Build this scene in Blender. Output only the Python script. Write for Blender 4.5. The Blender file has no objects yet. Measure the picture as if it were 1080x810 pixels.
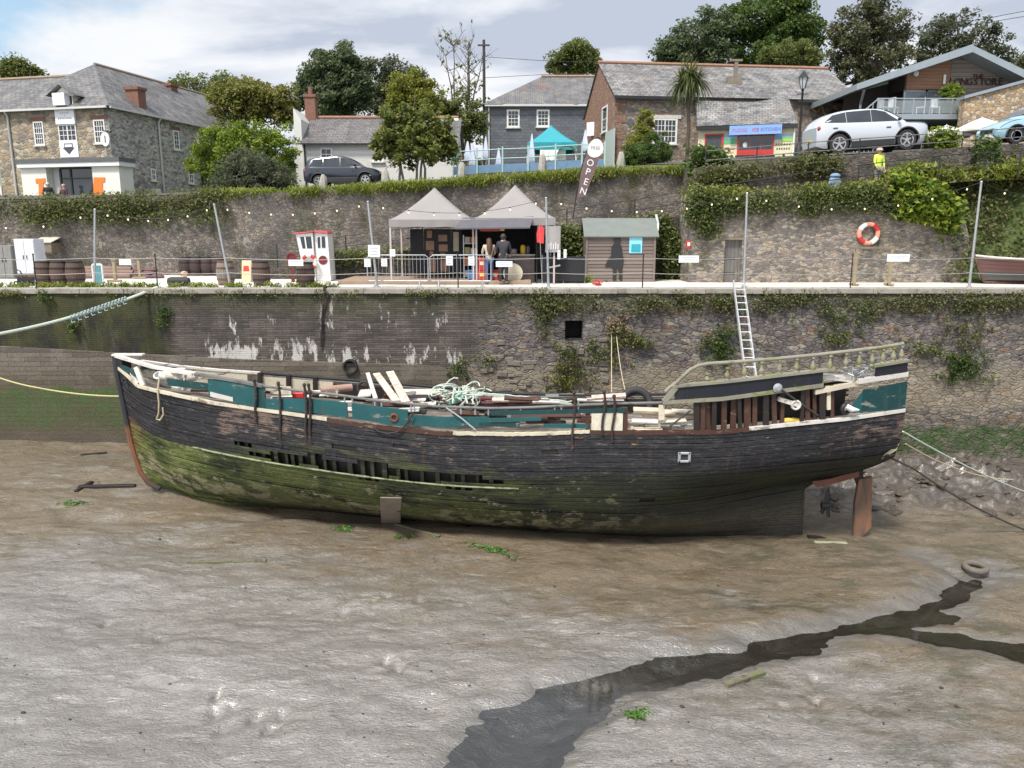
import bpy, bmesh, math, random
import numpy as np
from mathutils import Vector, Matrix
random.seed(7); RNG = np.random.default_rng(11)
SC = bpy.context.scene
COL = SC.collection
R = math.radians; PI = math.pi
F = 816.0; PITCH = math.atan(160/816); CZ = 1.85
cp, sp = math.cos(PITCH), math.sin(PITCH)

# ---------- where a sight line meets a real depth or height
def ray(px, py):
    x = (px-540)/F; y = (405-py)/F
    return Vector((x, cp+sp*y, -sp+cp*y))
def at(px, py, Y):
    d = ray(px, py); t = Y/d.y
    return Vector((d.x*t, Y, CZ+d.z*t))
def atz(px, py, z):
    d = ray(px, py); t = (z-CZ)/d.z
    return Vector((d.x*t, d.y*t, z))
def zat(py, Y): return at(540, py, Y).z
def xat(px, Y, z=0): return (px-540)/F*(Y*cp-(z-CZ)*sp)
def proj(P):
    D = P[1]*cp-(P[2]-CZ)*sp; U = P[1]*sp+(P[2]-CZ)*cp
    return 540+F*P[0]/D, 405-F*U/D
def itp(tab, x):
    if x <= tab[0][0]: return tab[0][1]
    for (a, b), (c, d) in zip(tab, tab[1:]):
        if x <= c: return b+(d-b)*(x-a)/(c-a)
    return tab[-1][1]
def sitp(tab, x):
    xs = [t[0] for t in tab]; ys = [t[1] for t in tab]
    if x <= xs[0]: return ys[0]
    if x >= xs[-1]: return ys[-1]
    n = len(xs)
    m = []
    for i in range(n):
        a, b = max(i-1, 0), min(i+1, n-1)
        m.append((ys[b]-ys[a])/(xs[b]-xs[a]))
    for i in range(n-1):
        if x <= xs[i+1]:
            h = xs[i+1]-xs[i]; t = (x-xs[i])/h
            return ((2*t**3-3*t*t+1)*ys[i]+(t**3-2*t*t+t)*h*m[i]+(-2*t**3+3*t*t)*ys[i+1]+(t**3-t*t)*h*m[i+1])
def sst(a, b, x):
    t = min(1, max(0, (x-a)/(b-a))); return t*t*(3-2*t)

# ---------- numpy value noise
def vnoise(x, y, seed=0):
    xi = np.floor(x).astype(np.int64); yi = np.floor(y).astype(np.int64)
    fx = x-xi; fy = y-yi
    fx = fx*fx*(3-2*fx); fy = fy*fy*(3-2*fy)
    def h(a, b):
        n = (a*374761393+b*668265263+seed*1442695041) & 0xffffffff
        n = ((n ^ (n >> 13))*1274126177) & 0xffffffff
        return ((n ^ (n >> 16)) & 0xffff)/65535.0
    return (h(xi, yi)*(1-fx)+h(xi+1, yi)*fx)*(1-fy)+(h(xi, yi+1)*(1-fx)+h(xi+1, yi+1)*fx)*fy
def fbm(x, y, o=4, seed=0):
    s = 0; a = .5
    for k in range(o):
        s = s+a*vnoise(x, y, seed+k*17); x = x*2.03+5.1; y = y*2.03+1.7; a *= .5
    return s

# ---------- tagging
def tag(o, label=None, cat=None, group=None, kind=None):
    if label: o['label'] = label
    if cat: o['category'] = cat
    if group: o['group'] = group
    if kind: o['kind'] = kind
    return o
def thing(name, label, cat, loc=(0, 0, 0), rz=0, group=None):
    o = bpy.data.objects.new(name, None); COL.objects.link(o)
    o.empty_display_size = .2
    o.location = loc; o.rotation_euler = (0, 0, rz)
    return tag(o, label, cat, group)
def wloc(o):
    v = Vector((0, 0, 0))
    while o: v = v+o.location; o = o.parent
    return v
def kids(o): return [c for c in bpy.data.objects if c.parent == o]
def copy_tree(o, parent=None):
    c = o.copy(); COL.objects.link(c)
    if parent: c.parent = parent
    for k in kids(o): copy_tree(k, c)
    return c
def dup(o, loc, rz=0, label=None, scale=None):
    c = copy_tree(o); c.location = loc; c.rotation_euler = (0, 0, rz)
    if label: c['label'] = label
    if scale: c.scale = scale
    return c

# ---------- mesh builder
def frame(d):
    d = Vector(d).normalized()
    a = Vector((0, 0, 1)) if abs(d.z) < .95 else Vector((1, 0, 0))
    x = d.cross(a).normalized(); return x, x.cross(d).normalized()
class MB:
    def __init__(s): s.v = []; s.f = []; s.m = []; s.uv = []
    def add(s, vs, fs, mi=0, uv=None):
        b = len(s.v); s.v += [tuple(p) for p in vs]
        s.f += [tuple(i+b for i in f) for f in fs]; s.m += [mi]*len(fs)
        s.uv += list(uv) if uv else [(0, 0)]*len(vs)
        return s
    def box(s, c, size, rz=0, mi=0, M=None):
        x, y, z = size[0]/2, size[1]/2, size[2]/2
        vs = [Vector((i*x, j*y, k*z)) for k in (-1, 1) for j in (-1, 1) for i in (-1, 1)]
        M = M or Matrix.Rotation(rz, 3, 'Z')
        vs = [M @ p+Vector(c) for p in vs]
        return s.add(vs, [(0, 2, 3, 1), (4, 5, 7, 6), (0, 1, 5, 4), (1, 3, 7, 5), (3, 2, 6, 7), (2, 0, 4, 6)], mi)
    def span(s, a, b, mi=0):
        return s.box([(p+q)/2 for p, q in zip(a, b)], [abs(q-p) for p, q in zip(a, b)], 0, mi)
    def bar(s, a, b, w, h=None, mi=0, up=None):
        a, b = Vector(a), Vector(b); d = b-a; h = h or w
        if up is not None:
            dn = d.normalized(); x = dn.cross(Vector(up)).normalized(); y = x.cross(dn)
        else: x, y = frame(d)
        vs = [p+x*i*w/2+y*j*h/2 for p in (a, b) for j in (-1, 1) for i in (-1, 1)]
        return s.add(vs, [(0, 2, 3, 1), (4, 5, 7, 6), (0, 1, 5, 4), (1, 3, 7, 5), (3, 2, 6, 7), (2, 0, 4, 6)], mi)
    def quad(s, a, b, c, d, mi=0): return s.add([a, b, c, d], [(0, 1, 2, 3)], mi)
    def prism(s, poly, ext, mi=0):
        n = len(poly); e = Vector(ext)
        vs = [Vector(p) for p in poly]+[Vector(p)+e for p in poly]
        fs = [tuple(range(n-1, -1, -1)), tuple(range(n, 2*n))]+[(i, (i+1) % n, n+(i+1) % n, n+i) for i in range(n)]
        return s.add(vs, fs, mi)
    def tube(s, pts, r, n=8, mi=0, closed=False):
        pts = [Vector(p) for p in pts]; N = len(pts)
        rs = r if isinstance(r, (list, tuple)) else [r]*N
        vs = []; X = None
        for i, p in enumerate(pts):
            if closed: d = pts[(i+1) % N]-pts[i-1]
            else: d = pts[min(i+1, N-1)]-pts[max(i-1, 0)]
            if d.length < 1e-9: d = Vector((0, 0, 1))
            d.normalize()
            if X is None: X, Y_ = frame(d)
            else:
                X = X-d*X.dot(d)
                if X.length < 1e-6: X, Y_ = frame(d)
                X.normalize()
            Yv = d.cross(X)
            vs += [p+X*math.cos(2*PI*k/n)*rs[i]+Yv*math.sin(2*PI*k/n)*rs[i] for k in range(n)]
        fs = []
        for i in range(N if closed else N-1):
            j = (i+1) % N
            fs += [(i*n+k, i*n+(k+1) % n, j*n+(k+1) % n, j*n+k) for k in range(n)]
        if not closed: fs += [tuple(range(n-1, -1, -1)), tuple((N-1)*n+k for k in range(n))]
        return s.add(vs, fs, mi)
    def lathe(s, prof, c=(0, 0, 0), n=20, M=None, mi=0):
        M = M or Matrix.Identity(3); c = Vector(c); vs = []
        for r, z in prof:
            vs += [M @ Vector((r*math.cos(2*PI*k/n), r*math.sin(2*PI*k/n), z))+c for k in range(n)]
        N = len(prof); fs = []
        for i in range(N-1):
            fs += [(i*n+k, i*n+(k+1) % n, (i+1)*n+(k+1) % n, (i+1)*n+k) for k in range(n)]
        if prof[0][0] > 1e-6: fs.append(tuple(range(n-1, -1, -1)))
        if prof[-1][0] > 1e-6: fs.append(tuple((N-1)*n+k for k in range(n)))
        return s.add(vs, fs, mi)
    def torus(s, c, Rr, r, M=None, n=28, k=10, mi=0):
        M = M or Matrix.Identity(3); c = Vector(c)
        return s.tube([M @ Vector((Rr*math.cos(2*PI*i/n), Rr*math.sin(2*PI*i/n), 0))+c for i in range(n)], r, k, mi, True)
    def ball(s, c, r, n=12, mi=0, sq=(1, 1, 1)):
        k = n//2
        return s.lathe([(max(r*math.sin(PI*i/k), 1e-4 if i in (0, k) else 0)*1, -r*math.cos(PI*i/k)) for i in range(k+1)], c, n,
                       Matrix.Diagonal(sq), mi)
    def grid(s, fn, nu, nv, mi=0, uvf=None, keep=None):
        vs = []; uv = []
        for j in range(nv+1):
            for i in range(nu+1):
                u, v = i/nu, j/nv
                vs.append(fn(u, v)); uv.append(uvf(u, v) if uvf else (u, v))
        fs = [(j*(nu+1)+i, j*(nu+1)+i+1, (j+1)*(nu+1)+i+1, (j+1)*(nu+1)+i) for j in range(nv) for i in range(nu)
              if keep is None or keep((i+.5)/nu, (j+.5)/nv)]
        return s.add(vs, fs, mi, uv)
    def build(s, name, mats, parent=None, smooth=False, world=False, bevel=0, uv=False):
        me = bpy.data.meshes.new(name)
        vs = s.v
        if world and parent:
            L = wloc(parent); vs = [(p[0]-L.x, p[1]-L.y, p[2]-L.z) for p in vs]
        me.from_pydata(vs, [], s.f)
        mats = mats if isinstance(mats, (list, tuple)) else [mats]
        for m in mats: me.materials.append(m)
        if len(mats) > 1: me.polygons.foreach_set('material_index', s.m)
        if uv:
            l = me.uv_layers.new(name='UVMap')
            idx = np.empty(len(me.loops), np.int32); me.loops.foreach_get('vertex_index', idx)
            l.data.foreach_set('uv', np.asarray(s.uv, np.float32)[idx].ravel())
        if bevel:
            bm = bmesh.new(); bm.from_mesh(me)
            bmesh.ops.bevel(bm, geom=bm.edges[:], offset=bevel, segments=1, affect='EDGES', clamp_overlap=True)
            bm.to_mesh(me); bm.free()
        if smooth:
            me.polygons.foreach_set('use_smooth', [True]*len(me.polygons))
            try: me.set_sharp_from_angle(angle=R(40))
            except Exception: pass
        me.update()
        o = bpy.data.objects.new(name, me); COL.objects.link(o)
        if parent: o.parent = parent
        return o

def text_mesh(name, s, size, c, m, parent=None, rz=0, ext=.006, world=False, sx=1, M=None):
    cu = bpy.data.curves.new(name, 'FONT'); cu.body = s; cu.size = size; cu.extrude = ext
    cu.align_x = 'CENTER'; cu.align_y = 'CENTER'; cu.resolution_u = 2
    t = bpy.data.objects.new('tmp', cu); COL.objects.link(t)
    me = bpy.data.meshes.new_from_object(t.evaluated_get(bpy.context.evaluated_depsgraph_get()))
    bpy.data.objects.remove(t); bpy.data.curves.remove(cu)
    c = Vector(c)
    if world and parent: c = c-wloc(parent)
    Mx = M.to_4x4() if M else Matrix.Rotation(rz, 4, 'Z') @ Matrix.Rotation(PI/2, 4, 'X')
    me.transform(Matrix.Translation(c) @ Mx @ Matrix.Diagonal((sx, 1, 1, 1)))
    me.materials.clear(); me.materials.append(m); me.name = name
    o = bpy.data.objects.new(name, me); COL.objects.link(o)
    if parent: o.parent = parent
    return o

# ---------- materials
class NB:
    def __init__(s, name):
        s.m = bpy.data.materials.new(name); s.m.use_nodes = True
        s.nt = s.m.node_tree; s.nt.nodes.clear()
        s.out = s.nt.nodes.new('ShaderNodeOutputMaterial')
        s.bs = s.nt.nodes.new('ShaderNodeBsdfPrincipled')
        s.nt.links.new(s.bs.outputs[0], s.out.inputs[0])
        s._pos = None
    def nd(s, t, **kw):
        n = s.nt.nodes.new(t)
        for k, v in kw.items(): setattr(n, k, v)
        return n
    def set(s, inp, v):
        if isinstance(v, bpy.types.NodeSocket): s.nt.links.new(v, inp)
        elif v is not None:
            if isinstance(v, (tuple, list)) and len(v) == 3 and inp.type == 'RGBA': v = (*v, 1)
            inp.default_value = v
    def pos(s):
        if s._pos is None: s._pos = s.nd('ShaderNodeNewGeometry').outputs['Position']
        return s._pos
    def obj(s): return s.nd('ShaderNodeTexCoord').outputs['Object']
    def uvc(s): return s.nd('ShaderNodeTexCoord').outputs['UV']
    def island(s): return s.nd('ShaderNodeNewGeometry').outputs['Random Per Island']
    def sep(s, v):
        n = s.nd('ShaderNodeSeparateXYZ'); s.set(n.inputs[0], v); return n.outputs
    def comb(s, x, y, z=0):
        n = s.nd('ShaderNodeCombineXYZ')
        for i, q in enumerate((x, y, z)): s.set(n.inputs[i], q)
        return n.outputs[0]
    def vmap(s, v, sc=(1, 1, 1), loc=(0, 0, 0), rot=(0, 0, 0)):
        n = s.nd('ShaderNodeMapping'); s.set(n.inputs[0], v)
        n.inputs['Scale'].default_value = sc; n.inputs['Location'].default_value = loc; n.inputs['Rotation'].default_value = rot
        return n.outputs[0]
    def vadd(s, a, b, op='ADD'):
        n = s.nd('ShaderNodeVectorMath', operation=op); s.set(n.inputs[0], a); s.set(n.inputs[1], b); return n.outputs[0]
    def noise(s, v, scale, detail=5, rough=.6, dist=0, col=False):
        n = s.nd('ShaderNodeTexNoise'); s.set(n.inputs['Vector'], v)
        n.inputs['Scale'].default_value = scale; n.inputs['Detail'].default_value = detail
        n.inputs['Roughness'].default_value = rough; n.inputs['Distortion'].default_value = dist
        return n.outputs[1 if col else 0]
    def vor(s, v, scale, feat='F1', rnd=1):
        n = s.nd('ShaderNodeTexVoronoi', feature=feat); s.set(n.inputs['Vector'], v)
        n.inputs['Scale'].default_value = scale; n.inputs['Randomness'].default_value = rnd
        return n.outputs
    def brick(s, v, scale, bw, rh, mortar=.02, off=.5, smooth=.1):
        n = s.nd('ShaderNodeTexBrick'); n.offset = off; s.set(n.inputs['Vector'], v)
        n.inputs['Color1'].default_value = (0, 0, 0, 1); n.inputs['Color2'].default_value = (1, 1, 1, 1); n.inputs['Mortar'].default_value = (.5, .5, .5, 1)
        n.inputs['Scale'].default_value = scale; n.inputs['Mortar Size'].default_value = mortar
        n.inputs['Mortar Smooth'].default_value = smooth
        n.inputs['Brick Width'].default_value = bw; n.inputs['Row Height'].default_value = rh
        return n.outputs
    def ramp(s, f, stops, const=False):
        n = s.nd('ShaderNodeValToRGB'); s.set(n.inputs[0], f); e = n.color_ramp.elements
        if const: n.color_ramp.interpolation = 'CONSTANT'
        while len(e) < len(stops): e.new(.5)
        for q, (p, c) in zip(e, stops):
            q.position = p; q.color = (*c, 1) if isinstance(c, (tuple, list)) else (c, c, c, 1)
        return n.outputs[0]
    def mix(s, f, a, b, mode='MIX'):
        n = s.nd('ShaderNodeMix', data_type='RGBA', blend_type=mode)
        s.set(n.inputs[0], f); s.set(n.inputs[6], a); s.set(n.inputs[7], b); return n.outputs[2]
    def ma(s, op, a, b=None, clamp=False):
        n = s.nd('ShaderNodeMath', operation=op); n.use_clamp = clamp
        s.set(n.inputs[0], a); s.set(n.inputs[1], b); return n.outputs[0]
    def mr(s, v, a, b, c=0, d=1):
        n = s.nd('ShaderNodeMapRange'); s.set(n.inputs[0], v)
        for i, q in enumerate((a, b, c, d)): n.inputs[i+1].default_value = q
        return n.outputs[0]
    def bump(s, h, st=.5, dist=.02, nrm=None):
        n = s.nd('ShaderNodeBump'); n.inputs['Strength'].default_value = st; n.inputs['Distance'].default_value = dist
        s.set(n.inputs['Height'], h); s.set(n.inputs['Normal'], nrm); return n.outputs[0]
    def fin(s, col, rough=.7, bump=None, metal=0, spec=None, alpha=None, trans=None):
        s.set(s.bs.inputs['Base Color'], col); s.set(s.bs.inputs['Roughness'], rough); s.set(s.bs.inputs['Metallic'], metal)
        if bump is not None: s.set(s.bs.inputs['Normal'], bump)
        if spec is not None: s.set(s.bs.inputs['Specular IOR Level'], spec)
        if alpha is not None: s.set(s.bs.inputs['Alpha'], alpha)
        return s.m
def sc3(c, k): return tuple(min(1, q*k) for q in c)
def plain(name, c, rough=.6, var=.25, scale=6, bump=.15, metal=0, spec=None, st=(1, 1, 1), dirt=None):
    """one paint, cloth, metal or timber with uneven tone and a little relief"""
    b = NB(name); v = b.vmap(b.obj(), st)
    n = b.noise(v, scale, 6, .65); n2 = b.noise(v, scale*7, 3, .6)
    k = b.mix(.35, n, n2)
    col = b.ramp(k, [(.3, sc3(c, 1-var)), (.5, c), (.7, sc3(c, 1+var*.7))])
    if dirt: col = b.mix(b.ramp(b.noise(v, scale*.6, 6, .7), [(.5, 0), (.7, .8)]), col, dirt)
    return b.fin(col, rough, b.bump(k, bump, .01), metal, spec)
def rubble(name, cols, s=3.0, mortar=(.3, .28, .25), str_z=1.6, moss=None, bst=.7, mo=.05, dark=None, lime=None, wob=.25, mc=.8):
    """random rubble masonry: a tone for every stone, recessed joints"""
    b = NB(name); p = b.pos()
    d = b.vadd(b.noise(p, 1.8, 4, .6, col=True), (.5, .5, .5), 'SUBTRACT')
    n = b.nd('ShaderNodeVectorMath', operation='SCALE'); b.set(n.inputs[0], d); n.inputs[3].default_value = wob
    v = b.vmap(b.vadd(b.vadd(p, n.outputs[0]), b.vmap(b.noise(p, 9, 3, .6, col=True), (.05, .05, .05))), (1, 1, str_z))
    f1 = b.vor(v, s); ed = b.vor(v, s, 'DISTANCE_TO_EDGE')[0]
    r = b.sep(f1['Color'])[0]
    k = len(cols); stone = b.ramp(r, [((i+.02)/k, c) for i, c in enumerate(cols)], True)
    fine = b.noise(p, 22, 5, .7)
    stone = b.mix(.7, stone, b.ramp(b.mix(.25, fine, b.noise(p, 6, 6, .7)), [(.33, .2), (.67, .82)]), 'OVERLAY')
    jm = b.ma('ADD', b.ma('MULTIPLY', b.ramp(b.ma('ADD', ed, b.ma('MULTIPLY', b.ma('SUBTRACT', fine, .5), .06)), [(mo*.2, 0), (mo*1.3, 1)]), mc), 1-mc)
    col = b.mix(jm, b.mix(b.noise(p, 4), sc3(mortar, .6), sc3(mortar, 1.25)), stone)
    big = b.noise(p, .45, 6, .65)
    if dark: col = b.mix(b.ramp(big, [(.42, 0), (.62, .75)]), col, dark)
    if moss: col = b.mix(b.ramp(b.noise(b.vmap(p, (1, 1, .7), (3, 1, 8)), .9, 7, .7), [(.5, 0), (.66, .8)]), col, moss)
    if lime: col = b.mix(b.ramp(b.noise(b.vmap(p, (1, 1, .6), (9, 1, 3)), 1.3, 8, .75), [(.6, 0), (.68, .75)]), col, lime)
    h = b.mix(.3, b.ramp(ed, [(0, 0), (.12, 1)]), fine)
    return b.fin(col, .9, b.bump(h, bst, .06), spec=.25)
def slate(name, c1, c2, lich=(.36, .34, .3), rust=None, rh=.22, s=1.0):
    b = NB(name); u = b.uvc()
    br = b.brick(u, s, .34, rh, .012, .5)
    p = b.pos(); n = b.noise(p, 1.1, 6, .7)
    col = b.mix(br['Color'], c1, c2)
    col = b.mix(b.ramp(n, [(.45, 0), (.7, .8)]), col, lich)
    if rust: col = b.mix(b.ramp(b.noise(p, .5, 5, .7), [(.52, 0), (.68, .8)]), col, rust)
    col = b.mix(.5, col, b.ramp(b.noise(p, 9, 4, .7), [(.3, .25), (.7, .75)]), 'OVERLAY')
    st = b.noise(b.vmap(u, (2.2, .12, 1)), 1.5, 5, .7)
    col = b.mix(b.ramp(st, [(.5, 0), (.72, .55)]), col, sc3(c1, .55))
    col = b.mix(br['Fac'], col, sc3(c1, .4))
    h = b.ma('ADD', b.ma('FRACT', b.ma('DIVIDE', b.sep(u)[1], rh)), b.ma('MULTIPLY', br['Fac'], -1.0))
    return b.fin(col, .62, b.bump(b.ma('MULTIPLY', h, -.6), .6, .03), spec=.4)
def leafm(name, cols, s=.9, rough=.55, tr=.45):
    b = NB(name); p = b.pos()
    k = b.mix(.5, b.noise(p, s, 4, .6), b.island())
    n = len(cols); col = b.ramp(k, [(.25+.5*i/max(1, n-1), c) for i, c in enumerate(cols)])
    b.fin(col, rough, spec=.25)
    t = b.nd('ShaderNodeBsdfTranslucent'); b.set(t.inputs[0], b.mix(.5, col, (.12, .16, .02)))
    mx = b.nd('ShaderNodeMixShader'); mx.inputs[0].default_value = tr
    b.nt.links.new(b.bs.outputs[0], mx.inputs[1]); b.nt.links.new(t.outputs[0], mx.inputs[2])
    b.nt.links.new(mx.outputs[0], b.out.inputs[0])
    return b.m
def glassm(name='window_glass', c=(.02, .025, .03), rough=.06):
    b = NB(name); n = b.noise(b.pos(), 1.3, 2)
    return b.fin(b.mix(n, sc3(c, .6), sc3(c, 2.2)), rough, spec=.7)
M = {}
def mm(k, *a, **kw):
    if k not in M: M[k] = plain(k, *a, **kw)
    return M[k]
M['glass'] = glassm()
mm('white_paint', (.72, .72, .7), .5, .12, 4); mm('white_weathered', (.6, .57, .5), .65, .3, 5, dirt=(.25, .22, .17))
mm('black_paint', (.02, .02, .022), .5, .4, 8); mm('black_iron', (.03, .03, .032), .55, .5, 12, metal=.3)
mm('galvanised', (.42, .44, .45), .45, .2, 9, metal=.6); mm('aluminium', (.72, .72, .72), .4, .15, 9, metal=.6)
mm('rust', (.16, .06, .03), .85, .5, 8); mm('old_timber', (.2, .16, .12), .85, .4, 5, .4, st=(1, 1, 1))
mm('pale_timber', (.55, .44, .33), .75, .3, 5, .3); mm('brown_timber', (.12, .065, .04), .8, .5, 6, .5)
mm('cream_board', (.62, .57, .46), .7, .25, 4, dirt=(.3, .24, .16)); mm('red_paint', (.5, .035, .03), .45, .25, 5)
mm('orange_paint', (.85, .2, .03), .5, .1, 4); mm('white_sign', (.78, .8, .82), .4, .06, 3)
mm('rope_pale', (.5, .56, .48), .85, .25, 25); mm('rope_cream', (.5, .42, .28), .9, .25, 25); mm('rope_dark', (.05, .045, .04), .9, .4, 25)
mm('rope_yellow', (.45, .42, .2), .9, .25, 25)
mm('rubber', (.025, .025, .027), .7, .4, 10); mm('grey_cloth', (.3, .28, .27), .8, .12, 3, .1); mm('dark_cloth', (.1, .095, .11), .8, .2, 3)
mm('brick', (.2, .1, .07), .9, .35, 7, .5); mm('skin', (.5, .32, .24), .6, .08, 9); mm('concrete', (.42, .39, .35), .9, .2, 3, .3)
mm('granite', (.33, .31, .27), .9, .35, 9, .6); mm('bark', (.09, .07, .055), .95, .4, 6, .8)
# =============================================================== the setting
YW = 26.0            # face of the quay wall
YR = 31.6            # low wall in front of the sloping path
YU = 34.6            # upper retaining wall
YS = 29.5            # stone store front
YQ = 31.3            # road wall
def mud_base(x, y):
    x = np.clip(x, -20, 17)
    s = np.where(y > 18, .055*(26-y), .44+.03*(18-y))
    return -5.25-.02*(x+16)-s
def mud_hit(px, py):
    P = atz(px, py, -6)
    for _ in range(12): P = atz(px, py, float(mud_base(np.array(P.x), np.array(P.y))))
    return P
CH = [((515, 830), .85), ((555, 772), .68), ((608, 735), .45), ((645, 717), .27), ((712, 700), .24), ((780, 684), .24), ((850, 668), .24),
      ((920, 656), .25), ((970, 646), .28), ((1003, 630), .28), ((1018, 612), .32), ((1000, 600), .12), ((975, 588), .02)]
CH2 = [((930, 658), .14), ((985, 668), .14), ((1030, 678), .14), ((1120, 692), .18)]
CH3 = [((1015, 612), .2), ((1040, 608), .18), ((1062, 606), .04)]
def chan(t): return [(mud_hit(*p), w) for p, w in t]
CHW = [chan(CH), chan(CH2), chan(CH3)]
def chan_d(X, Y):
    """distance to the stream's middle less its half width (negative in the water)"""
    wob = (fbm(X*1.1, Y*2.0, 5, 5)-.45)*1.15
    best = np.full(X.shape, 9.0)
    for c in CHW:
        for (a, wa), (b, wb) in zip(c, c[1:]):
            dx, dy = b.x-a.x, b.y-a.y; L = dx*dx+dy*dy
            t = np.clip(((X-a.x)*dx+(Y-a.y)*dy)/L, 0, 1)
            d = np.hypot(X-a.x-t*dx, Y-a.y-t*dy)-(wa+(wb-wa)*t)
            best = np.minimum(best, d)
    return best+wob*.55
def sheet(name, X, Y, Z, mat, kind, label=None, cat=None, keep=None, smooth=True):
    ny, nx = X.shape
    co = np.stack([X, Y, Z], -1).reshape(-1, 3)
    i = np.arange(ny*nx).reshape(ny, nx)
    q = np.stack([i[:-1, :-1], i[:-1, 1:], i[1:, 1:], i[1:, :-1]], -1)
    q = q[keep] if keep is not None else q.reshape(-1, 4)
    me = bpy.data.meshes.new(name)
    me.vertices.add(len(co)); me.vertices.foreach_set('co', co.astype(np.float32).ravel())
    me.loops.add(q.size); me.loops.foreach_set('vertex_index', q.astype(np.int32).ravel())
    me.polygons.add(len(q)); me.polygons.foreach_set('loop_start', np.arange(0, q.size, 4, dtype=np.int32))
    me.polygons.foreach_set('use_smooth', np.full(len(q), smooth))
    me.materials.append(mat); me.update(calc_edges=True)
    o = bpy.data.objects.new(name, me); COL.objects.link(o)
    return tag(o, label, cat, None, kind)

# ---- mud
def mud_mat():
    b = NB('harbour_mud'); p = b.pos(); xyz = b.sep(p)
    big = b.noise(b.vmap(p, (1, 2.2, 1), (2, 5, 0), (0, 0, .35)), .3, 6, .62)
    mid = b.noise(b.vmap(p, (1, 1.6, 1), (4, 2, 0)), 1.5, 7, .65)
    brown = b.mix(mid, (.09, .068, .042), (.19, .148, .096))
    grey = b.mix(mid, (.132, .115, .096), (.255, .234, .208))
    far = b.mr(xyz[1], 12.0, 20.5, .2, -.2)
    right = b.mr(xyz[0], -6, 8, .1, -.17)
    k = b.ma('ADD', b.ma('ADD', b.mix(.35, big, mid), far), right)
    silver = b.ramp(k, [(.42, 0), (.58, 1)]); patch = b.ramp(b.noise(b.vmap(p, (1, 2.4, 1), (11, 2, 0), (0, 0, .3)), .85, 7, .62), [(.52, 0), (.62, 1)])
    col = b.mix(silver, brown, grey)
    green = b.ramp(b.noise(p, 1.1, 8, .75), [(.63, 0), (.72, .5)])
    col = b.mix(green, col, (.05, .055, .02)); wet = b.ma('MULTIPLY', b.ramp(b.noise(b.vmap(p, (1, 2.2, 1), (3, 3, 0)), .9, 7, .7), [(.5, 0), (.62, .75)]), b.mr(b.ma('ADD', xyz[0], b.ma('MULTIPLY', xyz[1], .25)), 3.5, 9))
    col = b.mix(wet, col, (.06, .055, .03))
    wr = b.noise(b.vmap(p, (1, 2.0, 1), rot=(0, 0, .25)), 8, 6, .6, 1.2)
    grit = b.mix(.4, b.noise(p, 26, 5, .75), wr)
    col = b.mix(.6, col, b.ramp(grit, [(.36, .15), (.64, .85)]), 'OVERLAY')
    blot = b.ramp(b.noise(b.vmap(p, (1, 2, 1), (7, 1, 0)), 3.2, 8, .78), [(.63, 0), (.72, .6)])
    col = b.mix(blot, col, (.06, .052, .042))
    col = b.mix(b.ramp(b.noise(b.vmap(p, (1, 1.7, 1)), 12, 6, .8), [(.66, 0), (.74, .6)]), col, (.07, .06, .05))
    wa = b.nd('ShaderNodeAttribute', attribute_name='wet').outputs['Fac']; wm = b.ramp(b.ma('ADD', wa, b.ma('MULTIPLY', b.ma('SUBTRACT', mid, .5), 1.5)), [(.45, 0), (.9, .85)]); col = b.mix(wm, col, b.mix(mid, (.07, .064, .054), (.17, .158, .14)))
    bank = b.ma('MULTIPLY', b.mr(xyz[0], 8.2, 9.2), b.mr(xyz[1], 20.8, 22.2))
    col = b.mix(bank, col, b.mix(mid, (.035, .028, .022), (.13, .105, .085)))
    rough = b.ma('ADD', b.mix(silver, (.5,)*3, (.2,)*3), b.ma('MULTIPLY', b.noise(p, 4, 5, .7), .2))
    fine = b.noise(b.vmap(p, (1, 1.6, 1)), 20, 5, .65)
    h = b.ma('MULTIPLY', b.ma('ADD', wr, b.ma('MULTIPLY', fine, .3)), b.mix(patch, (1,)*3, (.3,)*3)); rough = b.mix(b.ma('MULTIPLY', patch, .8), rough, (.14,)*3)
    b.fin(col, rough, b.bump(h, .8, .055), spec=.6)
    b.set(b.bs.inputs['Coat Weight'], b.mix(silver, (.35,)*3, (1,)*3)); b.bs.inputs['Coat Roughness'].default_value = .16; b.bs.inputs['Coat IOR'].default_value = 1.75
    b.set(b.bs.inputs['Coat Normal'], b.bump(h, .6, .03)); return b.m
M['mud'] = mud_mat()
xs = np.concatenate([np.linspace(-60, -17.2, 40), np.linspace(-17, 17, 640), np.linspace(17.2, 60, 40)])
ys = np.concatenate([np.linspace(-12, 9.2, 30), np.linspace(9.3, 26.05, 330)])
X, Y = np.meshgrid(xs, ys)
D = chan_d(X, Y)
PITS = []; rq = random.Random(2)
for px, py, n, sx, sy in ((228, 748, 9, 12, 16), (275, 758, 10, 24, 10), (390, 640, 8, 30, 14), (420, 700, 7, 26, 8), (690, 650, 7, 40, 12), (120, 660, 6, 50, 26), (500, 630, 7, 40, 14), (880, 740, 8, 60, 20)):
    for i in range(n): P = mud_hit(px+rq.gauss(0, sx*.6), py+rq.gauss(0, sy*.6)); PITS.append((P.x, P.y, rq.uniform(.05, .12), rq.uniform(.07, .16), rq.uniform(.03, .075)))
for i in range(26): P = mud_hit(70+14*i, 545+1.6*math.sin(i)); PITS.append((P.x, P.y, .45, .28, .05))
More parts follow.
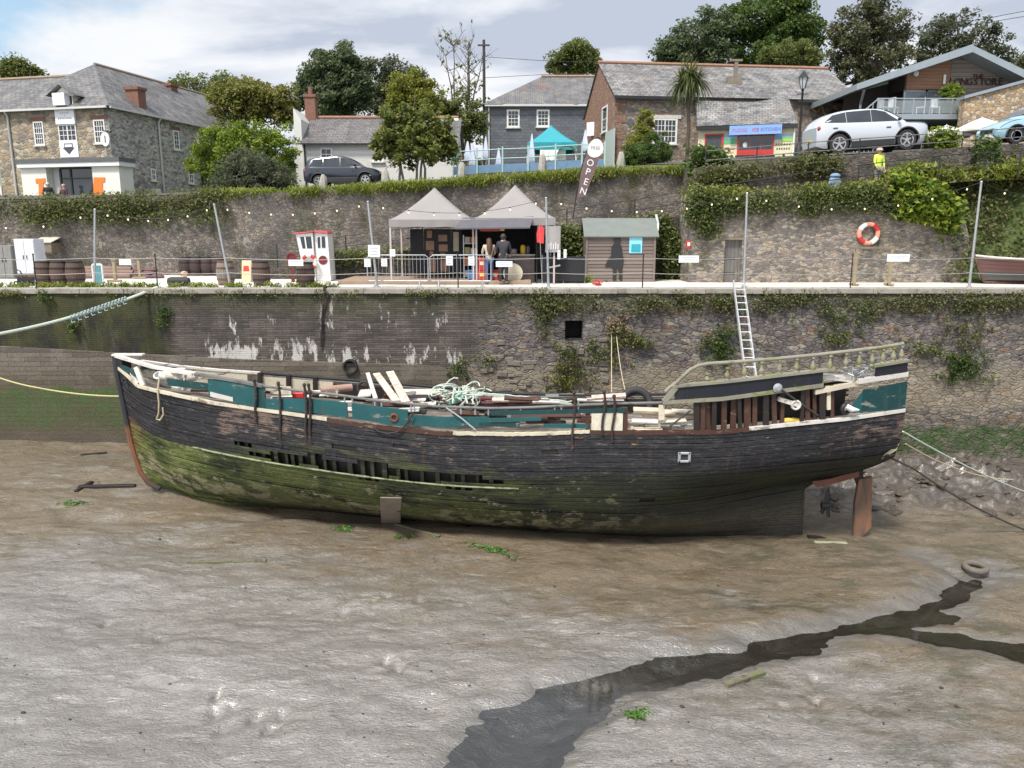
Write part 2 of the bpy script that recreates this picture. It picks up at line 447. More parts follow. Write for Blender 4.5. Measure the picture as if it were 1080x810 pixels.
def mud_z(X, Y, D=None):
    D = chan_d(X, Y) if D is None else D
    Z = mud_base(X, Y)+(fbm(X*.35, Y*.6, 4, 3)-.47)*.34+(fbm(X*2.2, Y*4.0, 5, 9)-.47)*.07+(fbm(X*7, Y*11, 3, 29)-.45)*.018
    bank = np.clip((X-8.3)/1.2, 0, 1)*np.clip((Y-20.6)/1.5, 0, 1)
    Z = Z+bank*((fbm(X*1.7, Y*2.6, 4, 21)-.4)*.75)+bank*np.maximum(0, vnoise(X*2.6, Y*3.4, 4)-.55)*.5
    # scour along the keel, footprints
    r = np.exp(-((Y-(20.0-.09*X))/.5)**2)*np.clip((X+12)/2, 0, 1)*np.clip((9.2-X)/2, 0, 1)
    Z = Z-.09*r
    for x0, y0, w, h, d in PITS: Z = Z-d*np.exp(-((X-x0)/w)**2-((Y-y0)/h)**2)
    lip = np.exp(-((D-.55)/.3)**2)*.03
    return Z-.22*np.clip((.6-D)/1.0, 0, 1)**1.6+lip
Z = mud_z(X, Y, D)
mo_ = sheet('mud_flat', X, Y, Z, M['mud'], 'structure'); at_ = mo_.data.attributes.new('wet', 'FLOAT', 'POINT'); at_.data.foreach_set('value', np.clip((1.0-D)/.9, 0, 1).astype(np.float32).ravel())
def mz(x, y): return float(mud_z(np.array([[x]], float), np.array([[y]], float))[0, 0])
def on_mud(px, py):
    P = mud_hit(px, py)
    for _ in range(5): P = atz(px, py, mz(P.x, P.y))
    return P
b = NB('stream_water'); p = b.pos()
silt = b.ramp(b.ma('ADD', b.mr(b.sep(p)[1], 14.2, 12.2), b.ma('MULTIPLY', b.ma('SUBTRACT', b.noise(p, 1.8, 5, .7), .5), .9)), [(.3, 0), (.7, 1)])
tr_ = b.nd('ShaderNodeBsdfTransparent'); b.set(tr_.inputs[0], b.mix(silt, (.82, .8, .74), (.95, .95, .93))); gl_ = b.nd('ShaderNodeBsdfGlossy'); gl_.inputs['Roughness'].default_value = .03
fr_ = b.nd('ShaderNodeFresnel'); fr_.inputs[0].default_value = 2.0; bu = b.bump(b.noise(b.vmap(p, (1, 1.8, 1)), 5, 4, .6), .06, .02); b.set(gl_.inputs['Normal'], bu); b.set(fr_.inputs['Normal'], bu)
mx_ = b.nd('ShaderNodeMixShader'); b.set(mx_.inputs[0], fr_.outputs[0]); b.nt.links.new(tr_.outputs[0], mx_.inputs[1]); b.nt.links.new(gl_.outputs[0], mx_.inputs[2]); b.nt.links.new(mx_.outputs[0], b.out.inputs[0]); M['water'] = b.m
xw = np.linspace(-3.2, 17, 380); yw = np.linspace(9, 19, 240); Xw, Yw = np.meshgrid(xw, yw); Dw = chan_d(Xw, Yw)
kw = (Dw[:-1, :-1] < .5) & (Dw[1:, 1:] < .5)
sheet('stream_water', Xw, Yw, mud_base(Xw, Yw)-.1, M['water'], 'structure', keep=kw)

# ---- quay wall
def quay_mat():
    b = NB('quay_masonry'); p = b.pos()
    nz = b.noise(p, .8, 5, .6); xyz = b.sep(p); x, z = xyz[0], xyz[2]
    wob = b.noise(p, 2.2, 4, .6, col=True)
    pw = b.vadd(p, b.vmap(wob, (.12, .12, .06)))
    q = b.sep(pw)
    fine = b.noise(p, 18, 6, .72)
    br = b.brick(b.comb(q[0], q[2]), 1, .55, .075, .01, .43, .5)
    thin = b.mix(b.mix(.55, br['Color'], b.noise(b.vmap(p, (1, 1, 3)), 2.4, 7, .75)), (.03, .026, .024), (.22, .185, .16))
    thin = b.mix(b.ma('MULTIPLY', br['Fac'], .75), thin, (.05, .045, .04))
    wob2 = b.vadd(p, b.vmap(b.noise(p, 1.5, 4, .6, col=True), (.35, .35, .2)))
    vv = b.vmap(b.vadd(wob2, b.vmap(b.noise(p, 8, 3, .6, col=True), (.07, .07, .05))), (.85, .85, 2.3))
    f1 = b.vor(vv, 3.6, rnd=.9)['Color']; ed = b.vor(vv, 3.6, 'DISTANCE_TO_EDGE', .9)[0]
    sr = b.sep(f1)[0]
    stone = b.ramp(sr, [(0, (.14, .126, .122)), (.18, (.18, .165, .158)), (.36, (.2, .175, .155)), (.52, (.135, .12, .115)), (.66, (.25, .21, .16)), (.78, (.19, .158, .152)), (.9, (.23, .14, .1)), (.94, (.28, .255, .21))], True)
    jm = b.ramp(b.ma('ADD', ed, b.ma('MULTIPLY', b.ma('SUBTRACT', fine, .5), .07)), [(.0, .5), (.07, 1)])
    stone = b.mix(jm, b.mix(nz, (.05, .045, .04), (.15, .135, .115)), stone)
    stone = b.mix(.7, stone, b.ramp(b.noise(p, 5, 6, .72), [(.35, .12), (.65, .8)]), 'OVERLAY')
    hB = b.ma('MULTIPLY', br['Fac'], -.6); hC = b.ramp(ed, [(0, 0), (.1, 1)])
    xm = b.ma('ADD', x, b.ma('MULTIPLY', b.ma('SUBTRACT', b.noise(p, .7, 5, .6), .5), 5.0))
    mC = b.ramp(b.mr(b.ma('ADD', xm, b.ma('MULTIPLY', z, -.5)), -.9, 1.3), [(.3, 0), (.6, 1)])
    col = b.mix(mC, thin, stone); h = b.mix(mC, hB, hC)
    # upper right: smaller darker stone with lichen; pale worn courses at high-water mark
    tz = b.ma('ADD', z, b.ma('MULTIPLY', b.ma('SUBTRACT', nz, .5), 1.1))
    pale = b.ma('MULTIPLY', b.ma('MULTIPLY', b.ramp(b.mr(tz, -4.4, -2.4), [(.05, 0), (.2, 1), (.75, 1), (1, 0)]), mC), .5)
    col = b.mix(pale, col, b.mix(b.noise(p, 3, 5, .7), (.2, .16, .1), (.42, .36, .27)))
    dk = b.ma('MULTIPLY', b.ramp(b.ma('ADD', b.noise(b.vmap(p, (1, 1, .5)), .6, 7, .7), b.ma('MULTIPLY', mC, -.04)), [(.42, 0), (.58, .8)]), b.mr(z, -3.2, -.4))
    col = b.mix(dk, col, (.045, .042, .042))
    # lime bloom, run down the face
    bl = b.noise(b.vmap(p, (1.9, 1, .62)), 1.15, 7, .72)
    band = b.ramp(b.mr(b.ma('ADD', z, b.ma('MULTIPLY', nz, .5)), -3.0, -.2), [(.12, 0), (.3, 1), (.42, 1), (.6, .25), (1, .1)])
    side = b.ma('MULTIPLY', b.mr(x, -11.8, -10.2), b.mr(x, 2.0, -2.2))
    lime = b.ramp(b.ma('MULTIPLY', b.ma('ADD', bl, b.ma('MULTIPLY', band, .13)), side), [(.625, 0), (.67, .9)])
    col = b.mix(lime, col, (.56, .54, .5))
    spk = b.ramp(b.noise(p, 6, 3, .7), [(.69, 0), (.73, .6)])
    col = b.mix(b.ma('MULTIPLY', spk, b.mr(z, -3.5, -2)), col, (.42, .41, .38))
    # the left length: wet render under black and green growth
    mA = b.ramp(b.mr(b.ma('ADD', x, b.ma('MULTIPLY', nz, .5)), -11.6, -11.1), [(0, 1), (1, 0)])
    mossA = b.mix(b.ramp(b.noise(b.vmap(p, (1, 1, .7)), .9, 7, .7), [(.4, 0), (.62, 1)]), (.022, .022, .019), (.055, .06, .018))
    mossA = b.mix(b.ramp(b.noise(b.vmap(p, (2.5, 1, .3)), 1.2, 5, .7), [(.55, 0), (.7, .6)]), mossA, (.13, .115, .1))
    col = b.mix(b.ma('MULTIPLY', mA, .9), col, mossA)
    # tide marks
    wt = b.ma('ADD', b.ma('ADD', z, b.ma('MULTIPLY', b.ma('SUBTRACT', b.noise(b.vmap(p, (.7, 1, 1)), 1.6, 7, .7), .5), 1.3)), b.mr(x, -6, 10, 0, 1.2))
    weed = b.ramp(b.mr(wt, -5.2, -3.1), [(.0, .0), (.22, .25), (.4, .85), (.72, .95), (.83, 0)])
    brn = b.ramp(b.mr(wt, -4.2, -2.4), [(.3, .8), (.9, 0)])
    col = b.mix(b.ma('MULTIPLY', brn, .6), col, b.mix(nz, (.06, .05, .03), (.17, .14, .095)))
    weed = b.ma('MULTIPLY', weed, b.ramp(b.noise(b.vmap(p, (1, 1, 1.5), (4, 4, 4)), 1.7, 8, .75), [(.38, .1), (.56, 1)]))
    col = b.mix(weed, col, b.mix(b.noise(p, 3, 6, .7), (.015, .04, .014), (.065, .12, .03)))
    topm = b.ma('MULTIPLY', b.mr(b.ma('ADD', z, b.ma('MULTIPLY', nz, .9)), -.6, .35), .75)
    col = b.mix(topm, col, b.mix(nz, (.04, .045, .02), (.1, .1, .045)))
    col = b.mix(.5, col, b.ramp(fine, [(.3, .25), (.7, .75)]), 'OVERLAY')
    h2 = b.ma('ADD', h, b.ma('MULTIPLY', fine, .5))
    return b.fin(col, .88, b.bump(h2, .75, .05), spec=.25)
M['quay'] = quay_mat()
qw = thing('quay_wall', 'tall harbour wall of thin courses and rubble, limed and weedy, behind the wrecked boat', 'harbour wall', (0, YW, 0))
HO = at(605, 348, YW); hx0, hx1, hz0, hz1 = HO.x-.29, HO.x+.29, HO.z-.32, HO.z+.32
mb = MB()
def wall_rect(x0, x1, z0, z1, n, k):
    mb.grid(lambda u, v: (x0+(x1-x0)*u, YW+(.03*math.sin((x0+(x1-x0)*u)*3.1)*math.sin((z0+(z1-z0)*v)*4.7)), z0+(z1-z0)*v), n, k)
wall_rect(-34, hx0, -7.5, -.16, 80, 30); wall_rect(hx1, 34, -7.5, -.16, 80, 30)
wall_rect(hx0, hx1, -7.5, hz0, 1, 20); wall_rect(hx0, hx1, hz1, -.16, 1, 4)
mb.build('wall_face', M['quay'], qw, True, True)
mb = MB(); d = .9
mb.quad((hx0, YW-.03, hz0), (hx0, YW+d, hz0), (hx0, YW+d, hz1), (hx0, YW-.03, hz1)); mb.quad((hx1, YW-.03, hz0), (hx1, YW+d, hz0), (hx1, YW+d, hz1), (hx1, YW-.03, hz1))
mb.quad((hx0, YW-.03, hz0), (hx1, YW-.03, hz0), (hx1, YW+d, hz0), (hx0, YW+d, hz0)); mb.quad((hx0, YW-.03, hz1), (hx1, YW-.03, hz1), (hx1, YW+d, hz1), (hx0, YW+d, hz1))
mb.quad((hx0, YW+d, hz0), (hx1, YW+d, hz0), (hx1, YW+d, hz1), (hx0, YW+d, hz1))
mm('opening_dark', (.03, .028, .026), .8, .4, 4); mb.build('drain_opening', M['opening_dark'], qw, world=True)  # near-black colour stands in for the shade inside openings and holes
mb = MB(); x = -34
while x < 34:
    w = random.uniform(.9, 1.7); o = random.uniform(-.03, .02)
    mb.box((x+w/2, YW+.3+o, -.08+random.uniform(-.008, .004)), (w-.015, .74, .17)); x += w
mm('coping_stone', (.3, .275, .24), .9, .35, 2.5, .5, dirt=(.1, .1, .05)); mb.build('coping', M['coping_stone'], qw, world=True, bevel=.012)
# projecting lower course on the left
b = NB('plinth_stone'); p = b.pos(); nz = b.noise(p, .9, 6, .7); zz = b.sep(p)[2]; xx = b.sep(p)[0]
br = b.brick(b.comb(b.sep(p)[0], b.ma('ADD', zz, b.ma('MULTIPLY', nz, .1))), 1, 1.1, .16, .006)
col = b.mix(br['Color'], (.1, .085, .07), (.165, .14, .115)); col = b.mix(br['Fac'], col, (.05, .045, .035))
zt = b.ma('ADD', zz, b.ma('MULTIPLY', b.ma('SUBTRACT', b.noise(b.vmap(p, (.8, 1, 1)), 1.4, 7, .72), .5), .9))
col = b.mix(b.ramp(b.noise(b.vmap(p, (1, 1, .8)), 1.2, 7, .75), [(.52, 0), (.68, .6)]), col, (.25, .225, .195))
col = b.mix(b.ramp(b.mr(zt, -3.6, -2.4), [(0, .75), (.9, 0)]), col, (.075, .058, .03))
col = b.mix(b.ma('MULTIPLY', b.ramp(b.mr(zt, -5.2, -3.3), [(.1, 0), (.3, .55), (.7, .75), (.88, .95), (.95, .9), (.99, 0)]), b.ramp(b.noise(b.vmap(p, (1, 1, 1.5), (4, 4, 4)), 1.6, 8, .75), [(.36, .2), (.56, 1)])), col, b.mix(b.noise(b.vmap(p, (2, 1, .6)), 2.6, 7, .75), (.02, .065, .016), (.095, .135, .05)))
col = b.mix(b.ramp(b.mr(zt, -5.3, -4.4), [(.4, .85), (.8, 0)]), col, b.mix(nz, (.05, .043, .033), (.14, .115, .085)))
col = b.mix(.55, col, b.ramp(b.noise(p, 20, 6, .72), [(.3, .25), (.7, .75)]), 'OVERLAY')
M['plinth'] = b.fin(col, .8, b.bump(b.ma('ADD', b.ma('MULTIPLY', br['Fac'], -.5), b.noise(p, 16, 5, .7)), .7, .04), spec=.3)
mb = MB(); pts = [(-34, -1.6), (-17.2, -1.93), (-9.6, -2.36), (-2.5, -2.6), (-1.6, -3.0), (-1.2, -3.9), (-.9, -5.2)]
mb.prism([(a, YW-.16, c) for a, c in pts]+[(-.9, YW-.16, -7.4), (-34, YW-.16, -7.4)], (0, .14, 0))
mb.build('plinth', M['plinth'], qw, world=True)
P = at(370, 386, YW-.1); mb = MB(); Mx = Matrix.Rotation(PI/2, 3, 'X')
mb.lathe([(.2, 0), (.25, 0), (.25, .22), (.2, .22), (.2, .02)], (P.x, YW-.08, P.z), 20, Mx); mb.build('outfall_pipe', M['opening_dark'], qw, True, True)
P = at(578, 413, YW)
mb = MB(); mb.span((P.x-.09, YW-.05, P.z+.02), (P.x+.1, YW+.02, P.z+.2)); mb.build('weep_hole', M['opening_dark'], qw, world=True)  # solid block, coloured dark like the shaded inside of a hole
# rough protruding stones on the rubble length
mb = MB(); rr = random.Random(3)
mm('loose_stone', (.17, .145, .12), .92, .45, 2.2, .7)
for i in range(60):
    px, py = rr.uniform(470, 640), rr.uniform(352, 425)
    if px < 500+(425-py)*.3: continue
    P = at(px, py, YW); w, h = rr.uniform(.18, .5), rr.uniform(.1, .2)
    if hx0-.3 < P.x < hx1+.3 and hz0-.25 < P.z < hz1+.2: continue
    mb.box((P.x, YW+.0, P.z), (w, rr.uniform(.05, .1), h), 0, 0, Matrix.Rotation(rr.uniform(-.12, .12), 3, 'Y') @ Matrix.Rotation(rr.uniform(-.1, .1), 3, 'Z'))
mb.build('proud_stones', M['loose_stone'], qw, world=True, bevel=.025)

# ---- quay surface
b = NB('quay_concrete'); p = b.pos(); n = b.noise(p, .6, 7, .65)
br = b.brick(b.comb(b.sep(p)[0], b.sep(p)[1]), 1, 2.4, 1.6, .012, .5)
col = b.mix(n, (.5, .47, .43), (.68, .65, .6)); col = b.mix(br['Color'], col, b.mix(.85, (.4, .38, .34), col))
col = b.mix(br['Fac'], col, (.16, .14, .11)); col = b.mix(b.ramp(b.noise(p, 3, 6, .75), [(.6, 0), (.72, .55)]), col, (.2, .17, .12))
M['deck'] = b.fin(col, .9, b.bump(b.noise(p, 14, 5, .7), .35, .01))
mb = MB(); mb.grid(lambda u, v: (-40+80*u, 26.6+(YU+.2-26.6)*v, -.012+.004*math.sin(u*90)), 60, 8)
tag(mb.build('quay_pavement', M['deck'], smooth=True), kind='structure')
mm('grass_ground', (.05, .075, .02), .95, .5, 3, .4)
b = NB('earth_path'); p = b.pos(); M['earth'] = b.fin(b.mix(b.noise(p, 1.2, 6, .7), (.2, .17, .13), (.34, .3, .24)), .95, b.bump(b.noise(p, 12, 5), .4, .02))
# ---- sloping path up to the right and walkway behind the store
RZ = [(-12, -.05), (-7.3, .62), (2.3, 1.75), (6.1, 2.25), (8, 2.6), (14.9, 3.55), (17.5, 3.75), (34, 4.4)]
def rz_(x): return itp(RZ, x)
mb = MB(); mb.grid(lambda u, v: (-12+20*u, YR+.2+(YU-YR)*v, rz_(-12+20*u)), 40, 2)
mb.grid(lambda u, v: (6.7+27*u, YS+.3+(YQ+.1-YS-.3)*v, rz_(6.7+27*u)+.004), 40, 2)
tag(mb.build('sloping_path', M['earth']), kind='structure')
# ---- ground beyond, one sheet to the horizon
def T(x, y):
    f = np.interp(x, [-60, -22, -10, 2, 7.5, 19, 40, 300], [2.6, 3.1, 3.5, 4.2, 4.55, 5.15, 6.2, 9])
    y0 = np.interp(x, [2, 8], [YU, 31.7])
    yy = np.minimum(y, 75)
    return f+.08*np.maximum(yy-y0, 0)+.02*np.clip(y-75, 0, 60)
def Tz(x, y): return float(T(np.array(x, float), np.array(y, float)))
xs = np.concatenate([np.linspace(-700, -45, 20), np.linspace(-44, 44, 120), np.linspace(45, 700, 20)])
ys = np.concatenate([np.linspace(34.9, 80, 70), np.linspace(84, 900, 20)])
X, Y = np.meshgrid(xs, ys)
b = NB('ground_turf'); p = b.pos(); n = b.noise(p, .5, 7, .7)
M['turf'] = b.fin(b.ramp(n, [(.35, (.035, .055, .015)), (.55, (.07, .1, .025)), (.7, (.16, .14, .09))]), .95, b.bump(b.noise(p, 9, 5), .5, .04))
sheet('ground', X, Y, T(X, Y)-.03, M['turf'], 'structure')
b = NB('road_tarmac'); p = b.pos(); M['road'] = b.fin(b.mix(b.noise(p, .9, 6, .7), (.05, .05, .05), (.1, .098, .092)), .9, b.bump(b.noise(p, 40, 3), .3, .01))
X, Y = np.meshgrid(np.linspace(7.4, 60, 60), np.linspace(YQ+.35, 52, 40)); sheet('road', X, Y, T(X, Y)+.01, M['road'], 'structure')
X, Y = np.meshgrid(np.linspace(-40, 2, 50), np.linspace(39.5, 45.9, 12)); sheet('terrace_road', X, Y, T(X, Y)+.012, M['road'], 'structure')
X, Y = np.meshgrid(np.linspace(17, 70, 40), np.linspace(29.1, YQ+.25, 14))
bz = lambda X, Y: np.interp(Y, [29.1, 29.5, 30.4, 31.3, 31.6], [0, .9, 2.9, 4.4, 4.9])+np.clip((X-17)*.05, 0, 3)*(Y-29.1)/2.4+(fbm(X*1.2, Y*1.5, 3, 2)-.45)*.5*(Y > 29.2)
sheet('grassy_bank', X, Y, bz(X, Y), M['turf'], 'structure')

# ---- the other stone walls
STN = [(.13, .115, .105), (.2, .175, .15), (.16, .14, .13), (.24, .205, .165), (.11, .1, .095), (.19, .15, .125)]
M['rub_upper'] = rubble('upper_rubble', [sc3(c, 1.15) for c in STN], 6.5, (.16, .145, .125), 1.7, (.045, .05, .02), dark=(.085, .08, .078), lime=(.36, .34, .31))
M['rub_store'] = rubble('store_rubble', [sc3(c, 1.35) for c in STN]+[(.36, .3, .23)], 4.6, (.26, .235, .2), 2.4, (.06, .06, .03), lime=(.42, .38, .33))
M['rub_dark'] = rubble('road_rubble', [sc3(c, .7) for c in STN], 4.2, (.07, .065, .058), 2.4, (.03, .035, .015), lime=(.27, .26, .24))
M['rub_moss'] = rubble('mossy_rubble', [sc3(c, .55) for c in STN], 6, (.05, .05, .04), 1.8, (.035, .05, .015))
UT = [(-40, 2.8), (-22, 3.2), (-10, 3.55), (2, 4.25), (9, 4.7)]
uw = thing('retaining_wall', 'long rubble retaining wall under the hedge and terrace houses, strung with bulbs', 'wall', (0, YU, 0))
mb = MB(); mb.prism([(x, YU, z) for x, z in UT]+[(9, YU, -.3), (-40, YU, -.3)], (0, .5, 0)); mb.build('wall_body', M['rub_upper'], uw, world=True)
o = MB(); xs_ = [-11.8+i*.572 for i in range(34)]
o.prism([(x, YR, rz_(x)+.14) for x in xs_]+[(xs_[-1], YR, -.1), (xs_[0], YR, -.1)], (0, .2, 0))
tag(o.build('path_wall', M['rub_moss']), 'low mossy stone wall holding up the sloping path behind the stalls', 'wall')
# stone store front with door
st = thing('stone_store', 'pale rubble store front with a plank door under hanging ivy', 'stone store', (11.7, YS, 0))
A = at(763, 290, YS); Bp = at(783, 253, YS); dx0, dx1, dzt = A.x, Bp.x, Bp.z
ST = [(6.67, 3.1), (9, 3.3), (14, 3.55), (16.2, 3.3), (16.9, 2.3), (17.3, 1.2), (17.2, 0)]
mb = MB()
mb.prism([(6.67, YS, 3.1), (dx0, YS, 3.2), (dx0, YS, -.1), (6.67, YS, -.1)], (0, .35, 0))
mb.prism([(dx0, YS, 3.2), (dx1, YS, 3.3), (dx1, YS, dzt), (dx0, YS, dzt)], (0, .35, 0))
mb.prism([(dx1, YS, 3.3), (14, YS, 3.55), (16.2, YS, 3.3), (16.9, YS, 2.3), (17.3, YS, 1.2), (17.2, YS, -.1), (dx1, YS, -.1)], (0, .35, 0))
mb.prism([(6.67, YS+.352, 3.1), (6.67, YS+1.9, 3.2), (6.67, YS+1.9, -.1), (6.67, YS+.352, -.1)], (.35, 0, 0))
mb.build('stone_front', M['rub_store'], st, world=True)
mb = MB(); mb.span((dx0-.1, YS-.03, dzt), (dx1+.12, YS-.002, dzt+.09)); mb.build('lintel', M['old_timber'], st, world=True)
b = NB('grey_planks'); v = b.obj(); s_ = b.sep(v); fr = b.ma('FRACT', b.ma('MULTIPLY', s_[0], 7.0))
cl = b.mix(b.noise(b.vmap(v, (6, 1, .6)), 3, 6, .7), (.05, .045, .042), (.26, .24, .22)); cl = b.mix(b.ramp(fr, [(.04, 1), (.08, 0)]), cl, (.02, .02, .02))
M['grey_planks'] = b.fin(cl, .85, b.bump(fr, .2, .01))
mb = MB(); mb.span((dx0, YS+.14, 0), (dx1, YS+.19, dzt)); d = mb.build('door', M['grey_planks'], st, world=True)
for z in (.3, .85): mb = MB(); mb.span((dx0+.03, YS+.125, z), (dx0+.45, YS+.139, z+.05)); mb.build('strap_hinge', M['black_iron'], d, world=True)
# road wall
RW = [(7.4, 4.35), (11.9, 4.72), (19, 5.2), (34, 6.0)]
mb = MB(); mb.prism([(x, YQ, z) for x, z in RW]+[(34, YQ, 2), (7.4, YQ, 2)], (0, .34, 0))
mb.prism([(7.4, YQ+.342, 4.35), (7.4, YU+.4, 4.6), (7.4, YU+.4, 2), (7.4, YQ+.342, 2)], (.3, 0, 0))
rw = tag(mb.build('road_wall', M['rub_dark']), 'dark dry stone wall below the road with the parked cars', 'wall')
# =============================================================== the wreck
BA = Vector((xat(122, 21.6, -1.5), 21.6, 0)); BE = Vector((xat(957, 18.6, -1.8), 19.7, 0))
BL = (BE-BA).length; BT = (BE-BA)/BL; BN = Vector((BT.y, -BT.x, 0))      # along, towards the near side
if BN.y > 0: BN = -BN
HEEL = math.tan(R(6.3))
BB = [(0, .05), (.02, .4), (.05, .82), (.1, 1.32), (.17, 1.8), (.27, 2.2), (.4, 2.42), (.55, 2.45), (.7, 2.36), (.82, 2.16), (.9, 1.9), (.96, 1.6), (1, 1.35)]
def bb(u): return sitp(BB, u)
def plan(u, side=1, k=1): return BA+BT*(BL*u)+BN*(bb(u)*side*k)
def line_z(tab, u, side=1, k=1):
    """height of a line running round the hull, read where it stands on that side"""
    P = plan(u, side, k); z = -2.5
    for _ in range(6): z = zat(itp(tab, proj((P.x, P.y, z))[0]), P.y)
    return z
def u_at(px, py=430, side=1, k=1):
    lo, hi = 0, 1
    for _ in range(40):
        m = (lo+hi)/2; P = plan(m, side, k)
        if proj((P.x, P.y, zat(py, P.y)))[0] < px: lo = m
        else: hi = m
    return (lo+hi)/2
def side_pt(px, py, side=1, k=1, off=0):
    u = u_at(px, py, side, k); P = plan(u, side, k)+BN*(off*side); P.z = zat(py, P.y); return P
STRAKE = [(120, 386), (126, 389), (135, 397), (145, 407), (160, 411), (187, 417), (225, 425), (275, 432), (325, 439), (370, 446), (410, 451), (450, 455), (480, 457), (540, 458), (585, 457), (620, 455), (700, 455), (750, 455), (792, 452), (850, 446), (891, 442), (925, 437), (958, 432)]
RAIL = [(120, 375), (140, 381), (160, 387), (200, 394), (250, 402), (275, 407), (320, 413), (350, 416), (400, 423), (460, 429), (520, 431), (560, 430), (600, 428), (650, 426), (700, 425), (760, 418), (830, 410), (875, 405), (920, 398), (958, 393)]
KEEL = [(110, 509), (165, 516), (192, 522), (275, 527), (350, 533), (430, 541), (500, 548), (600, 556), (700, 562), (855, 568), (960, 571)]
SX = [(0, 1.0), (.04, .7), (.1, .52), (.2, .4), (.39, .27), (.65, .18), (1, .05)]
EXP = [(0, 856), (.4, 856), (.45, 867), (.5, 886), (.54, 906), (.62, 930), (.686, 949), (.78, 956), (.86, 957), (1, 957)]
def ex(v): q = sst(.45, .8, v); return BL-(934+23*q-itp(EXP, v))/(41+2*q)
def kz(u):
    P = plan(u, 0); z = -5.8
    for _ in range(6): z = zat(itp(KEEL, proj((P.x, P.y, z))[0]), P.y)
    return z
def zs(u): return line_z(STRAKE, u)
N_U = 140
KZ = [kz(i/N_U) for i in range(N_U+1)]; ZS = [zs(i/N_U) for i in range(N_U+1)]
def lut(t, u):
    x = min(max(u, 0), 1)*N_U; i = min(int(x), N_U-1); return t[i]+(t[i+1]-t[i])*(x-i)
ZSs = [sum(ZS[max(0, min(N_U, i+k))] for k in range(-3, 4))/7 for i in range(N_U+1)]
MIDS = [(0, .03), (.06, .2), (.14, .42), (.24, .64), (.36, .8), (.5, .91), (.66, .975), (.82, 1), (1, 1)]
BOWS = [(0, .06), (.1, .2), (.25, .42), (.45, .62), (.7, .82), (1, 1)]
STERN = [(0, .04), (.4, .05), (.47, .12), (.54, .34), (.62, .6), (.72, .82), (.85, .95), (1, 1)]
def shp(u, v):
    m = sitp(MIDS, v); a = sst(.34, .0, u) if False else 1-sst(0, .3, u); c = sst(.66, 1, u)
    return m*(1-a)*(1-c)+sitp(BOWS, v)*a+sitp(STERN, v)*c
def hull(u, v, side=1, off=0):
    al = u*BL+itp(SX, v)*(1-u)**7+(ex(v)-BL)*u**7
    P = BA+BT*al+BN*(bb(u)*shp(u, v)*side+HEEL*3.2*(1-v)*sst(0, .15, u)+off*side)
    zn = lut(ZSs, u); zt = zn if side > 0 else zn-2*bb(u)*HEEL
    P.z = lut(KZ, u)-.06+(zt-lut(KZ, u)+.06)*v
    return P
# ---- paint and planking
b = NB('hull_planking'); uv = b.uvc(); s_ = b.sep(uv); U, V = s_[0], s_[1]; p = b.pos()
n = b.noise(p, .9, 7, .68); nf = b.noise(b.vmap(uv, (.7, 9, 1)), 3.2, 7, .72)
seam = b.brick(b.comb(U, V), 1, 5.2, .0333, .0016, .37, .2)
bw = b.noise(b.vmap(uv, (.25, 2, 1)), 1.6, 7, .7)
blk = b.mix(bw, (.009, .009, .011), (.034, .034, .04))
blk = b.mix(b.ramp(nf, [(.52, 0), (.65, .6)]), blk, (.11, .107, .105))
blk = b.mix(b.ramp(b.noise(b.vmap(uv, (.5, 6, 1), (5, 5, 0)), 2.6, 8, .75), [(.55, 0), (.66, .7)]), blk, (.005, .005, .006))                       # chalked paint
bare = b.mix(n, (.075, .045, .035), (.27, .2, .16))
mid_bare = b.ma('MULTIPLY', b.ramp(b.mr(U, 3.2, 14.5), [(.02, 0), (.06, 1), (.2, .9), (.27, .25), (.8, .25), (1, 0)]), b.mr(V, .66, .8))
stern_bare = b.ma('MULTIPLY', b.mr(U, BL-3.2, BL-.6), b.mr(V, .74, .86))
bareM = b.ramp(b.ma('ADD', b.ma('MULTIPLY', b.ma('ADD', mid_bare, stern_bare), .13), b.mix(.4, nf, n)), [(.6, 0), (.66, .85)])
blk = b.mix(bareM, blk, bare)
orange = b.ma('MULTIPLY', b.ramp(b.noise(b.vmap(uv, (1.1, 12, 1), (2, 3, 0)), 2.1, 6, .6), [(.67, 0), (.7, 1)]), b.ma('MULTIPLY', b.mr(U, 12.5, 13.5), b.mr(V, .88, .93)))
blk = b.mix(orange, blk, (.42, .17, .04))
gm = b.noise(b.vmap(uv, (.35, 4, 1)), 1.8, 7, .72)
grn = b.ramp(gm, [(.36, (.012, .018, .009)), (.46, (.055, .075, .02)), (.58, (.17, .2, .055))])
grn = b.mix(b.ramp(b.mr(U, 1, 15), [(0, 0), (.3, .35), (.65, .97)]), grn, b.mix(gm, (.008, .01, .008), (.024, .026, .02)))
low = b.ramp(b.ma('ADD', b.noise(b.vmap(uv, (1.3, 7, 1)), 1.4, 7, .75), b.ma('MULTIPLY', b.ramp(b.mr(V, .06, .42), [(.05, 0), (.4, 1), (.75, .55), (1, 0)]), .12)), [(.57, 0), (.63, .9)])
grn = b.mix(b.ma('MULTIPLY', low, b.mr(U, 16, 12)), grn, b.mix(n, (.16, .14, .075), (.42, .38, .25)))
brn = b.ma('MULTIPLY', b.ma('MULTIPLY', b.mr(U, 12, 17), b.mr(V, .42, .16)), .85)
grn = b.mix(brn, grn, b.mix(gm, (.04, .032, .024), (.13, .105, .08)))
bd = b.ma('ADD', V, b.ma('MULTIPLY', b.ma('SUBTRACT', n, .5), .07))
edge = b.ma('ADD', b.mr(U, 0, 5, .555, .6), b.mr(U, 7, 14, 0, .1))
top = b.ramp(b.ma('SUBTRACT', bd, edge), [(.0, 0), (.012, 1)])
col = b.mix(top, grn, blk)
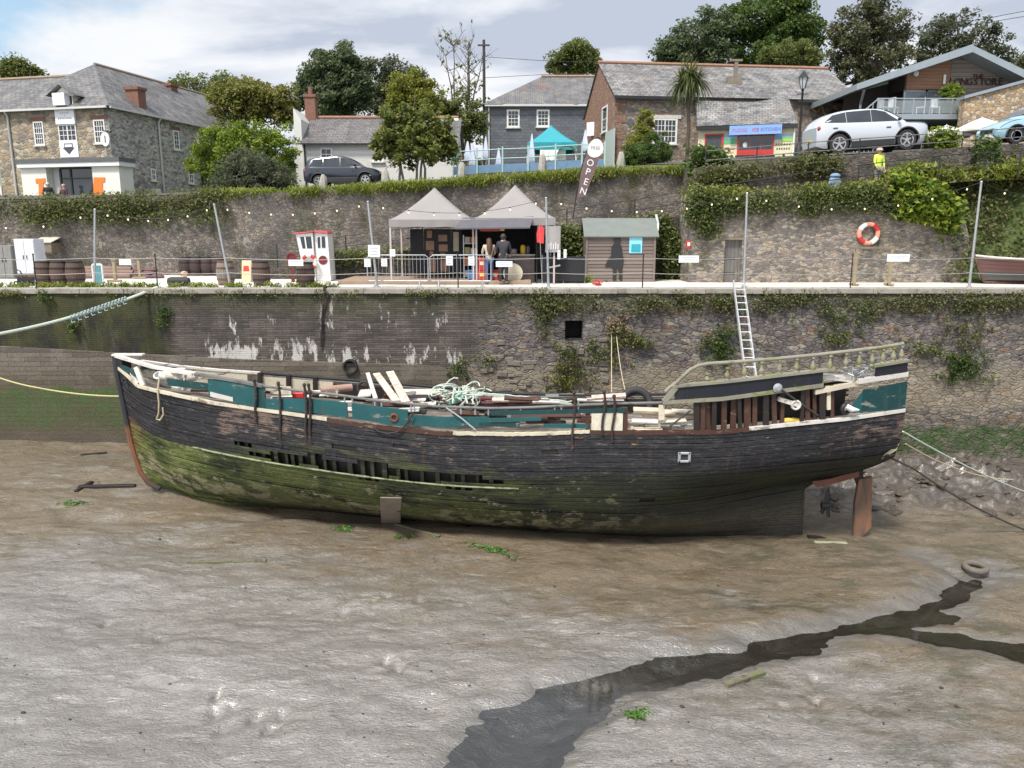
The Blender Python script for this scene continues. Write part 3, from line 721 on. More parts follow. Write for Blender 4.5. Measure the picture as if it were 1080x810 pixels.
ggm = b.ma('MULTIPLY', b.ramp(b.ma('ADD', b.ma('MULTIPLY', b.ramp(b.mr(V, .58, .86), [(0, 1), (1, 0)]), .2), gm), [(.6, 0), (.74, .8)]), b.ramp(b.mr(U, 3, 15), [(.05, 0), (.2, 1), (.6, .9), (.9, .1)]))
col = b.mix(ggm, col, b.mix(n, (.04, .052, .012), (.115, .13, .035)))
col = b.mix(b.ma('MULTIPLY', b.ramp(b.noise(b.vmap(uv, (3.2, 1.1, 1), (1, 7, 0)), 2.0, 6, .72), [(.56, 0), (.68, .6)]), b.mr(V, .5, .8)), col, (.085, .05, .034))
rustv = b.ma('MULTIPLY', b.mr(U, .95, .2), b.ramp(b.mr(V, .25, .68), [(0, 0), (.25, 1), (.7, 1), (.9, 0)]))
col = b.mix(b.ma('MULTIPLY', rustv, b.ramp(n, [(.4, .2), (.55, .8)])), col, (.16, .07, .03))
col = b.mix(b.ma('MULTIPLY', seam['Fac'], b.ramp(n, [(.35, .15), (.65, .8)])), col, (.006, .006, .006))
dk = b.ma('MULTIPLY', b.ramp(b.ma('ADD', b.ma('MULTIPLY', gm, .3), V), [(.2, 1), (.42, 0)]), b.mr(U, 2.5, 7))  # under-hull shade painted into the lowest strakes as near-black
col = b.mix(b.ma('MULTIPLY', dk, .8), col, (.01, .011, .009))
col = b.mix(.7, col, b.ramp(b.noise(b.vmap(p, (1, 1, 1.6)), 14, 6, .75), [(.32, .2), (.68, .8)]), 'OVERLAY')
h = b.ma('ADD', b.ma('MULTIPLY', seam['Fac'], -.45), b.ma('ADD', b.ma('MULTIPLY', nf, 1.0), b.ma('MULTIPLY', b.noise(p, 24, 4, .7), .35)))
M['hull'] = b.fin(col, b.ramp(nf, [(.3, .45), (.7, .8)]), b.bump(h, .85, .035), spec=.35)
def peel(name, c, under, amt=.62, s=1.2):
    b = NB(name); p = b.pos(); n = b.noise(b.vmap(p, (.6, .6, 2)), s*2, 8, .72); m = b.ramp(n, [(amt, 0), (amt+.05, .9)])
    col = b.mix(b.noise(p, 1.5, 5), sc3(c, .6), sc3(c, 1.3)); col = b.mix(m, col, under)
    col = b.mix(b.ramp(b.noise(b.vmap(p, (2, 2, .4)), 2.2, 6, .7), [(.55, 0), (.75, .6)]), col, sc3(under, .35))
    return b.fin(col, .55, b.bump(b.ma('ADD', b.ma('MULTIPLY', m, -.6), b.ma('MULTIPLY', b.noise(p, 26, 4), .4)), .6, .01), spec=.4)
M['teal'] = peel('teal_paint', (.006, .048, .05), (.24, .23, .2), .6); M['teal_light'] = peel('teal_paint_faded', (.012, .085, .092), (.2, .2, .18), .6)
M['cream_peel'] = peel('cream_peeling', (.58, .52, .4), (.14, .1, .065), .56); M['white_peel'] = peel('white_peeling', (.6, .57, .52), (.17, .14, .11), .57)
M['black_peel'] = peel('black_peeling', (.014, .015, .022), (.12, .115, .11), .66); M['lichen_rail'] = peel('lichened_rail', (.25, .235, .18), (.16, .19, .05), .55)
M['lichen_bal'] = peel('lichened_baluster', (.27, .25, .2), (.2, .22, .05), .5, 3); M['grey_rail'] = peel('grey_rail_paint', (.16, .155, .15), (.07, .06, .055), .55)
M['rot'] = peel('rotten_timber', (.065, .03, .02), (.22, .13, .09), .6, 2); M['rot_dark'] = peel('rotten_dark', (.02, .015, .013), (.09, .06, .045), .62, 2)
M['red_oxide'] = peel('red_oxide', (.16, .06, .04), (.3, .2, .15), .6)

boat = thing('wrecked_boat', 'derelict black and green wooden ketch lying on the mud, planks missing from its side', 'boat', (0, 20.5, -6))
rr = random.Random(5)
GU0, GU1, GV0, GV1 = u_at(262, 468), u_at(534, 488), 17.5/30, 20.5/30
NU = 160
BRK = {17: [(.36, .385), (.47, .5)], 21: [(.2, .225), (.30, .318), (.36, .40)], 24: [(.33, .36)], 26: [(.405, .425), (.58, .60)], 15: [(.7, .72)]}
def gap(u, k):
    if k in (18, 19, 20):
        e0 = GU0+(.03, .0, .012)[k-18]; e1 = GU1-(.075, .0, .03)[k-18]
        if e0 < u < e1 and not (k == 18 and (.285 < u < .315 or .4 < u < .412)) and not (k == 20 and (.222 < u < .25)): return False
    return not any(a < u < c for a, c in BRK.get(k, ()))
NU = 160
mb = MB(); uvf = lambda u, v: (u*BL, v)
for k in range(31):
    v0, v1 = max(0, (k-.5)/30+.0009), min(1, (k+.5)/30-.0009); of = rr.uniform(-.014, .01); ph = rr.uniform(0, 6); sg = rr.uniform(-.0012, .0012)
    mb.grid(lambda u, v: hull(u, v0+(v1-v0)*v+sg*math.sin(u*31+ph), 1, of+.008*math.sin(u*19+ph)-.006*(2*v-1)**2), NU, 2, 0, lambda u, v: (u*BL, v0+(v1-v0)*v), lambda u, v, k=k: gap(u, k))
mb.grid(lambda u, v: hull(u, v, -1), NU, 30, 0, uvf)
mb.grid(lambda a, v: hull(1, v)*(1-a)+hull(1, v, -1)*a, 8, 30, 0, lambda a, v: (BL-.2+a*.2, v))
mb.build('hull_planking', M['hull'], boat, True, True, uv=True)
# inside lining and frames behind the missing strakes
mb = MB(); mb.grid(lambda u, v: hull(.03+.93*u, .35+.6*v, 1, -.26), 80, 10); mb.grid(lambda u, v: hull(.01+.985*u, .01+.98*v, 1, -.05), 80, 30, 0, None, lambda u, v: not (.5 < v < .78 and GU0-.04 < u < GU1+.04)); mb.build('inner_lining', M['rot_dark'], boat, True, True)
u = GU0-.02
while u < GU1+.02:
    mb = MB(); w = rr.uniform(.003, .006); dp = rr.uniform(0, .08)
    pts = [(hull(u, v, 1, -.07-dp), hull(u+w, v, 1, -.07-dp), hull(u+w, v, 1, -.24), hull(u, v, 1, -.24)) for v in (.5, .56, .62, .68, .75)]
    for a, c in zip(pts, pts[1:]):
        for k in range(4): mb.quad(a[k], a[(k+1) % 4], c[(k+1) % 4], c[k])
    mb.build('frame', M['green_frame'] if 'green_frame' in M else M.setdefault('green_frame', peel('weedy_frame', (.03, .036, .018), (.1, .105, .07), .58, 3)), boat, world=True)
    u += w+rr.uniform(.004, .017)
def vline(v, u0, u1, n, off, r0, mat, name, side=1):
    mb = MB(); P = [hull(u0+(u1-u0)*i/n, v, side, off) for i in range(n+1)]
    mb.tube(P, [r0*rr.uniform(.75, 1.2) for _ in P], 6); return mb.build(name, mat, boat, True, True)
vline(17.5/30, u_at(196, 452), GU1+.015, 60, .005, .026, peel('green_white_batten', (.24, .27, .16), (.07, .1, .03), .5, 3), 'waterline_batten')
# rubbing strake under the bulwark
def strip_near(tab, px0, px1, h, t, mat, name, n=60, off=.02, side=1, jag=0):
    u0, u1 = u_at(px0, itp(tab, px0), side), u_at(px1, itp(tab, px1), side); mb = MB(); P = []
    for i in range(n+1):
        u = u0+(u1-u0)*i/n; z = line_z(tab, u, side); q = plan(u, side); j = rr.uniform(-jag, jag)
        a = q+BN*(off*side); c = q+BN*((off-t)*side)
        P.append([Vector((a.x, a.y, z+h/2+j)), Vector((a.x, a.y, z-h/2+j)), Vector((c.x, c.y, z-h/2+j)), Vector((c.x, c.y, z+h/2+j))])
    for a, c in zip(P, P[1:]):
        for k in range(4): mb.quad(a[k], a[(k+1) % 4], c[(k+1) % 4], c[k])
    mb.add(P[0], [(0, 1, 2, 3)]); mb.add(P[-1], [(0, 1, 2, 3)])
    return mb.build(name, mat, boat, world=True)
strip_near(STRAKE, 125, 345, .08, .1, M['cream_peel'], 'rubbing_strake', 70, .04)
strip_near(STRAKE, 478, 622, .075, .1, M['cream_peel'], 'rubbing_strake', 50, .04, jag=.008)
strip_near(STRAKE, 790, 958, .08, .1, M['white_peel'], 'rubbing_strake', 50, .04)
strip_near([(x, y+1) for x, y in STRAKE], 345, 478, .09, .1, M['rot'], 'rubbing_strake', 40, .03, jag=.012)
strip_near([(x, y+1) for x, y in STRAKE], 622, 790, .1, .1, M['rot'], 'rubbing_strake', 40, .03, jag=.012)
# deck and its beams
mb = MB(); mb.grid(lambda u, v: hull(.02+.975*u, 1)*(1-v)+hull(.02+.975*u, 1, -1)*v+Vector((0, 0, -.12)), 80, 10)
b = NB('deck_planks'); p = b.pos(); st_ = b.vor(b.vmap(p, (.6, 7, 1)), 1.0)
col = b.mix(b.sep(st_['Color'])[0], (.05, .042, .036), (.2, .17, .14)); col = b.mix(b.ramp(b.noise(p, 2.5, 6, .7), [(.5, 0), (.65, .8)]), col, (.33, .28, .22))
M['deckp'] = b.fin(col, .9, b.bump(b.noise(p, 12, 5, .7), .6, .03)); mb.build('deck', M['deckp'], boat, world=True)
# ---- bulwark boards: (top line, bottom line, px span, paint, name)
def board(top, bot, px0, px1, mat, name, off=.0, th=.05, n=24, side=1, parent=None, k=1):
    u0, u1 = u_at(px0, itp(top, px0), side, k), u_at(px1, itp(top, px1), side, k); mb = MB(); P = []
    for i in range(n+1):
        u = u0+(u1-u0)*i/n; q = plan(u, side, k)
        zt, zb = line_z(top, u, side, k), line_z(bot, u, side, k)
        a = q+BN*(off*side); c = q+BN*((off-th)*side)
        P.append([Vector((a.x, a.y, zt)), Vector((a.x, a.y, zb)), Vector((c.x, c.y, zb)), Vector((c.x, c.y, zt))])
    for a, c in zip(P, P[1:]):
        for j in range(4): mb.quad(a[j], a[(j+1) % 4], c[(j+1) % 4], c[j])
    mb.add(P[0], [(0, 1, 2, 3)]); mb.add(P[-1], [(0, 1, 2, 3)])
    return mb.build(name, mat, parent or boat, world=True)
def sh(tab, d): return [(x, y+d) for x, y in tab]
board([(126, 384), (142, 391)], [(126, 388.5), (142, 397)], 127, 142, M['teal'], 'bulwark_board')
board([(175, 399), (222, 405)], [(175, 406.5), (222, 412)], 176, 222, M['teal'], 'bulwark_board')
board([(218, 399.5), (270, 406)], [(218, 417), (270, 430)], 219, 270, M['teal_light'], 'bulwark_board', .01)
board([(222, 413), (270, 425)], [(222, 418), (270, 428.5)], 222, 246, M['white_peel'], 'bulwark_board', .03)
board([(270, 406), (279, 408)], [(270, 430), (279, 431)], 270.5, 279, M['teal'], 'bulwark_board', 0)
board([(278, 420.5), (331, 421), (350, 423), (433, 433)], [(278, 430.5), (332, 436), (350, 438), (424, 449.5), (433, 449)], 279.5, 366, M['teal_light'], 'bulwark_board')
bp = board([(350, 422.5), (433, 433)], [(350, 438), (424, 449.5), (433, 447)], 371, 430, M['teal_light'], 'bulwark_board', .015)
board([(433, 438), (470, 440), (518, 440)], [(433, 449), (470, 451.5), (515, 449.5)], 434, 516, M['teal_light'], 'bulwark_board', -.01)
board([(517, 441), (572, 440)], [(517, 444.5), (572, 443.5)], 517, 571, M['teal_light'], 'bulwark_board', .03)
board([(500, 446), (548, 445)], [(500, 450), (548, 450)], 505, 548, M['teal'], 'bulwark_board')
board([(517, 433.5), (607, 432), (660, 430.5)], [(517, 438), (607, 436), (660, 435)], 518, 660, M['teal'], 'bulwark_board', .015)
board([(572, 447.5), (620, 447.5)], [(572, 451), (620, 452)], 573, 620, M['teal_light'], 'bulwark_board')
board([(624, 436), (657, 436)], [(624, 453.5), (657, 454)], 624, 657, M['cream_board'], 'bulwark_board', .02, .03)
for a, c in ((280, 302), (340, 352)): board([(278, 409), (360, 414)], [(278, 418), (360, 422)], a, c, M['cream_peel'], 'inner_board', -.3, .03)
AFT = [(902, 413), (958, 402.5)]
board(AFT, [(902, 436.5), (958, 430)], 911, 957.3, M['teal'], 'stern_panel', .0, .05)
board([(896, 432), (911, 412.5)], [(896, 436), (911, 435.5)], 898, 911, M['teal_light'], 'stern_panel', -.01, .05)
board([(890, 402), (958, 392)], [(890, 407), (958, 396.5)], 905, 957.5, M['white_peel'], 'capping', .05, .2)
board([(860, 411), (905, 402)], [(860, 416), (905, 406.5)], 860, 905, M['cream_peel'], 'capping', .03, .2)
# poop: black panels, cap and balustrade
PT = [(700, 409.5), (715, 408), (770, 403), (868, 391.5), (925, 386.5), (958, 381)]
board(PT, [(700, 423), (760, 419), (868, 404), (925, 398), (958, 392)], 712, 868, M['black_peel'], 'poop_panel', .03, .06, 30)
board(PT, [(700, 423), (868, 404), (925, 401.5), (958, 392)], 924, 957.3, M['black_peel'], 'poop_panel', .03, .06, 8)
board(sh(PT, -2.3), sh(PT, .3), 709, 880, M['lichen_rail'], 'poop_cap', .07, .2, 30)
board(sh(PT, -2.3), sh(PT, .3), 921, 958, M['lichen_rail'], 'poop_cap', .07, .2, 8)
board([(698, 422.5), (760, 418.5), (868, 404)], [(698, 426), (760, 422.5), (868, 408)], 699, 868, M['lichen_rail'], 'poop_sill', .06, .2, 30)
a = side_pt(700, 423.5, 1, 1, .03); c = side_pt(713, 408.5, 1, 1, .03)
mb = MB(); mb.bar(a, c, .07, .12); mb.build('raking_post', M['lichen_rail'], boat, world=True)
BR = [(702, 413), (706, 409), (713, 404), (720, 397.5), (728, 390), (737, 385.5), (748, 383.5), (780, 381.5), (820, 378.3), (860, 374.5), (900, 370), (930, 366.5), (953, 362.5)]
mb = MB(); pts = []
for (x0, y0), (x1, y1) in zip(BR, BR[1:]):
    for k in range(4): pts.append(side_pt(x0+(x1-x0)*k/4, y0+(y1-y0)*k/4, 1, 1, -.02))
pts.append(side_pt(953, 362.5, 1, 1, -.02))
mb.tube(pts, .045, 8); mb.build('balustrade_rail', M['lichen_rail'], boat, True, True)
for i, px in enumerate([746, 767, 785, 803, 822, 840, 857, 875, 892, 906, 919.5, 931, 942, 950.5]):
    f = side_pt(px, itp(PT, px)-2.4, 1, 1, -.02); t = side_pt(px, itp(BR, px)+1.5, 1, 1, -.02)
    if px > 845 and px < 925: f = side_pt(px, itp(PT, px)+(1 if px < 890 else -1), 1, 1, -.02)
    if px in (746, 767): t = f+(t-f)*.8
    H = (t-f).length
    if px == 746: t = f+(t-f)*.65; H *= .65
    mb = MB(); mb.lathe([(.055, 0), (.055, .06*H), (.03, .12*H), (.062, .3*H), (.06, .42*H), (.026, .7*H), (.024, .82*H), (.05, .88*H), (.05, H)], f, 10)
    mb.build('baluster', M['lichen_bal'], boat, True, True)
# rotten stanchions aft, under the poop sill
for i, px in enumerate([735, 741.5, 747.5, 753, 764, 774, 781, 789, 797, 808, 818, 826, 846, 853, 861, 868, 879]):
    w = [6, 5, 6, 5, 5.5, 6, 4, 7, 5, 6, 5, 4, 4, 5, 4, 6, 4][i]
    a = side_pt(px, itp(STRAKE, px)+.5, 1, 1, -.04-.05*(i % 3)); c = side_pt(px+rr.uniform(-1.5, 1.5), itp([(735, 424), (868, 407), (900, 404)], px), 1, 1, -.04-.05*(i % 3))
    mb = MB(); mb.bar(a, c, w/43., rr.uniform(.06, .12), up=BN); mb.build('bulwark_stanchion', M['rot'] if i % 3 else M['rot_dark'], boat, world=True, bevel=.008)
for px, y0, y1, w in ((620, 436, 456, 5), (659, 429, 458, 6), (698, 427, 443, 6), (874.5, 410, 432, 4)):
    mb = MB(); mb.bar(side_pt(px, y1, 1, 1, -.06), side_pt(px, y0, 1, 1, -.06), w/43., .1, up=BN)
    mb.build('bulwark_stanchion', M['rot'] if px < 690 else M['cream_peel'], boat, world=True, bevel=.008)
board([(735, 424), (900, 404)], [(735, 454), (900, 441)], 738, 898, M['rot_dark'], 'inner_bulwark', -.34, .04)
# rails
def rail(tab, px0, px1, r, mat, name, side=1, n=50, off=-.03, dz=0):
    u0, u1 = u_at(px0, itp(tab, px0), side), u_at(px1, itp(tab, px1), side); mb = MB(); P = []
    for i in range(n+1):
        u = u0+(u1-u0)*i/n; q = plan(u, side)+BN*(off*side); q.z = line_z(tab, u, side)+dz; P.append(q)
    mb.tube(P, r, 8); return mb.build(name, mat, boat, True, True)
rail(RAIL, 276, 703, .034, M['grey_rail'], 'top_rail'); 
strip_near(RAIL, 121, 205, .075, .17, M['white_peel'], 'bow_rail', 20, .04)
strip_near(RAIL, 203, 277, .06, .17, M['grey_rail'], 'bow_rail', 20, .04)
FT = [(120, 374), (150, 380.5), (190, 386), (230, 390), (275, 393), (340, 398.5), (370, 400.5), (408, 403.5), (461, 408), (543, 415), (610, 416), (701, 415.5), (800, 410)]
strip_near(FT, 150, 275, .06, .15, M['white_peel'], 'far_rail', 30, .03, -1)
rail(FT, 275, 703, .04, M['black_peel'], 'far_rail', -1); rail(sh(FT, 2.6), 278, 700, .03, M['grey_rail'], 'far_rail', -1)
board(sh(FT, 1.5), sh(FT, 22), 140, 262, M['cream_peel'], 'far_bulwark', -.05, .05, 30, -1)
board(sh(FT, 1.5), sh(FT, 6.5), 152, 186, M['teal'], 'far_bulwark_board', -.11, .05, 10, -1)
for a, c in ((279, 303.5), (309, 331), (336, 352)): board(sh(FT, 3.4), sh(FT, 18), a, c, M['cream_peel'], 'far_bulwark', -.05, .04, 8, -1)
board(sh(FT, 5), sh(FT, 20), 352, 700, M['rot_dark'], 'far_bulwark', -.02, .04, 30, -1)
for px in (276, 306, 334): 
    mb = MB(); mb.bar(side_pt(px, itp(FT, px)+20, -1, 1, -.12), side_pt(px, itp(FT, px), -1, 1, -.12), .12, .1, up=BN); mb.build('far_stanchion', M['rot_dark'], boat, world=True)
# bow posts, inner white bulwark pieces
for px0, y0, px1, y1, w in ((142.5, 387, 150, 407, .14), (138, 393, 144.5, 405, .1), (195, 393, 192, 411, .05)):
    mb = MB(); mb.bar(side_pt(px1, y1, 1, 1, -.05), side_pt(px0, y0, 1, 1, -.05), w, .08, up=BN); mb.build('bow_post', M['white_peel'], boat, world=True, bevel=.008)
mb = MB(); q = BA+BT*.02; zt = zat(375, q.y)
mb.bar((q.x-.1, q.y, zt+.02), Vector((q.x, q.y, zt+.02))+BT*.75+BN*(-.1), .22, .06, up=(0, 0, 1)); mb.build('stem_cap', M['white_peel'], boat, world=True, bevel=.01)
board(sh(RAIL, 1), sh(STRAKE, 0), 122, 128, M['black_peel'], 'stem_bulwark', .0, .06, 4)
board(sh(FT, 1), sh(STRAKE, 0), 122, 140, M['black_peel'], 'stem_bulwark', .0, .06, 4, -1)
mb = MB(); mb.tube([hull(0, v)+BT*-.05 for v in (0, .05, .14, .26, .39, .5, .65, .8, 1)]+[Vector((BA.x-.03, BA.y, zt))], .085, 8)
b = NB('stem_timber'); z = b.sep(b.pos())[2]; n = b.noise(b.pos(), 2, 6, .7)
col = b.mix(b.ramp(b.mr(z, -5.6, -3.2), [(.05, 0), (.3, 1), (.8, 1), (.86, 0)]), (.03, .03, .036), b.mix(n, (.07, .03, .015), (.28, .12, .06)))
M['stem'] = b.fin(col, .85, b.bump(n, .5, .03)); mb.build('stem', M['stem'], boat, True, True)
# iron chain plates that rise above the rail
for px, y0, y1 in ((271.5, 401, 447), (296.5, 404, 470), (323.5, 406, 470), (328, 406, 469), (605, 414, 473), (636.5, 413, 459), (647, 418, 466)):
    u = u_at(px, 440); mb = MB(); q = plan(u)+BN*.055
    zt, zb = zat(y0, q.y), zat(y1, q.y)
    mb.tube([(q.x+.03*math.sin(k), q.y-.0, zt+(zb-zt)*k/6) for k in range(7)], .032, 6)
    mb.ball((q.x, q.y, zt), .05, 8); mb.build('chain_plate', M['chain_rust'] if 'chain_rust' in M else M.setdefault('chain_rust', peel('rusty_iron', (.035, .027, .025), (.13, .055, .035), .55, 3)), boat, True, True)
for px in (363, 371, 395, 402, 433, 436.5, 486, 501, 515, 549, 585, 592, 610, 648):
    y = itp(RAIL, px); mb = MB(); mb.tube([side_pt(px, y+7, 1, 1, -.04), side_pt(px, y-(4 if px > 605 else 0), 1, 1, -.04)], .022, 6)
    mb.build('rail_support', M['galvanised'], boat, True, True)
# fairleads and hawse holes
def ringpart(px, py, rx, mat, name, off=.03, hole=True, k=1):
    u = u_at(px, py); q = plan(u)+BN*off; q.z = zat(py, q.y)
    Mx = Matrix.Rotation(PI/2, 3, 'X'); mb = MB(); mb.torus(q, rx, rx*.35, Mx, 20, 8)
    o = mb.build(name, mat, boat, True, True)
    if hole:
        mb = MB(); mb.lathe([(rx*.9, 0), (0, .004)], q+BN*-.005, 16, Mx); mb.build('hole', M['opening_dark'], o, world=True)  # flat disc, its dark colour replaces the shade within the ring
ringpart(416, 440.5, .085, M['rust'], 'hawse_ring', .03); ringpart(133, 401.5, .06, M['black_iron'], 'hawse_ring', .06)
P = hull(u_at(722, 482), .72, 1, .04); 
for _ in range(3):
    lo, hi = .4, 1
    for _ in range(30):
        m = (lo+hi)/2
        if proj(hull(u_at(722, 470), m))[1] > 482: lo = m
        else: hi = m
P = hull(u_at(722, 470), lo, 1, .03); mb = MB()
for a, c, w, h_ in ((0, .1, .3, .06), (0, -.1, .3, .06), (.12, 0, .07, .26), (-.12, 0, .07, .26)): mb.box(P+Vector((a, 0, c)), (w, .06, h_))
o = mb.build('fairlead', M['galvanised'], boat, world=True, bevel=.015)
mb = MB(); mb.box(P+Vector((0, .02, 0)), (.2, .02, .18)); mb.build('hole', M['opening_dark'], o, world=True)  # dark plate in place of the shade inside the fairlead
# deadwood gear: rudder, propeller, stern post, skeg
CL = lambda px, py, off=0: (lambda Y: at(px, py, Y))(BE.y+(-.35)+off)
mb = MB()
q = [CL(906, 506), CL(920, 503), CL(919, 556), CL(903, 573), CL(900, 570), CL(902, 530)]
mb.prism(q, (0, .12, 0)); b = NB('rudder_timber'); n = b.noise(b.vmap(b.pos(), (2, 2, .5)), 2, 7, .7)
M['rudder'] = b.fin(b.ramp(n, [(.3, (.05, .04, .032)), (.5, (.13, .085, .06)), (.66, (.24, .11, .06))]), .85, b.bump(n, .6, .03)); mb.build('rudder', M['rudder'], boat, world=True)
mb = MB(); mb.prism([CL(897, 494, .03), CL(910, 488, .03), CL(911, 507, .03), CL(905, 513, .03)], (0, .08, 0)); mb.build('rudder_stock', M['rot_dark'], boat, world=True)
mb = MB(); mb.prism([CL(856, 508), CL(876, 505), CL(906, 496), CL(906, 503), CL(880, 510), CL(862, 514)], (0, .14, 0)); mb.build('counter_timber', M['red_oxide'], boat, world=True)
mb = MB()
c0 = CL(871, 533)
for k in range(3):
    an = k*2.094+1.4; d = Vector((math.cos(an)*.3, 0, math.sin(an))); e = Vector((math.cos(an+1.57)*.2, .08, math.sin(an+1.57)*.6))
    mb.prism([c0+d*.05-e*.15, c0+d*.3-e*.28, c0+d*.52, c0+d*.3+e*.28, c0+d*.05+e*.15], (.03, .02, 0))
mb.lathe([(.08, -.12), (.08, .1), (.03, .2)], c0, 12, Matrix.Rotation(PI/2, 3, 'Y')); mb.build('propeller', M['black_iron'], boat, world=True)
mb = MB(); mb.bar(CL(852, 567), CL(903, 571.5), .13, .12); mb.build('skeg', M['rot_dark'], boat, world=True)
# stern eye with its ring
q = side_pt(819, 409, 1, 1, .09); mb = MB(); mb.lathe([(.09, 0), (.11, .02), (.05, .04), (.055, .08), (0, .08)], q, 16, Matrix.Rotation(PI/2, 3, 'X')); mb.build('stern_eye', M['galvanised'], boat, True, True)
# white trailing arm of the stern pulpit and odd fittings
mb = MB(); q0 = side_pt(826, 424, 1, 1, -.05); mb.box(q0+Vector((.15, 0, 0)), (.55, .12, .1), 0, 0, Matrix.Rotation(.3, 3, 'Y')); mb.torus(q0+Vector((.3, -.06, -.06)), .1, .03, Matrix.Rotation(PI/2, 3, 'X'), 16, 6)
mb.build('mooring_cleat', M['white_peel'], boat, world=True)
mb = MB(); q0 = side_pt(892, 431, 1, 1, .0); mb.torus(q0, .11, .05, Matrix.Rotation(PI/2, 3, 'X') @ Matrix.Rotation(.4, 3, 'Y'), 18, 8); mb.build('stern_fairlead', M['black_iron'], boat, True, True)
board([(842, 395), (900, 398)], [(842, 397), (900, 404)], 866, 902, M['white_peel'], 'broken_cap', -.05, .3, 6)
HB = hull(u_at(949, 460), .70, 1, .03); mb = MB()
mb.add([hull(.985, .68, 1, .02), hull(.985, .72, 1, .02), hull(.999, .79, 1, .02), hull(.999, .74, 1, .02)], [(0, 1, 2, 3)]); mb.build('repair_patch', mm('cream_patch', (.5, .48, .33), .8, .25, 8), boat, world=True)
# anchor chain gear on the fore deck
q = hull(u_at(172, 410), 1)*.7+hull(u_at(172, 410), 1, -1)*.3; q.z += .0
mb = MB(); mb.lathe([(.2, 0), (.2, .1), (.13, .16), (.13, .42), (.2, .5), (.2, .58), (0, .6)], q, 14); mb.lathe([(.12, -.5), (.16, -.3), (.1, -.2), (.1, .2), (.16, .3), (.12, .5)], q+Vector((0, 0, .38)), 12, Matrix.Rotation(PI/2, 3, 'Y'))
mb.build('windlass', M['white_weathered'], boat, True, True)
# ---- loose things lying in the boat
def in_boat(px, py, k=0):   # k: 1 near rail .. -1 far rail
    u = u_at(px, py, 1, abs(k) if k else 0); P = plan(u, 1, k); P.z = zat(py, P.y); return P
def plank(a, c, w, t, mat, name, label, cat, group=None, up=(0, -.35, 1)):
    mb = MB(); mb.bar(a, c, w, t, up=up); return tag(mb.build(name, mat, bevel=.004), label, cat, group)
b = NB('pink_plank'); v = b.pos(); n = b.noise(b.vmap(v, (2, 2, 2)), 2, 6, .7)
M['pink'] = b.fin(b.ramp(n, [(.35, (.4, .29, .22)), (.5, (.56, .44, .36)), (.65, (.66, .6, .55))]), .75, b.bump(n, .3, .01))
plank(in_boat(369.5, 393.5, -.35), in_boat(396, 420, .85), .11, .03, M['white_peel'], 'loose_plank', 'narrow white plank leaning on the rail, leftmost of the three sloping planks', 'plank', 'sloping planks amidships')
plank(in_boat(374, 394, -.45), in_boat(418, 423, .85), .2, .035, M['pink'], 'loose_plank', 'middle one of three bare planks sloping down to the near rail', 'plank', 'sloping planks amidships')
plank(in_boat(387, 392, -.5), in_boat(428, 424, .85), .22, .035, M['pink'], 'loose_plank', 'widest bare plank sloping to the rail, rightmost of three', 'plank', 'sloping planks amidships')
a, c = in_boat(338, 412, .3), in_boat(371, 408.5, .1); mb = MB(); mb.tube([a, (a+c)/2, c], [.09, .11, .1], 12); mm('pink_log', (.33, .2, .16), .8, .3, 5); tag(mb.build('loose_spar', M['pink_log'], smooth=True), 'reddish rounded spar lying behind the rail left of the sloping planks', 'spar')
plank(in_boat(371, 411, -.3), in_boat(384, 418, .3), .35, .03, M['white_peel'], 'loose_board', 'short pale board lying flat under the sloping planks', 'board')
plank(in_boat(410, 414, -.2), in_boat(458, 414, -.15), .3, .06, M['pink'], 'loose_plank', 'long pinkish plank lying flat on deck left of the rope heap', 'plank')
plank(in_boat(432, 419.5, .3), in_boat(462, 419.5, .3), .16, .1, M['rot_dark'], 'loose_timber', 'dark timber lying on deck in front of the long pinkish plank', 'timber')
mm('maroon_cloth', (.12, .04, .045), .85, .3, 4)
for y, lab in ((419, 'upper maroon rolled sail bundle beside the rope heap'), (424, 'lower maroon rolled sail bundle beside the rope heap')):
    a, c = in_boat(463, y-1, .25), in_boat(536, y+2, .3); mb = MB()
    mb.tube([a+(c-a)*(i/10)+Vector((0, 0, rr.uniform(-.02, .02))) for i in range(11)], [.05+.05*math.sin(PI*min(1, (i+1)/8)) for i in range(11)], 10); tag(mb.build('sail_bundle', M['maroon_cloth'], smooth=True), lab, 'sail bundle')
mb = MB()
for k in range(46):
    cx, cy = rr.uniform(462, 504), rr.uniform(410, 426); P0 = in_boat(cx, cy, rr.uniform(-.3, .55)); ph = rr.uniform(0, 6.3); A_ = rr.uniform(.12, .34); B_ = rr.uniform(.06, .2); tl = rr.uniform(-.6, .6)
    pts = [P0+Vector((A_*math.cos(ph+t), .15*math.sin(2*t+ph), B_*math.sin(t+ph)+tl*.2*math.cos(t))) for t in [i*.45 for i in range(rr.randint(9, 14))]]
    mb.tube(pts, .018, 5)
for k in range(7):
    P = [in_boat(498+i*13+rr.uniform(-3, 3), 414+i*1.3+rr.uniform(-1.8, 2.6), .1) for i in range(9)]; mb.tube(P, .018, 5)
for px in (478, 492, 499): mb.tube([in_boat(px+rr.uniform(-1, 1), 410+3*i, .2+.15*i) for i in range(6)], .02, 5)
tag(mb.build('rope_heap', M['rope_pale'], smooth=True), 'tangled heap of pale green mooring rope piled amidships on the wreck', 'rope')
mb = MB()
for k in range(9):
    P0 = in_boat(480+rr.uniform(-4, 5), 420+rr.uniform(-3, 3), .45); ph = rr.uniform(0, 6)
    mb.tube([P0+Vector((.16*math.cos(ph+t), .1*math.sin(t), .09*math.sin(t*1.3+ph))) for t in [i*.5 for i in range(10)]], .014, 5)
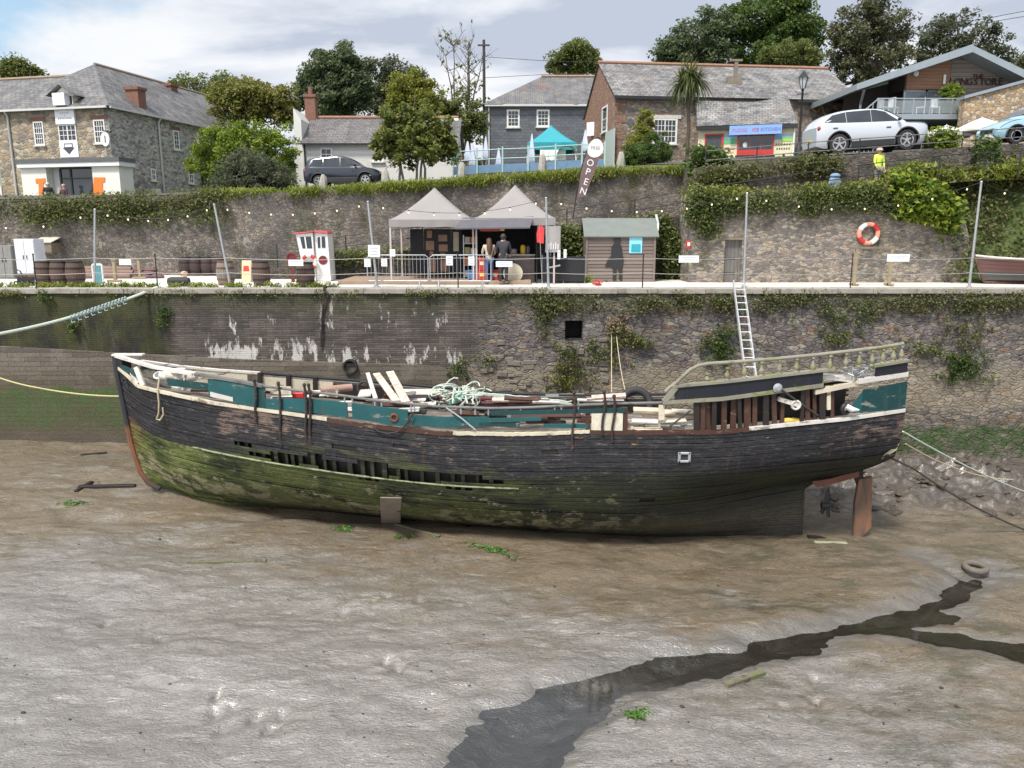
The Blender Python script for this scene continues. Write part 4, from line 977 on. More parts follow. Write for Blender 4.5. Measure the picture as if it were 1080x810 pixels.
mm('rope_mint', (.3, .62, .52), .85, .2, 20); tag(mb.build('mint_rope', M['rope_mint'], smooth=True), 'small mint green coil of line on the pale rope heap', 'rope')
# timber rubbish in the waist
lab = 'weathered board in the jumble of timber between the rails'
def jumble(n, x0, x1, y0, y1, mats, kr=(-.4, .6), L=(20, 60)):
    for i in range(n):
        px = rr.uniform(x0, x1); py = rr.uniform(y0, y1); k = rr.uniform(*kr); l = rr.uniform(*L)
        a, c = in_boat(px, py+rr.uniform(-1.5, 1.5), k), in_boat(min(px+l, x1+20), py+rr.uniform(-2, 2), k)
        plank(a, c, rr.uniform(.06, .2), rr.uniform(.03, .07), rr.choice(mats), 'loose_board', lab, 'board', 'loose boards in the waist')
jumble(12, 505, 560, 419, 427, [M['pink'], M['white_peel'], M['rot'], M['grey_rail']]); jumble(10, 560, 640, 417, 426, [M['white_peel'], M['pink'], M['grey_rail'], M['rot_dark']])
jumble(22, 280, 440, 414, 428, [M['rot'], M['rot_dark'], M['grey_rail'], M['white_peel']], (.1, .8), (12, 45)); jumble(16, 275, 430, 432, 446, [M['rot'], M['rot_dark'], M['white_peel']], (.8, .95), (10, 40)); jumble(14, 440, 600, 434, 447, [M['rot'], M['rot_dark'], M['grey_rail']], (.7, .9)); jumble(8, 180, 268, 411, 420, [M['rot_dark'], M['white_peel'], M['rot']], (.3, .8), (10, 30))
jumble(6, 590, 622, 437, 446, [M['white_peel'], M['red_oxide'], M['cream_board']], (.7, .92), (12, 30))
lab = 'cream board in the pile of pale boards before the rotten posts'
jumble(18, 662, 712, 431, 452, [M['cream_board'], M['cream_peel'], M['white_peel'], M['pale_timber']], (.7, .93), (20, 45))
lab = 'broken timber lying on the poop behind the dark stanchions'
jumble(8, 760, 880, 408, 430, [M['rot_dark'], M['rot']], (.3, .7), (15, 40))
for px, w in ((786, .25), (800, .2)):
    pass
for k, (px, lb) in enumerate(((833, 'left yellow float lying behind the white strake aft'), (841.5, 'right yellow float lying behind the white strake aft'))):
    q = side_pt(px, 444, 1, 1, -.16); mb = MB(); mb.lathe([(.03, -.12), (.07, -.1), (.08, 0), (.07, .1), (.03, .12)], q, 12, Matrix.Rotation(PI/2+k*.2, 3, 'Y')); tag(mb.build('yellow_float', mm('yellow_plastic', (.6, .42, .08), .5, .3, 8), smooth=True), lb, 'float')
q = side_pt(895, 430.5, 1, 1, .06); mb = MB(); mb.tube([q+Vector((-.08, 0, .05)), q+Vector((.05, -.02, -.03)), q+Vector((.22, -.03, -.04))], [.07, .075, .02], 10); tag(mb.build('white_bottle', M['white_paint'], smooth=True), 'white plastic bottle caught in the stern fairlead', 'bottle')
q = in_boat(685, 416.5, -.9); mb = MB(); mb.torus(q+Vector((0, .1, -.3)), .42, .12, Matrix.Rotation(PI/2-.35, 3, 'X'), 32, 10); tag(mb.build('old_tyre', M['rubber'], smooth=True), 'black tyre hung upright on the far rail of the wreck', 'tyre')
q = in_boat(340, 409, -.8); mb = MB(); mb.torus(q, .18, .045, Matrix.Rotation(PI/2-.2, 3, 'X'), 24, 8); tag(mb.build('black_hoop', M['rubber'], smooth=True), 'small black hoop leaning inside the far rail near the spar', 'hoop')
q = in_boat(315, 416.5, .75); mb = MB(); mb.box(q, (.3, .2, .16), .1); mb.box(q+Vector((0, 0, .1)), (.24, .15, .05), .1); tag(mb.build('red_can', M['red_paint'], bevel=.03), 'small red fuel can on deck behind the teal bulwark', 'can')
q = in_boat(163, 399, -.2); mb = MB(); mb.lathe([(.0, 0), (.12, .0), (.14, .3), (.1, .32), (.1, .04), (0, .04)], q-Vector((0, 0, .1)), 16, Matrix.Rotation(.7, 3, 'X')); tag(mb.build('white_bucket', M['white_paint'], smooth=True), 'white bucket tipped over beside the fore deck windlass', 'bucket')
# bow line hanging over the side, cable loop, stays
q = [side_pt(168, 399, 1, 1, .0), side_pt(168, 412, 1, 1, .08), side_pt(169, 425, 1, 1, .06), side_pt(168.5, 436, 1, 1, .05), side_pt(166, 442, 1, 1, .04), side_pt(170, 443, 1, 1, .04), side_pt(173.5, 437, 1, 1, .05), side_pt(173, 430, 1, 1, .06)]
mb = MB(); mb.tube(q, .022, 6); tag(mb.build('hanging_line', M['rope_cream'], smooth=True), 'frayed bow line hanging in a loop down the black side', 'rope')
q = [side_pt(x, y, 1, 1, .08) for x, y in ((394, 450), (400, 455), (410, 457.3), (420, 455.5), (427, 450), (432, 443), (436.5, 436))]
mb = MB(); mb.tube(q, .02, 6); tag(mb.build('black_hose', M['rubber'], smooth=True), 'black hose looped under the teal board with the hawse ring', 'hose')
mb = MB(); mb.tube([side_pt(471, 430, 1, 1, .05), side_pt(487, 441, 1, 1, .06), side_pt(502, 453.5, 1, 1, .07)], .02, 6); tag(mb.build('broken_stay', M['galvanised'], smooth=True), 'thin broken iron stay slanting from the rail by the rope heap', 'stay')
mb = MB(); mb.tube([side_pt(706, 450, 1, 1, .04), side_pt(728, 433, 1, 1, .04)], .022, 6); tag(mb.build('broken_stay', M['black_iron'], smooth=True), 'black iron rod slanting across the pile of cream boards', 'stay')
# wire tangle at the stern
mb = MB()
for k in range(26):
    P0 = side_pt(rr.uniform(892, 924), rr.uniform(389, 400), 1, 1, -.1); ph = rr.uniform(0, 6)
    mb.tube([P0+Vector((.2*math.cos(ph+t), .1*math.sin(2*t), .12*math.sin(t+ph*2))) for t in [i*.5 for i in range(9)]], .008, 4)
tag(mb.build('wire_tangle', M['galvanised']), 'snarl of thin grey wire lying on the stern capping', 'wire')
# ---- mooring lines and moorings
def rope(name, pts, r, mat, label, n=24, sag=0, parent=None):
    P = [Vector(p) for p in pts]; out = []
    for i in range(len(P)-1):
        for k in range(n):
            t = k/n; q = P[i].lerp(P[i+1], t); q.z -= sag*4*t*(1-t); out.append(q)
    out.append(P[-1]); mb = MB(); mb.tube(out, r, 7); o = mb.build(name, mat, smooth=True)
    return tag(o, label, 'rope')
e = side_pt(823, 411, 1, 1, .12); g = on_mud(1082, 561)
rope('stern_rope', [e, e.lerp(g, .5)+Vector((0, 0, -.05)), g+Vector((0, 0, .05))], .025, M['rope_dark'], 'dark mooring rope running from the stern eye to the mud on the right', sag=.12)
e = hull(.998, .86, -1, .02); e = side_pt(957.5, 455, 1, 1, 0); g = at(1090, 522, 22.5)
rope('stern_line', [e, g], .02, M['rope_pale'], 'pale green stern line crossing over its twin to the right', sag=.1)
g = at(1090, 505, 24.5); rope('stern_line', [at(955, 468, 19.8), g], .018, M['rope_cream'], 'slack tan stern line reaching the quay foot beyond the stern', sag=.35)
rope('thick_hawser', [at(-30, 357, 21.2), at(75, 334.5, 23.8), at(166, 303, 26.3)], .048, M['rope_pale'], 'thick pale hawser slung from the quay edge out to the left', sag=.05)
mb = MB()
for k in range(60):
    t = .33+.0042*k; q = at(75, 334.5, 23.8).lerp(at(166, 303, 26.3), (k/60)*.62); ph = k*1.7
    mb.tube([q+Vector((.0, .075*math.cos(ph+s), .075*math.sin(ph+s)-.02)) for s in (0, 1, 2, 3)], .02, 5)
    if k % 7 == 0: mb.tube([q+Vector((0, -.04, -.05)), q+Vector((.05, -.06, -.16)), q+Vector((.14, -.05, -.13))], .016, 5)
mm('rope_teal', (.33, .42, .4), .85, .3, 20); tag(mb.build('rope_whipping', M['rope_teal'], smooth=True), 'frayed blue green lashing wound round the thick hawser', 'lashing')
rope('bow_line', [at(-20, 391, 23.5), at(40, 409, 22.8), at(127, 418, 21.7)], .022, M['rope_yellow'], 'thin yellow bow line sagging from the left to the stem', sag=.06)
rope('thin_stay', [at(180, 308, 26.0), at(209, 357, 25.7)], .008, M['rope_dark'], 'thin dark wire slanting down the quay wall near the hawser', sag=0)
for px0, px1 in ((645, 645), (650, 660)):
    a = at(px0, 352, 25.9); c = at(px1, 414, 23.2); rope('hanging_rope', [a, c], .013, M['rope_cream'], 'thin rope hanging straight down the wall to the wreck' if px0 == px1 else 'tan rope curving from the flowering plant down to the wreck', sag=0 if px0 == px1 else .2)
# ---- ladder from the quay to the boat
ld = thing('aluminium_ladder', 'long aluminium ladder leaning from the quay edge down to the poop', 'ladder', (0, 24, -2))
A0, B0 = at(773.5, 297, 25.8), at(784, 297, 25.8); Pq = side_pt(797, 404, 1, .55); A1 = at(787, 404, Pq.y); B1 = at(798, 404, Pq.y)
for a, c in ((A0, A1), (B0, B1)):
    mb = MB(); d = (a-c).normalized(); mb.bar(a+d*.05, c, .035, .08, up=(0, -1, .5)); mb.build('stile', M['aluminium'], ld, world=True)
for k in range(13):
    t = .03+k*.077; mb = MB(); mb.tube([A0.lerp(A1, t), B0.lerp(B1, t)], .018, 6); mb.build('rung', M['aluminium'], ld, True, True)
# ---- things in the mud
P = on_mud(412, 550); HQ = [hull(u_at(412, 470), v*.01) for v in range(2, 60)]; HQ = min(HQ, key=lambda q: abs(proj(q)[1]-524)); P.y = min(P.y, HQ.y+.1); P = atz(412, 550, mz(P.x, P.y)); Pt = at(412, 525.5, HQ.y-.45); mb = MB()
w = .26; mb.prism([(P.x-w, P.y, P.z-.1), (P.x+w, P.y, P.z-.13), (Pt.x+w, Pt.y, Pt.z), (Pt.x-w, Pt.y, Pt.z+.01)], (0, .08, 0))
tag(mb.build('propping_board', M['old_board'] if 'old_board' in M else M.setdefault('old_board', plain('grey_board', (.21, .18, .145), .9, .3, 4, .3)), bevel=.006), 'square grey board propped upright in the mud against the hull', 'board')
def mud_plank(a, c, w, t, mat, name, label, cat='plank', lift=.02):
    A, B_ = on_mud(*a), on_mud(*c); A.z += lift; B_.z += lift; mb = MB(); mb.bar(A, B_, w, t, up=(0, 0, 1)); return tag(mb.build(name, mat, bevel=.008), label, cat)
b = NB('weedy_plank'); n = b.noise(b.pos(), 5, 6, .7); M['weedy'] = b.fin(b.ramp(n, [(.35, (.05, .045, .03)), (.5, (.15, .13, .09)), (.62, (.1, .13, .04))]), .85, b.bump(n, .6, .03))
mud_plank((199, 593.5), (281, 592), .12, .05, M['weedy'], 'mud_plank', 'long green edged plank lying flat in the left mud')
mud_plank((766, 724), (805, 710), .13, .1, M['weedy'], 'mud_plank', 'thick worn plank lying in the mud below the stream')
mud_plank((417, 553.5), (464, 566), .08, .04, M['weedy'], 'mud_plank', 'thin mossy stick on the mud beside the propping board', 'stick')
mud_plank((83, 514), (143, 513), .16, .08, M['rot_dark'], 'mud_timber', 'black timber frame half sunk by the bow', 'timber'); mud_plank((80, 519), (97, 509), .12, .08, M['rot_dark'], 'mud_timber', 'short black timber crossing the sunken frame by the bow', 'timber')
mud_plank((85, 480.5), (113, 478), .08, .06, M['rot_dark'], 'mud_timber', 'thin dark stick lying near the wall foot on the left', 'stick')
mud_plank((859, 572), (893, 573), .13, .03, mm('pale_slab', (.3, .3, .2), .8, .3, 6), 'mud_plank', 'pale wet slab lying in the shade under the rudder', 'slab', .01)
P = on_mud(1028, 605); mb = MB(); mb.torus(P+Vector((0, 0, .17)), .23, .075, Matrix.Rotation(.06, 3, 'X'), 32, 10); mm('muddy_tyre', (.13, .112, .09), .8, .35, 8); tag(mb.build('sunken_tyre', M['muddy_tyre'], smooth=True), 'mud caked tyre lying flat at the head of the stream', 'tyre')
M['sea_weed'] = leafm('sea_weed', [(.02, .05, .008), (.06, .14, .02), (.1, .2, .03)], 5, .4, .1)
def weed(px, py, n, sx, sy, label, rz=0):
    P = on_mud(px, py); mb = MB()
    for i in range(n):
        a, c = rr.gauss(0, sx), rr.gauss(0, sy); x, y = a*math.cos(rz)-c*math.sin(rz), a*math.sin(rz)+c*math.cos(rz); an = rr.uniform(0, 6.3); l = rr.uniform(.08, .22)
        q = Vector((P.x+x, P.y+y, mz(P.x+x, P.y+y)+.02)); d = Vector((math.cos(an)*l, math.sin(an)*l, 0)); e = Vector((-math.sin(an), math.cos(an), 0))*.012
        mb.tube([q-d*.5, q+Vector((0, 0, rr.uniform(.01, .05)))+e*3, q+d*.5], .012, 4)
    return tag(mb.build('weed_clump', M['sea_weed']), label, 'seaweed')
weed(518, 580, 60, .3, .06, 'bright green weed strip on the mud below midships', -.5); weed(366, 558, 40, .14, .08, 'round green weed clump on the mud left of the board'); weed(671, 754, 40, .1, .05, 'small green weed tuft beside the shallow pool')
weed(78, 531, 30, .16, .08, 'dark green weed scrap on the mud left of the bow'); weed(430, 567, 18, .25, .03, 'sparse green weed threads near the mossy stick')
# scattered pebbles, shells and dark scraps: beyond counting
mb = MB()
for i in range(260):
    y = 9.5+13*rr.random()**1.3; x = rr.uniform(-.72, .72)*y; s = rr.uniform(.008, .022)*(1.9 if rr.random() < .08 else 1)
    D_ = float(chan_d(np.array([[x]]), np.array([[y]]))[0, 0])
    if D_ < .1: continue
    mb.ball((x, y, mz(x, y)+s*.2), s, 6, 0, (rr.uniform(.8, 1.8), rr.uniform(.8, 1.3), .6))
mm('scrap_dark', (.035, .032, .03), .7, .6, 30); tag(mb.build('mud_pebbles', M['scrap_dark']), kind='stuff')
mb = MB()
for c in CHW[0][:5]:
    for i in range(55):
        x, y = c[0].x+rr.gauss(-.2, .8), c[0].y+rr.gauss(0, .5); D_ = float(chan_d(np.array([[x]]), np.array([[y]]))[0, 0])
        if not (-.3 < D_ < .1) or rr.random() < .5: continue
        s = rr.uniform(.006, .02); mb.ball((x, y, max(mz(x, y), float(mud_base(np.array(x), np.array(y)))-.13)+.004), s, 5, 0, (rr.uniform(1, 2.6), 1, .4))
tag(mb.build('stream_litter', M['scrap_dark']), kind='stuff')
# boulders on the bank behind the stern
mm('bank_rock', (.075, .06, .047), .75, .5, 3, .9, spec=.5)
for i in range(85):
    px, py = rr.uniform(872, 1078), rr.uniform(488, 541)
    P = mud_hit(px, py); s = rr.uniform(.06, .22); bm = bmesh.new(); bmesh.ops.create_icosphere(bm, subdivisions=2, radius=s)
    for v in bm.verts: v.co *= 1+.45*(rr.random()-.5); v.co.z *= .55; v.co.x *= 1.4
    me = bpy.data.meshes.new('bank_boulder'); bm.to_mesh(me); bm.free(); me.materials.append(M['bank_rock'])
    o = bpy.data.objects.new('bank_boulder', me); COL.objects.link(o); o.location = (P.x, P.y, mz(P.x, P.y)-s*.12); o.rotation_euler = (0, 0, rr.uniform(0, 6))
    tag(o, 'muddy boulder on the bank between the stern and the quay foot', 'boulder', 'boulders behind the stern')
# =============================================================== people
def skin_mesh(joints, edges, rad, sub=1):
    me = bpy.data.meshes.new('sk'); me.from_pydata(joints, edges, []); o = bpy.data.objects.new('sk', me); COL.objects.link(o)
    md = o.modifiers.new('s', 'SKIN'); md.use_smooth_shade = True
    lay = me.skin_vertices[0].data if me.skin_vertices else None
    if lay is None:
        bm = bmesh.new(); bm.from_mesh(me); bm.verts.layers.skin.verify(); bm.to_mesh(me); bm.free(); lay = me.skin_vertices[0].data
    for i, r in enumerate(rad):
        lay[i].radius = (r, r) if not isinstance(r, tuple) else r; lay[i].use_root = (i == 0)
    sb = o.modifiers.new('d', 'SUBSURF'); sb.levels = sub; sb.render_levels = sub
    m = bpy.data.meshes.new_from_object(o.evaluated_get(bpy.context.evaluated_depsgraph_get()))
    bpy.data.objects.remove(o); return m
def link_mesh(name, m, mat, parent):
    m.materials.clear(); m.materials.append(mat); m.name = name
    for p in m.polygons: p.use_smooth = True
    o = bpy.data.objects.new(name, m); COL.objects.link(o); o.parent = parent; return o
def person(label, loc, rz, H, top, legs, hair, arm_f=(0, 0), long_hair=False, hair_c=(.05, .03, .02), shoes=(.03, .03, .03), short=False, stride=.06, hi=False, hat=None):
    """one body in one skin; jacket, trousers, shoes and hair as clothing over it; faces -Y before turning"""
    k = H/1.75; t = thing('person', label, 'person', loc, rz)
    J = {'pel': (0, 0, .96), 'sp': (0, .01, 1.15), 'ch': (0, .0, 1.34), 'nk': (0, -.0, 1.5), 'hd': (0, -.015, 1.6), 'cr': (0, -.01, 1.7), 'ns': (0, -.125, 1.6), 'jw': (0, -.07, 1.545)}
    Rd = {'pel': .12, 'sp': .115, 'ch': .13, 'nk': .052, 'hd': .085, 'cr': .06, 'ns': .014, 'jw': .05}
    E = [('pel', 'sp'), ('sp', 'ch'), ('ch', 'nk'), ('nk', 'hd'), ('hd', 'cr'), ('hd', 'ns'), ('hd', 'jw')]
    for s, n in ((-1, 'l'), (1, 'r')):
        a = arm_f[0 if s < 0 else 1]
        sh = (s*.185, 0, 1.43); el = (s*.245, -.02-.1*a, 1.15+.02*a); wr = (s*(.25-.1*a), -.05-.33*a, .92+.2*a); pm = (wr[0], wr[1]-.03-.05*a, wr[2]-.08*(1-a))
        J.update({n+'sh': sh, n+'el': el, n+'wr': wr, n+'pm': pm}); Rd.update({n+'sh': .065, n+'el': .043, n+'wr': .03, n+'pm': .036})
        E += [('ch', n+'sh'), (n+'sh', n+'el'), (n+'el', n+'wr'), (n+'wr', n+'pm')]
        d = Vector(pm)-Vector(wr); d.normalize()
        for q in range(4):
            off = Vector((0, (q-1.5)*.02, 0)) if a < .5 else Vector(((q-1.5)*.02, 0, 0)); L = (.07, .08, .075, .06)[q]
            p1 = Vector(pm)+off+d*.045; p2 = p1+d*L*.5+Vector((-s*.006, 0, 0)); p3 = p2+d*L*.45+Vector((-s*.02, 0, -.004))
            J.update({n+'f%d1' % q: tuple(p1), n+'f%d2' % q: tuple(p2), n+'f%d3' % q: tuple(p3)}); Rd.update({n+'f%d1' % q: .0095, n+'f%d2' % q: .0085, n+'f%d3' % q: .007})
            E += [(n+'pm', n+'f%d1' % q), (n+'f%d1' % q, n+'f%d2' % q), (n+'f%d2' % q, n+'f%d3' % q)]
        th = Vector(wr)+d*.03+Vector((-s*.02, -.03, 0)); J.update({n+'t1': tuple(th), n+'t2': tuple(th+d*.045+Vector((-s*.01, -.015, 0)))}); Rd.update({n+'t1': .011, n+'t2': .009}); E += [(n+'wr', n+'t1'), (n+'t1', n+'t2')]
        y = s*stride
        J.update({n+'hp': (s*.09, 0, .9), n+'kn': (s*.1, y*.6-.02, .5), n+'an': (s*.1, y+.03, .08), n+'to': (s*.12, y-.13, .03)}); Rd.update({n+'hp': .095, n+'kn': .06, n+'an': .042, n+'to': .035})
        E += [('pel', n+'hp'), (n+'hp', n+'kn'), (n+'kn', n+'an'), (n+'an', n+'to')]
    def grow(keys, f, ov={}, cut=None):
        ks = [q for q in J if q in keys]; ix = {q: i for i, q in enumerate(ks)}
        return skin_mesh([Vector(ov.get(q, J[q]))*k for q in ks], [(ix[a], ix[c]) for a, c in E if a in ix and c in ix], [(Rd[q]*f if q not in ('sp', 'ch', 'pel') else Rd[q]*f)*k for q in ks])
    link_mesh('body', grow(list(J), 1), M['skin'], t)
    up = ['pel', 'sp', 'ch', 'nk', 'lsh', 'rsh', 'lel', 'rel', 'lwr', 'rwr']
    link_mesh('jacket', grow(up, 1.24, {'pel': (0, 0, .84), 'nk': (0, 0, 1.475)}), top, t)
    lg = ['pel', 'lhp', 'rhp', 'lkn', 'rkn'] + ([] if short else ['lan', 'ran'])
    link_mesh('trousers', grow(lg, 1.18, {'pel': (0, 0, .93)}), legs, t)
    for n in 'lr': link_mesh('shoe', grow([n+'an', n+'to'], 1.25), mm('shoe_leather', (.03, .027, .025), .6), t)
    mb = MB(); mb.ball((0, .012*k, 1.645*k), .118*k, 14, 0, (.92, 1.0, .98))
    mb.v = [v if not (v[1] < -.055*k and v[2] < 1.66*k) else (v[0], -.04*k, v[2]) for v in mb.v]
    if long_hair: mb.tube([(0, .07*k, 1.68*k), (0, .125*k, 1.5*k), (0, .15*k, 1.3*k), (0, .14*k, 1.12*k)], [.1*k, .11*k, .1*k, .05*k], 10)
    mb.build('hair', mm('hair_%d' % int(hair_c[0]*1000), hair_c, .6, .3, 20), t, True)
    for s in (-1, 1):
        mb = MB(); mb.ball((s*.034*k, -.096*k, 1.615*k), .012*k, 8); mb.build('eye', mm('eye_dark', (.03, .025, .02), .3), t, True)
    if hat: mb = MB(); mb.lathe([(.16, 0), (.115, .012), (.11, .07), (.06, .1), (0, .105)], (0, 0, 1.66*k), 16); mb.build('hat', hat, t, True)
    return t
# =============================================================== on the quay
YP = 26.4
# ---- tall poles and the bulbs strung between them
poles = []
for (tx, ty, bx, by, Y, lab) in ((100, 221, 100, 301, 26.9, 'slim grey pole beside the teal notice board'), (226, 216, 243, 298, 27.4, 'grey pole leaning left behind the grey barrel'), (388, 213, 398, 303, 26.7, 'grey pole leaning left beside the white notices'),
     (576, 209, 578.5, 304, 26.5, 'grey pole in front of the grey side panel of the stall'), (788, 204, 784.5, 297, 26.9, 'grey pole standing by the ladder and the store door'), (1035, 192, 1022, 302, 26.5, 'tall greenish pole beside the brown dinghy')):
    B_ = atz(bx, by, 0) if Y is None else Vector((xat(bx, Y, 0), Y, 0)); Tp = at(tx, ty, Y)
    mb = MB(); mb.tube([B_, Tp], [.045, .035], 10); mb.lathe([(.1, 0), (.1, .02), (.05, .05)], B_, 12); mb.ball(Tp, .045, 8)
    tag(mb.build('light_pole', M['galvanised'], smooth=True), lab, 'pole'); poles.append(Tp)
b = NB('lit_bulb'); b.fin((.8, .7, .5), .3); b.bs.inputs['Emission Color'].default_value = (1, .72, .4, 1); b.bs.inputs['Emission Strength'].default_value = 1.0; M['bulb'] = b.m
fs = thing('festoon_lights', 'string of small lit bulbs sagging between the tall quay poles', 'string lights', tuple(poles[0]))
seq = [at(-60, 224, 26.9)]+poles+[at(1120, 205, 26.5)]
for (a, c), sg, nb in zip(zip(seq, seq[1:]), (.5, .38, .3, .42, .45, .62, .2), (4, 6, 7, 7, 8, 7, 2)):
    pts = []
    for i in range(33):
        t = i/32; q = a.lerp(c, t); q.z -= sg*4*t*(1-t); pts.append(q)
    mb = MB(); mb.tube(pts, .008, 5); mb.build('cable', M['black_iron'], fs, world=True)
    for j in range(nb):
        t = (j+.6)/nb; q = a.lerp(c, t); q.z -= sg*4*t*(1-t)+.05
        mb = MB(); mb.ball(q-Vector((0, 0, .03)), .027, 8, 0, (1, 1, 1.25)); bo = mb.build('bulb', M['bulb'], fs, True, True)
        mb = MB(); mb.lathe([(.018, 0), (.018, .05)], q+Vector((0, 0, .005)), 8); mb.build('lamp_holder', M['black_iron'], bo, world=True)
# ---- railing on the edge
rl = thing('quay_railing', 'wire railing with dark iron posts along the quay edge', 'railing', (0, YP, 0))
for px in (-40, 37, 165, 483, 678, 898, 1130):
    x = xat(px, YP, .5); mb = MB(); mb.tube([(x, YP, 0), (x, YP, 1.12)], .022, 8); mb.ball((x, YP, 1.12), .035, 8); mb.build('post', M['black_iron'], rl, True, True)
mm('rail_wire', (.33, .31, .29), .6, .2, 6, metal=.3)
for z in (1.0, .5):
    xs_ = [xat(p, YP, .5) for p in (-40, 100, 165, 243, 394, 483, 578, 678, 785, 898, 1023, 1130)]; pts = []
    for a, c in zip(xs_, xs_[1:]):
        for i in range(8):
            t = i/8; pts.append((a+(c-a)*t, YP, z-.05*4*t*(1-t)*(c-a)/3.5))
    mb = MB(); mb.tube(pts, .012, 6); mb.build('rail', M['rail_wire'], rl, True, True)
def plate(name, px0, py0, px1, py1, Y, mat, label, cat='sign', th=.02, tilt=0):
    a, c = at(px0, py0, Y), at(px1, py1, Y); mb = MB(); mb.box((a+c)/2, (abs(c.x-a.x), th, abs(c.z-a.z)), 0, 0, Matrix.Rotation(tilt, 3, 'Y')); o = tag(mb.build(name, mat, bevel=.003), label, cat); w, h = abs(c.x-a.x), abs(c.z-a.z); mb = MB()
    for k in range(3 if h > w*.7 else 2):
        z = (a.z+c.z)/2+h*(.26-.26*k); l = w*(.34, .26, .3)[k]; mb.span(((a.x+c.x)/2-l, Y-th/2-.004, z-h*.045), ((a.x+c.x)/2+l, Y-th/2-.0005, z+h*.045))
    mb.build('faint_print', mm('faint_grey', (.5, .51, .53), .6, .05), o); return o
for px0, py0, px1, py1, lab in ((304, 274, 320, 280.5, 'white sign board on the rail in front of the small wheelhouse'), (523, 275.5, 540.5, 281.5, 'white sign board on the rail behind the dark jacketed man'), (716, 269.5, 737, 277, 'white sign board on the rail right of the shed'), (936, 268, 959, 276, 'white sign board on the rail below the lifebuoy'),
        (470.5, 270, 477.5, 280, 'white paper notice on the barrier, left of the iron post'), (494, 270.5, 500.5, 280, 'white paper notice on the barrier right of the iron post'),
        (388, 258.5, 401, 271, 'largest white notice tied to the leaning pole'), (411, 263, 417, 270.5, 'white notice on the gazebo leg above the rail'), (384, 273, 391, 281.5, 'white notice hung on the rail left of the leaning pole'), (402, 273, 408.5, 281, 'white notice hung on the rail right of the leaning pole'),
        (588, 264, 591, 273.5, 'narrow white tag on the rail nearest the grey panel'), (594.5, 263, 597.5, 272, 'narrow white tag on the rail nearest the shed')):
    plate('notice', px0, py0, px1, py1, YP-.05 if py0 > 262 or px0 < 380 else 26.62, M['white_sign'], lab, 'sign', .012, .03 if px0 == 388 else 0)
# ---- barrels
def barrel_proto(kind, wood):
    t = thing('barrel', 'x', 'barrel', (0, 0, 0))
    pr = [(.255, 0), (.29, .16), (.325, .4), (.325, .48), (.29, .72), (.255, .86), (.235, .86), (.235, .83), (0, .83)]
    mb = MB(); mb.lathe(pr, (0, 0, 0), 24); mb.build('staves', wood, t, True)
    for z, r in ((.03, .265), (.2, .302), (.6, .314), (.82, .269)):
        mb = MB(); mb.lathe([(r, z), (r+.008, z), (r+.008, z+.05), (r, z+.05)], (0, 0, 0), 24); mb.build('hoop', M['rust'] if kind else M['black_iron'], t, True)
    return t
def stave(name, a, c):
    b = NB(name); o = b.sep(b.obj()); an = b.ma('ARCTAN2', o[1], o[0]); fr = b.ma('FRACT', b.ma('MULTIPLY', an, 3.5)); n = b.noise(b.vmap(b.obj(), (5, 5, .8)), 3, 6, .7)
    col = b.mix(n, a, c); col = b.mix(b.ramp(fr, [(.03, 1), (.09, 0)]), col, sc3(a, .35)); return b.fin(col, .85, b.bump(b.ma('ADD', b.ramp(fr, [(0, 0), (.1, 1)]), n), .5, .01))
M['stave_brown'] = stave('stave_brown', (.045, .028, .022), (.17, .105, .08)); M['stave_grey'] = stave('stave_grey', (.09, .08, .07), (.3, .27, .23)); M['stave_dark'] = stave('stave_dark', (.025, .018, .018), (.09, .055, .05))
bp_ = {'b': barrel_proto(0, M['stave_brown']), 'g': barrel_proto(1, M['stave_grey']), 'd': barrel_proto(0, M['stave_dark'])}; used = set()
for px, py, kd, lab in ((47, 301, 'b', 'brown barrel standing at the left end of the row of three'), (63, 301, 'b', 'middle brown barrel in the row of three'), (79.5, 301, 'b', 'brown barrel at the right end of the row of three'), (238, 300.5, 'g', 'silvery grey barrel under the left leaning pole'), (275.5, 301, 'b', 'brown barrel beside the orange sandwich board'), (322, 305, 'b', 'brown barrel on the quay edge in front of the wheelhouse'),
                        (196, 290.3, 'd', 'dark barrel by the back wall, leftmost of four'), (207, 290.3, 'd', 'dark barrel by the back wall, second of four from left'), (219, 290.3, 'd', 'dark barrel by the back wall, second of four from right'), (230, 290.3, 'd', 'dark barrel by the back wall, rightmost of four')):
    P = atz(px, py, 0); P.y = max(P.y, 26.85); P.x = xat(px, P.y, .4)
    if kd not in used: o = bp_[kd]; used.add(kd); o.location = P; o['label'] = lab
    else: o = dup(bp_[kd], P, random.uniform(0, 6), lab)
    s = 1.0 if kd != 'd' else .92; o.scale = (s, s, s*.98); o['group'] = 'old barrels on the quay'
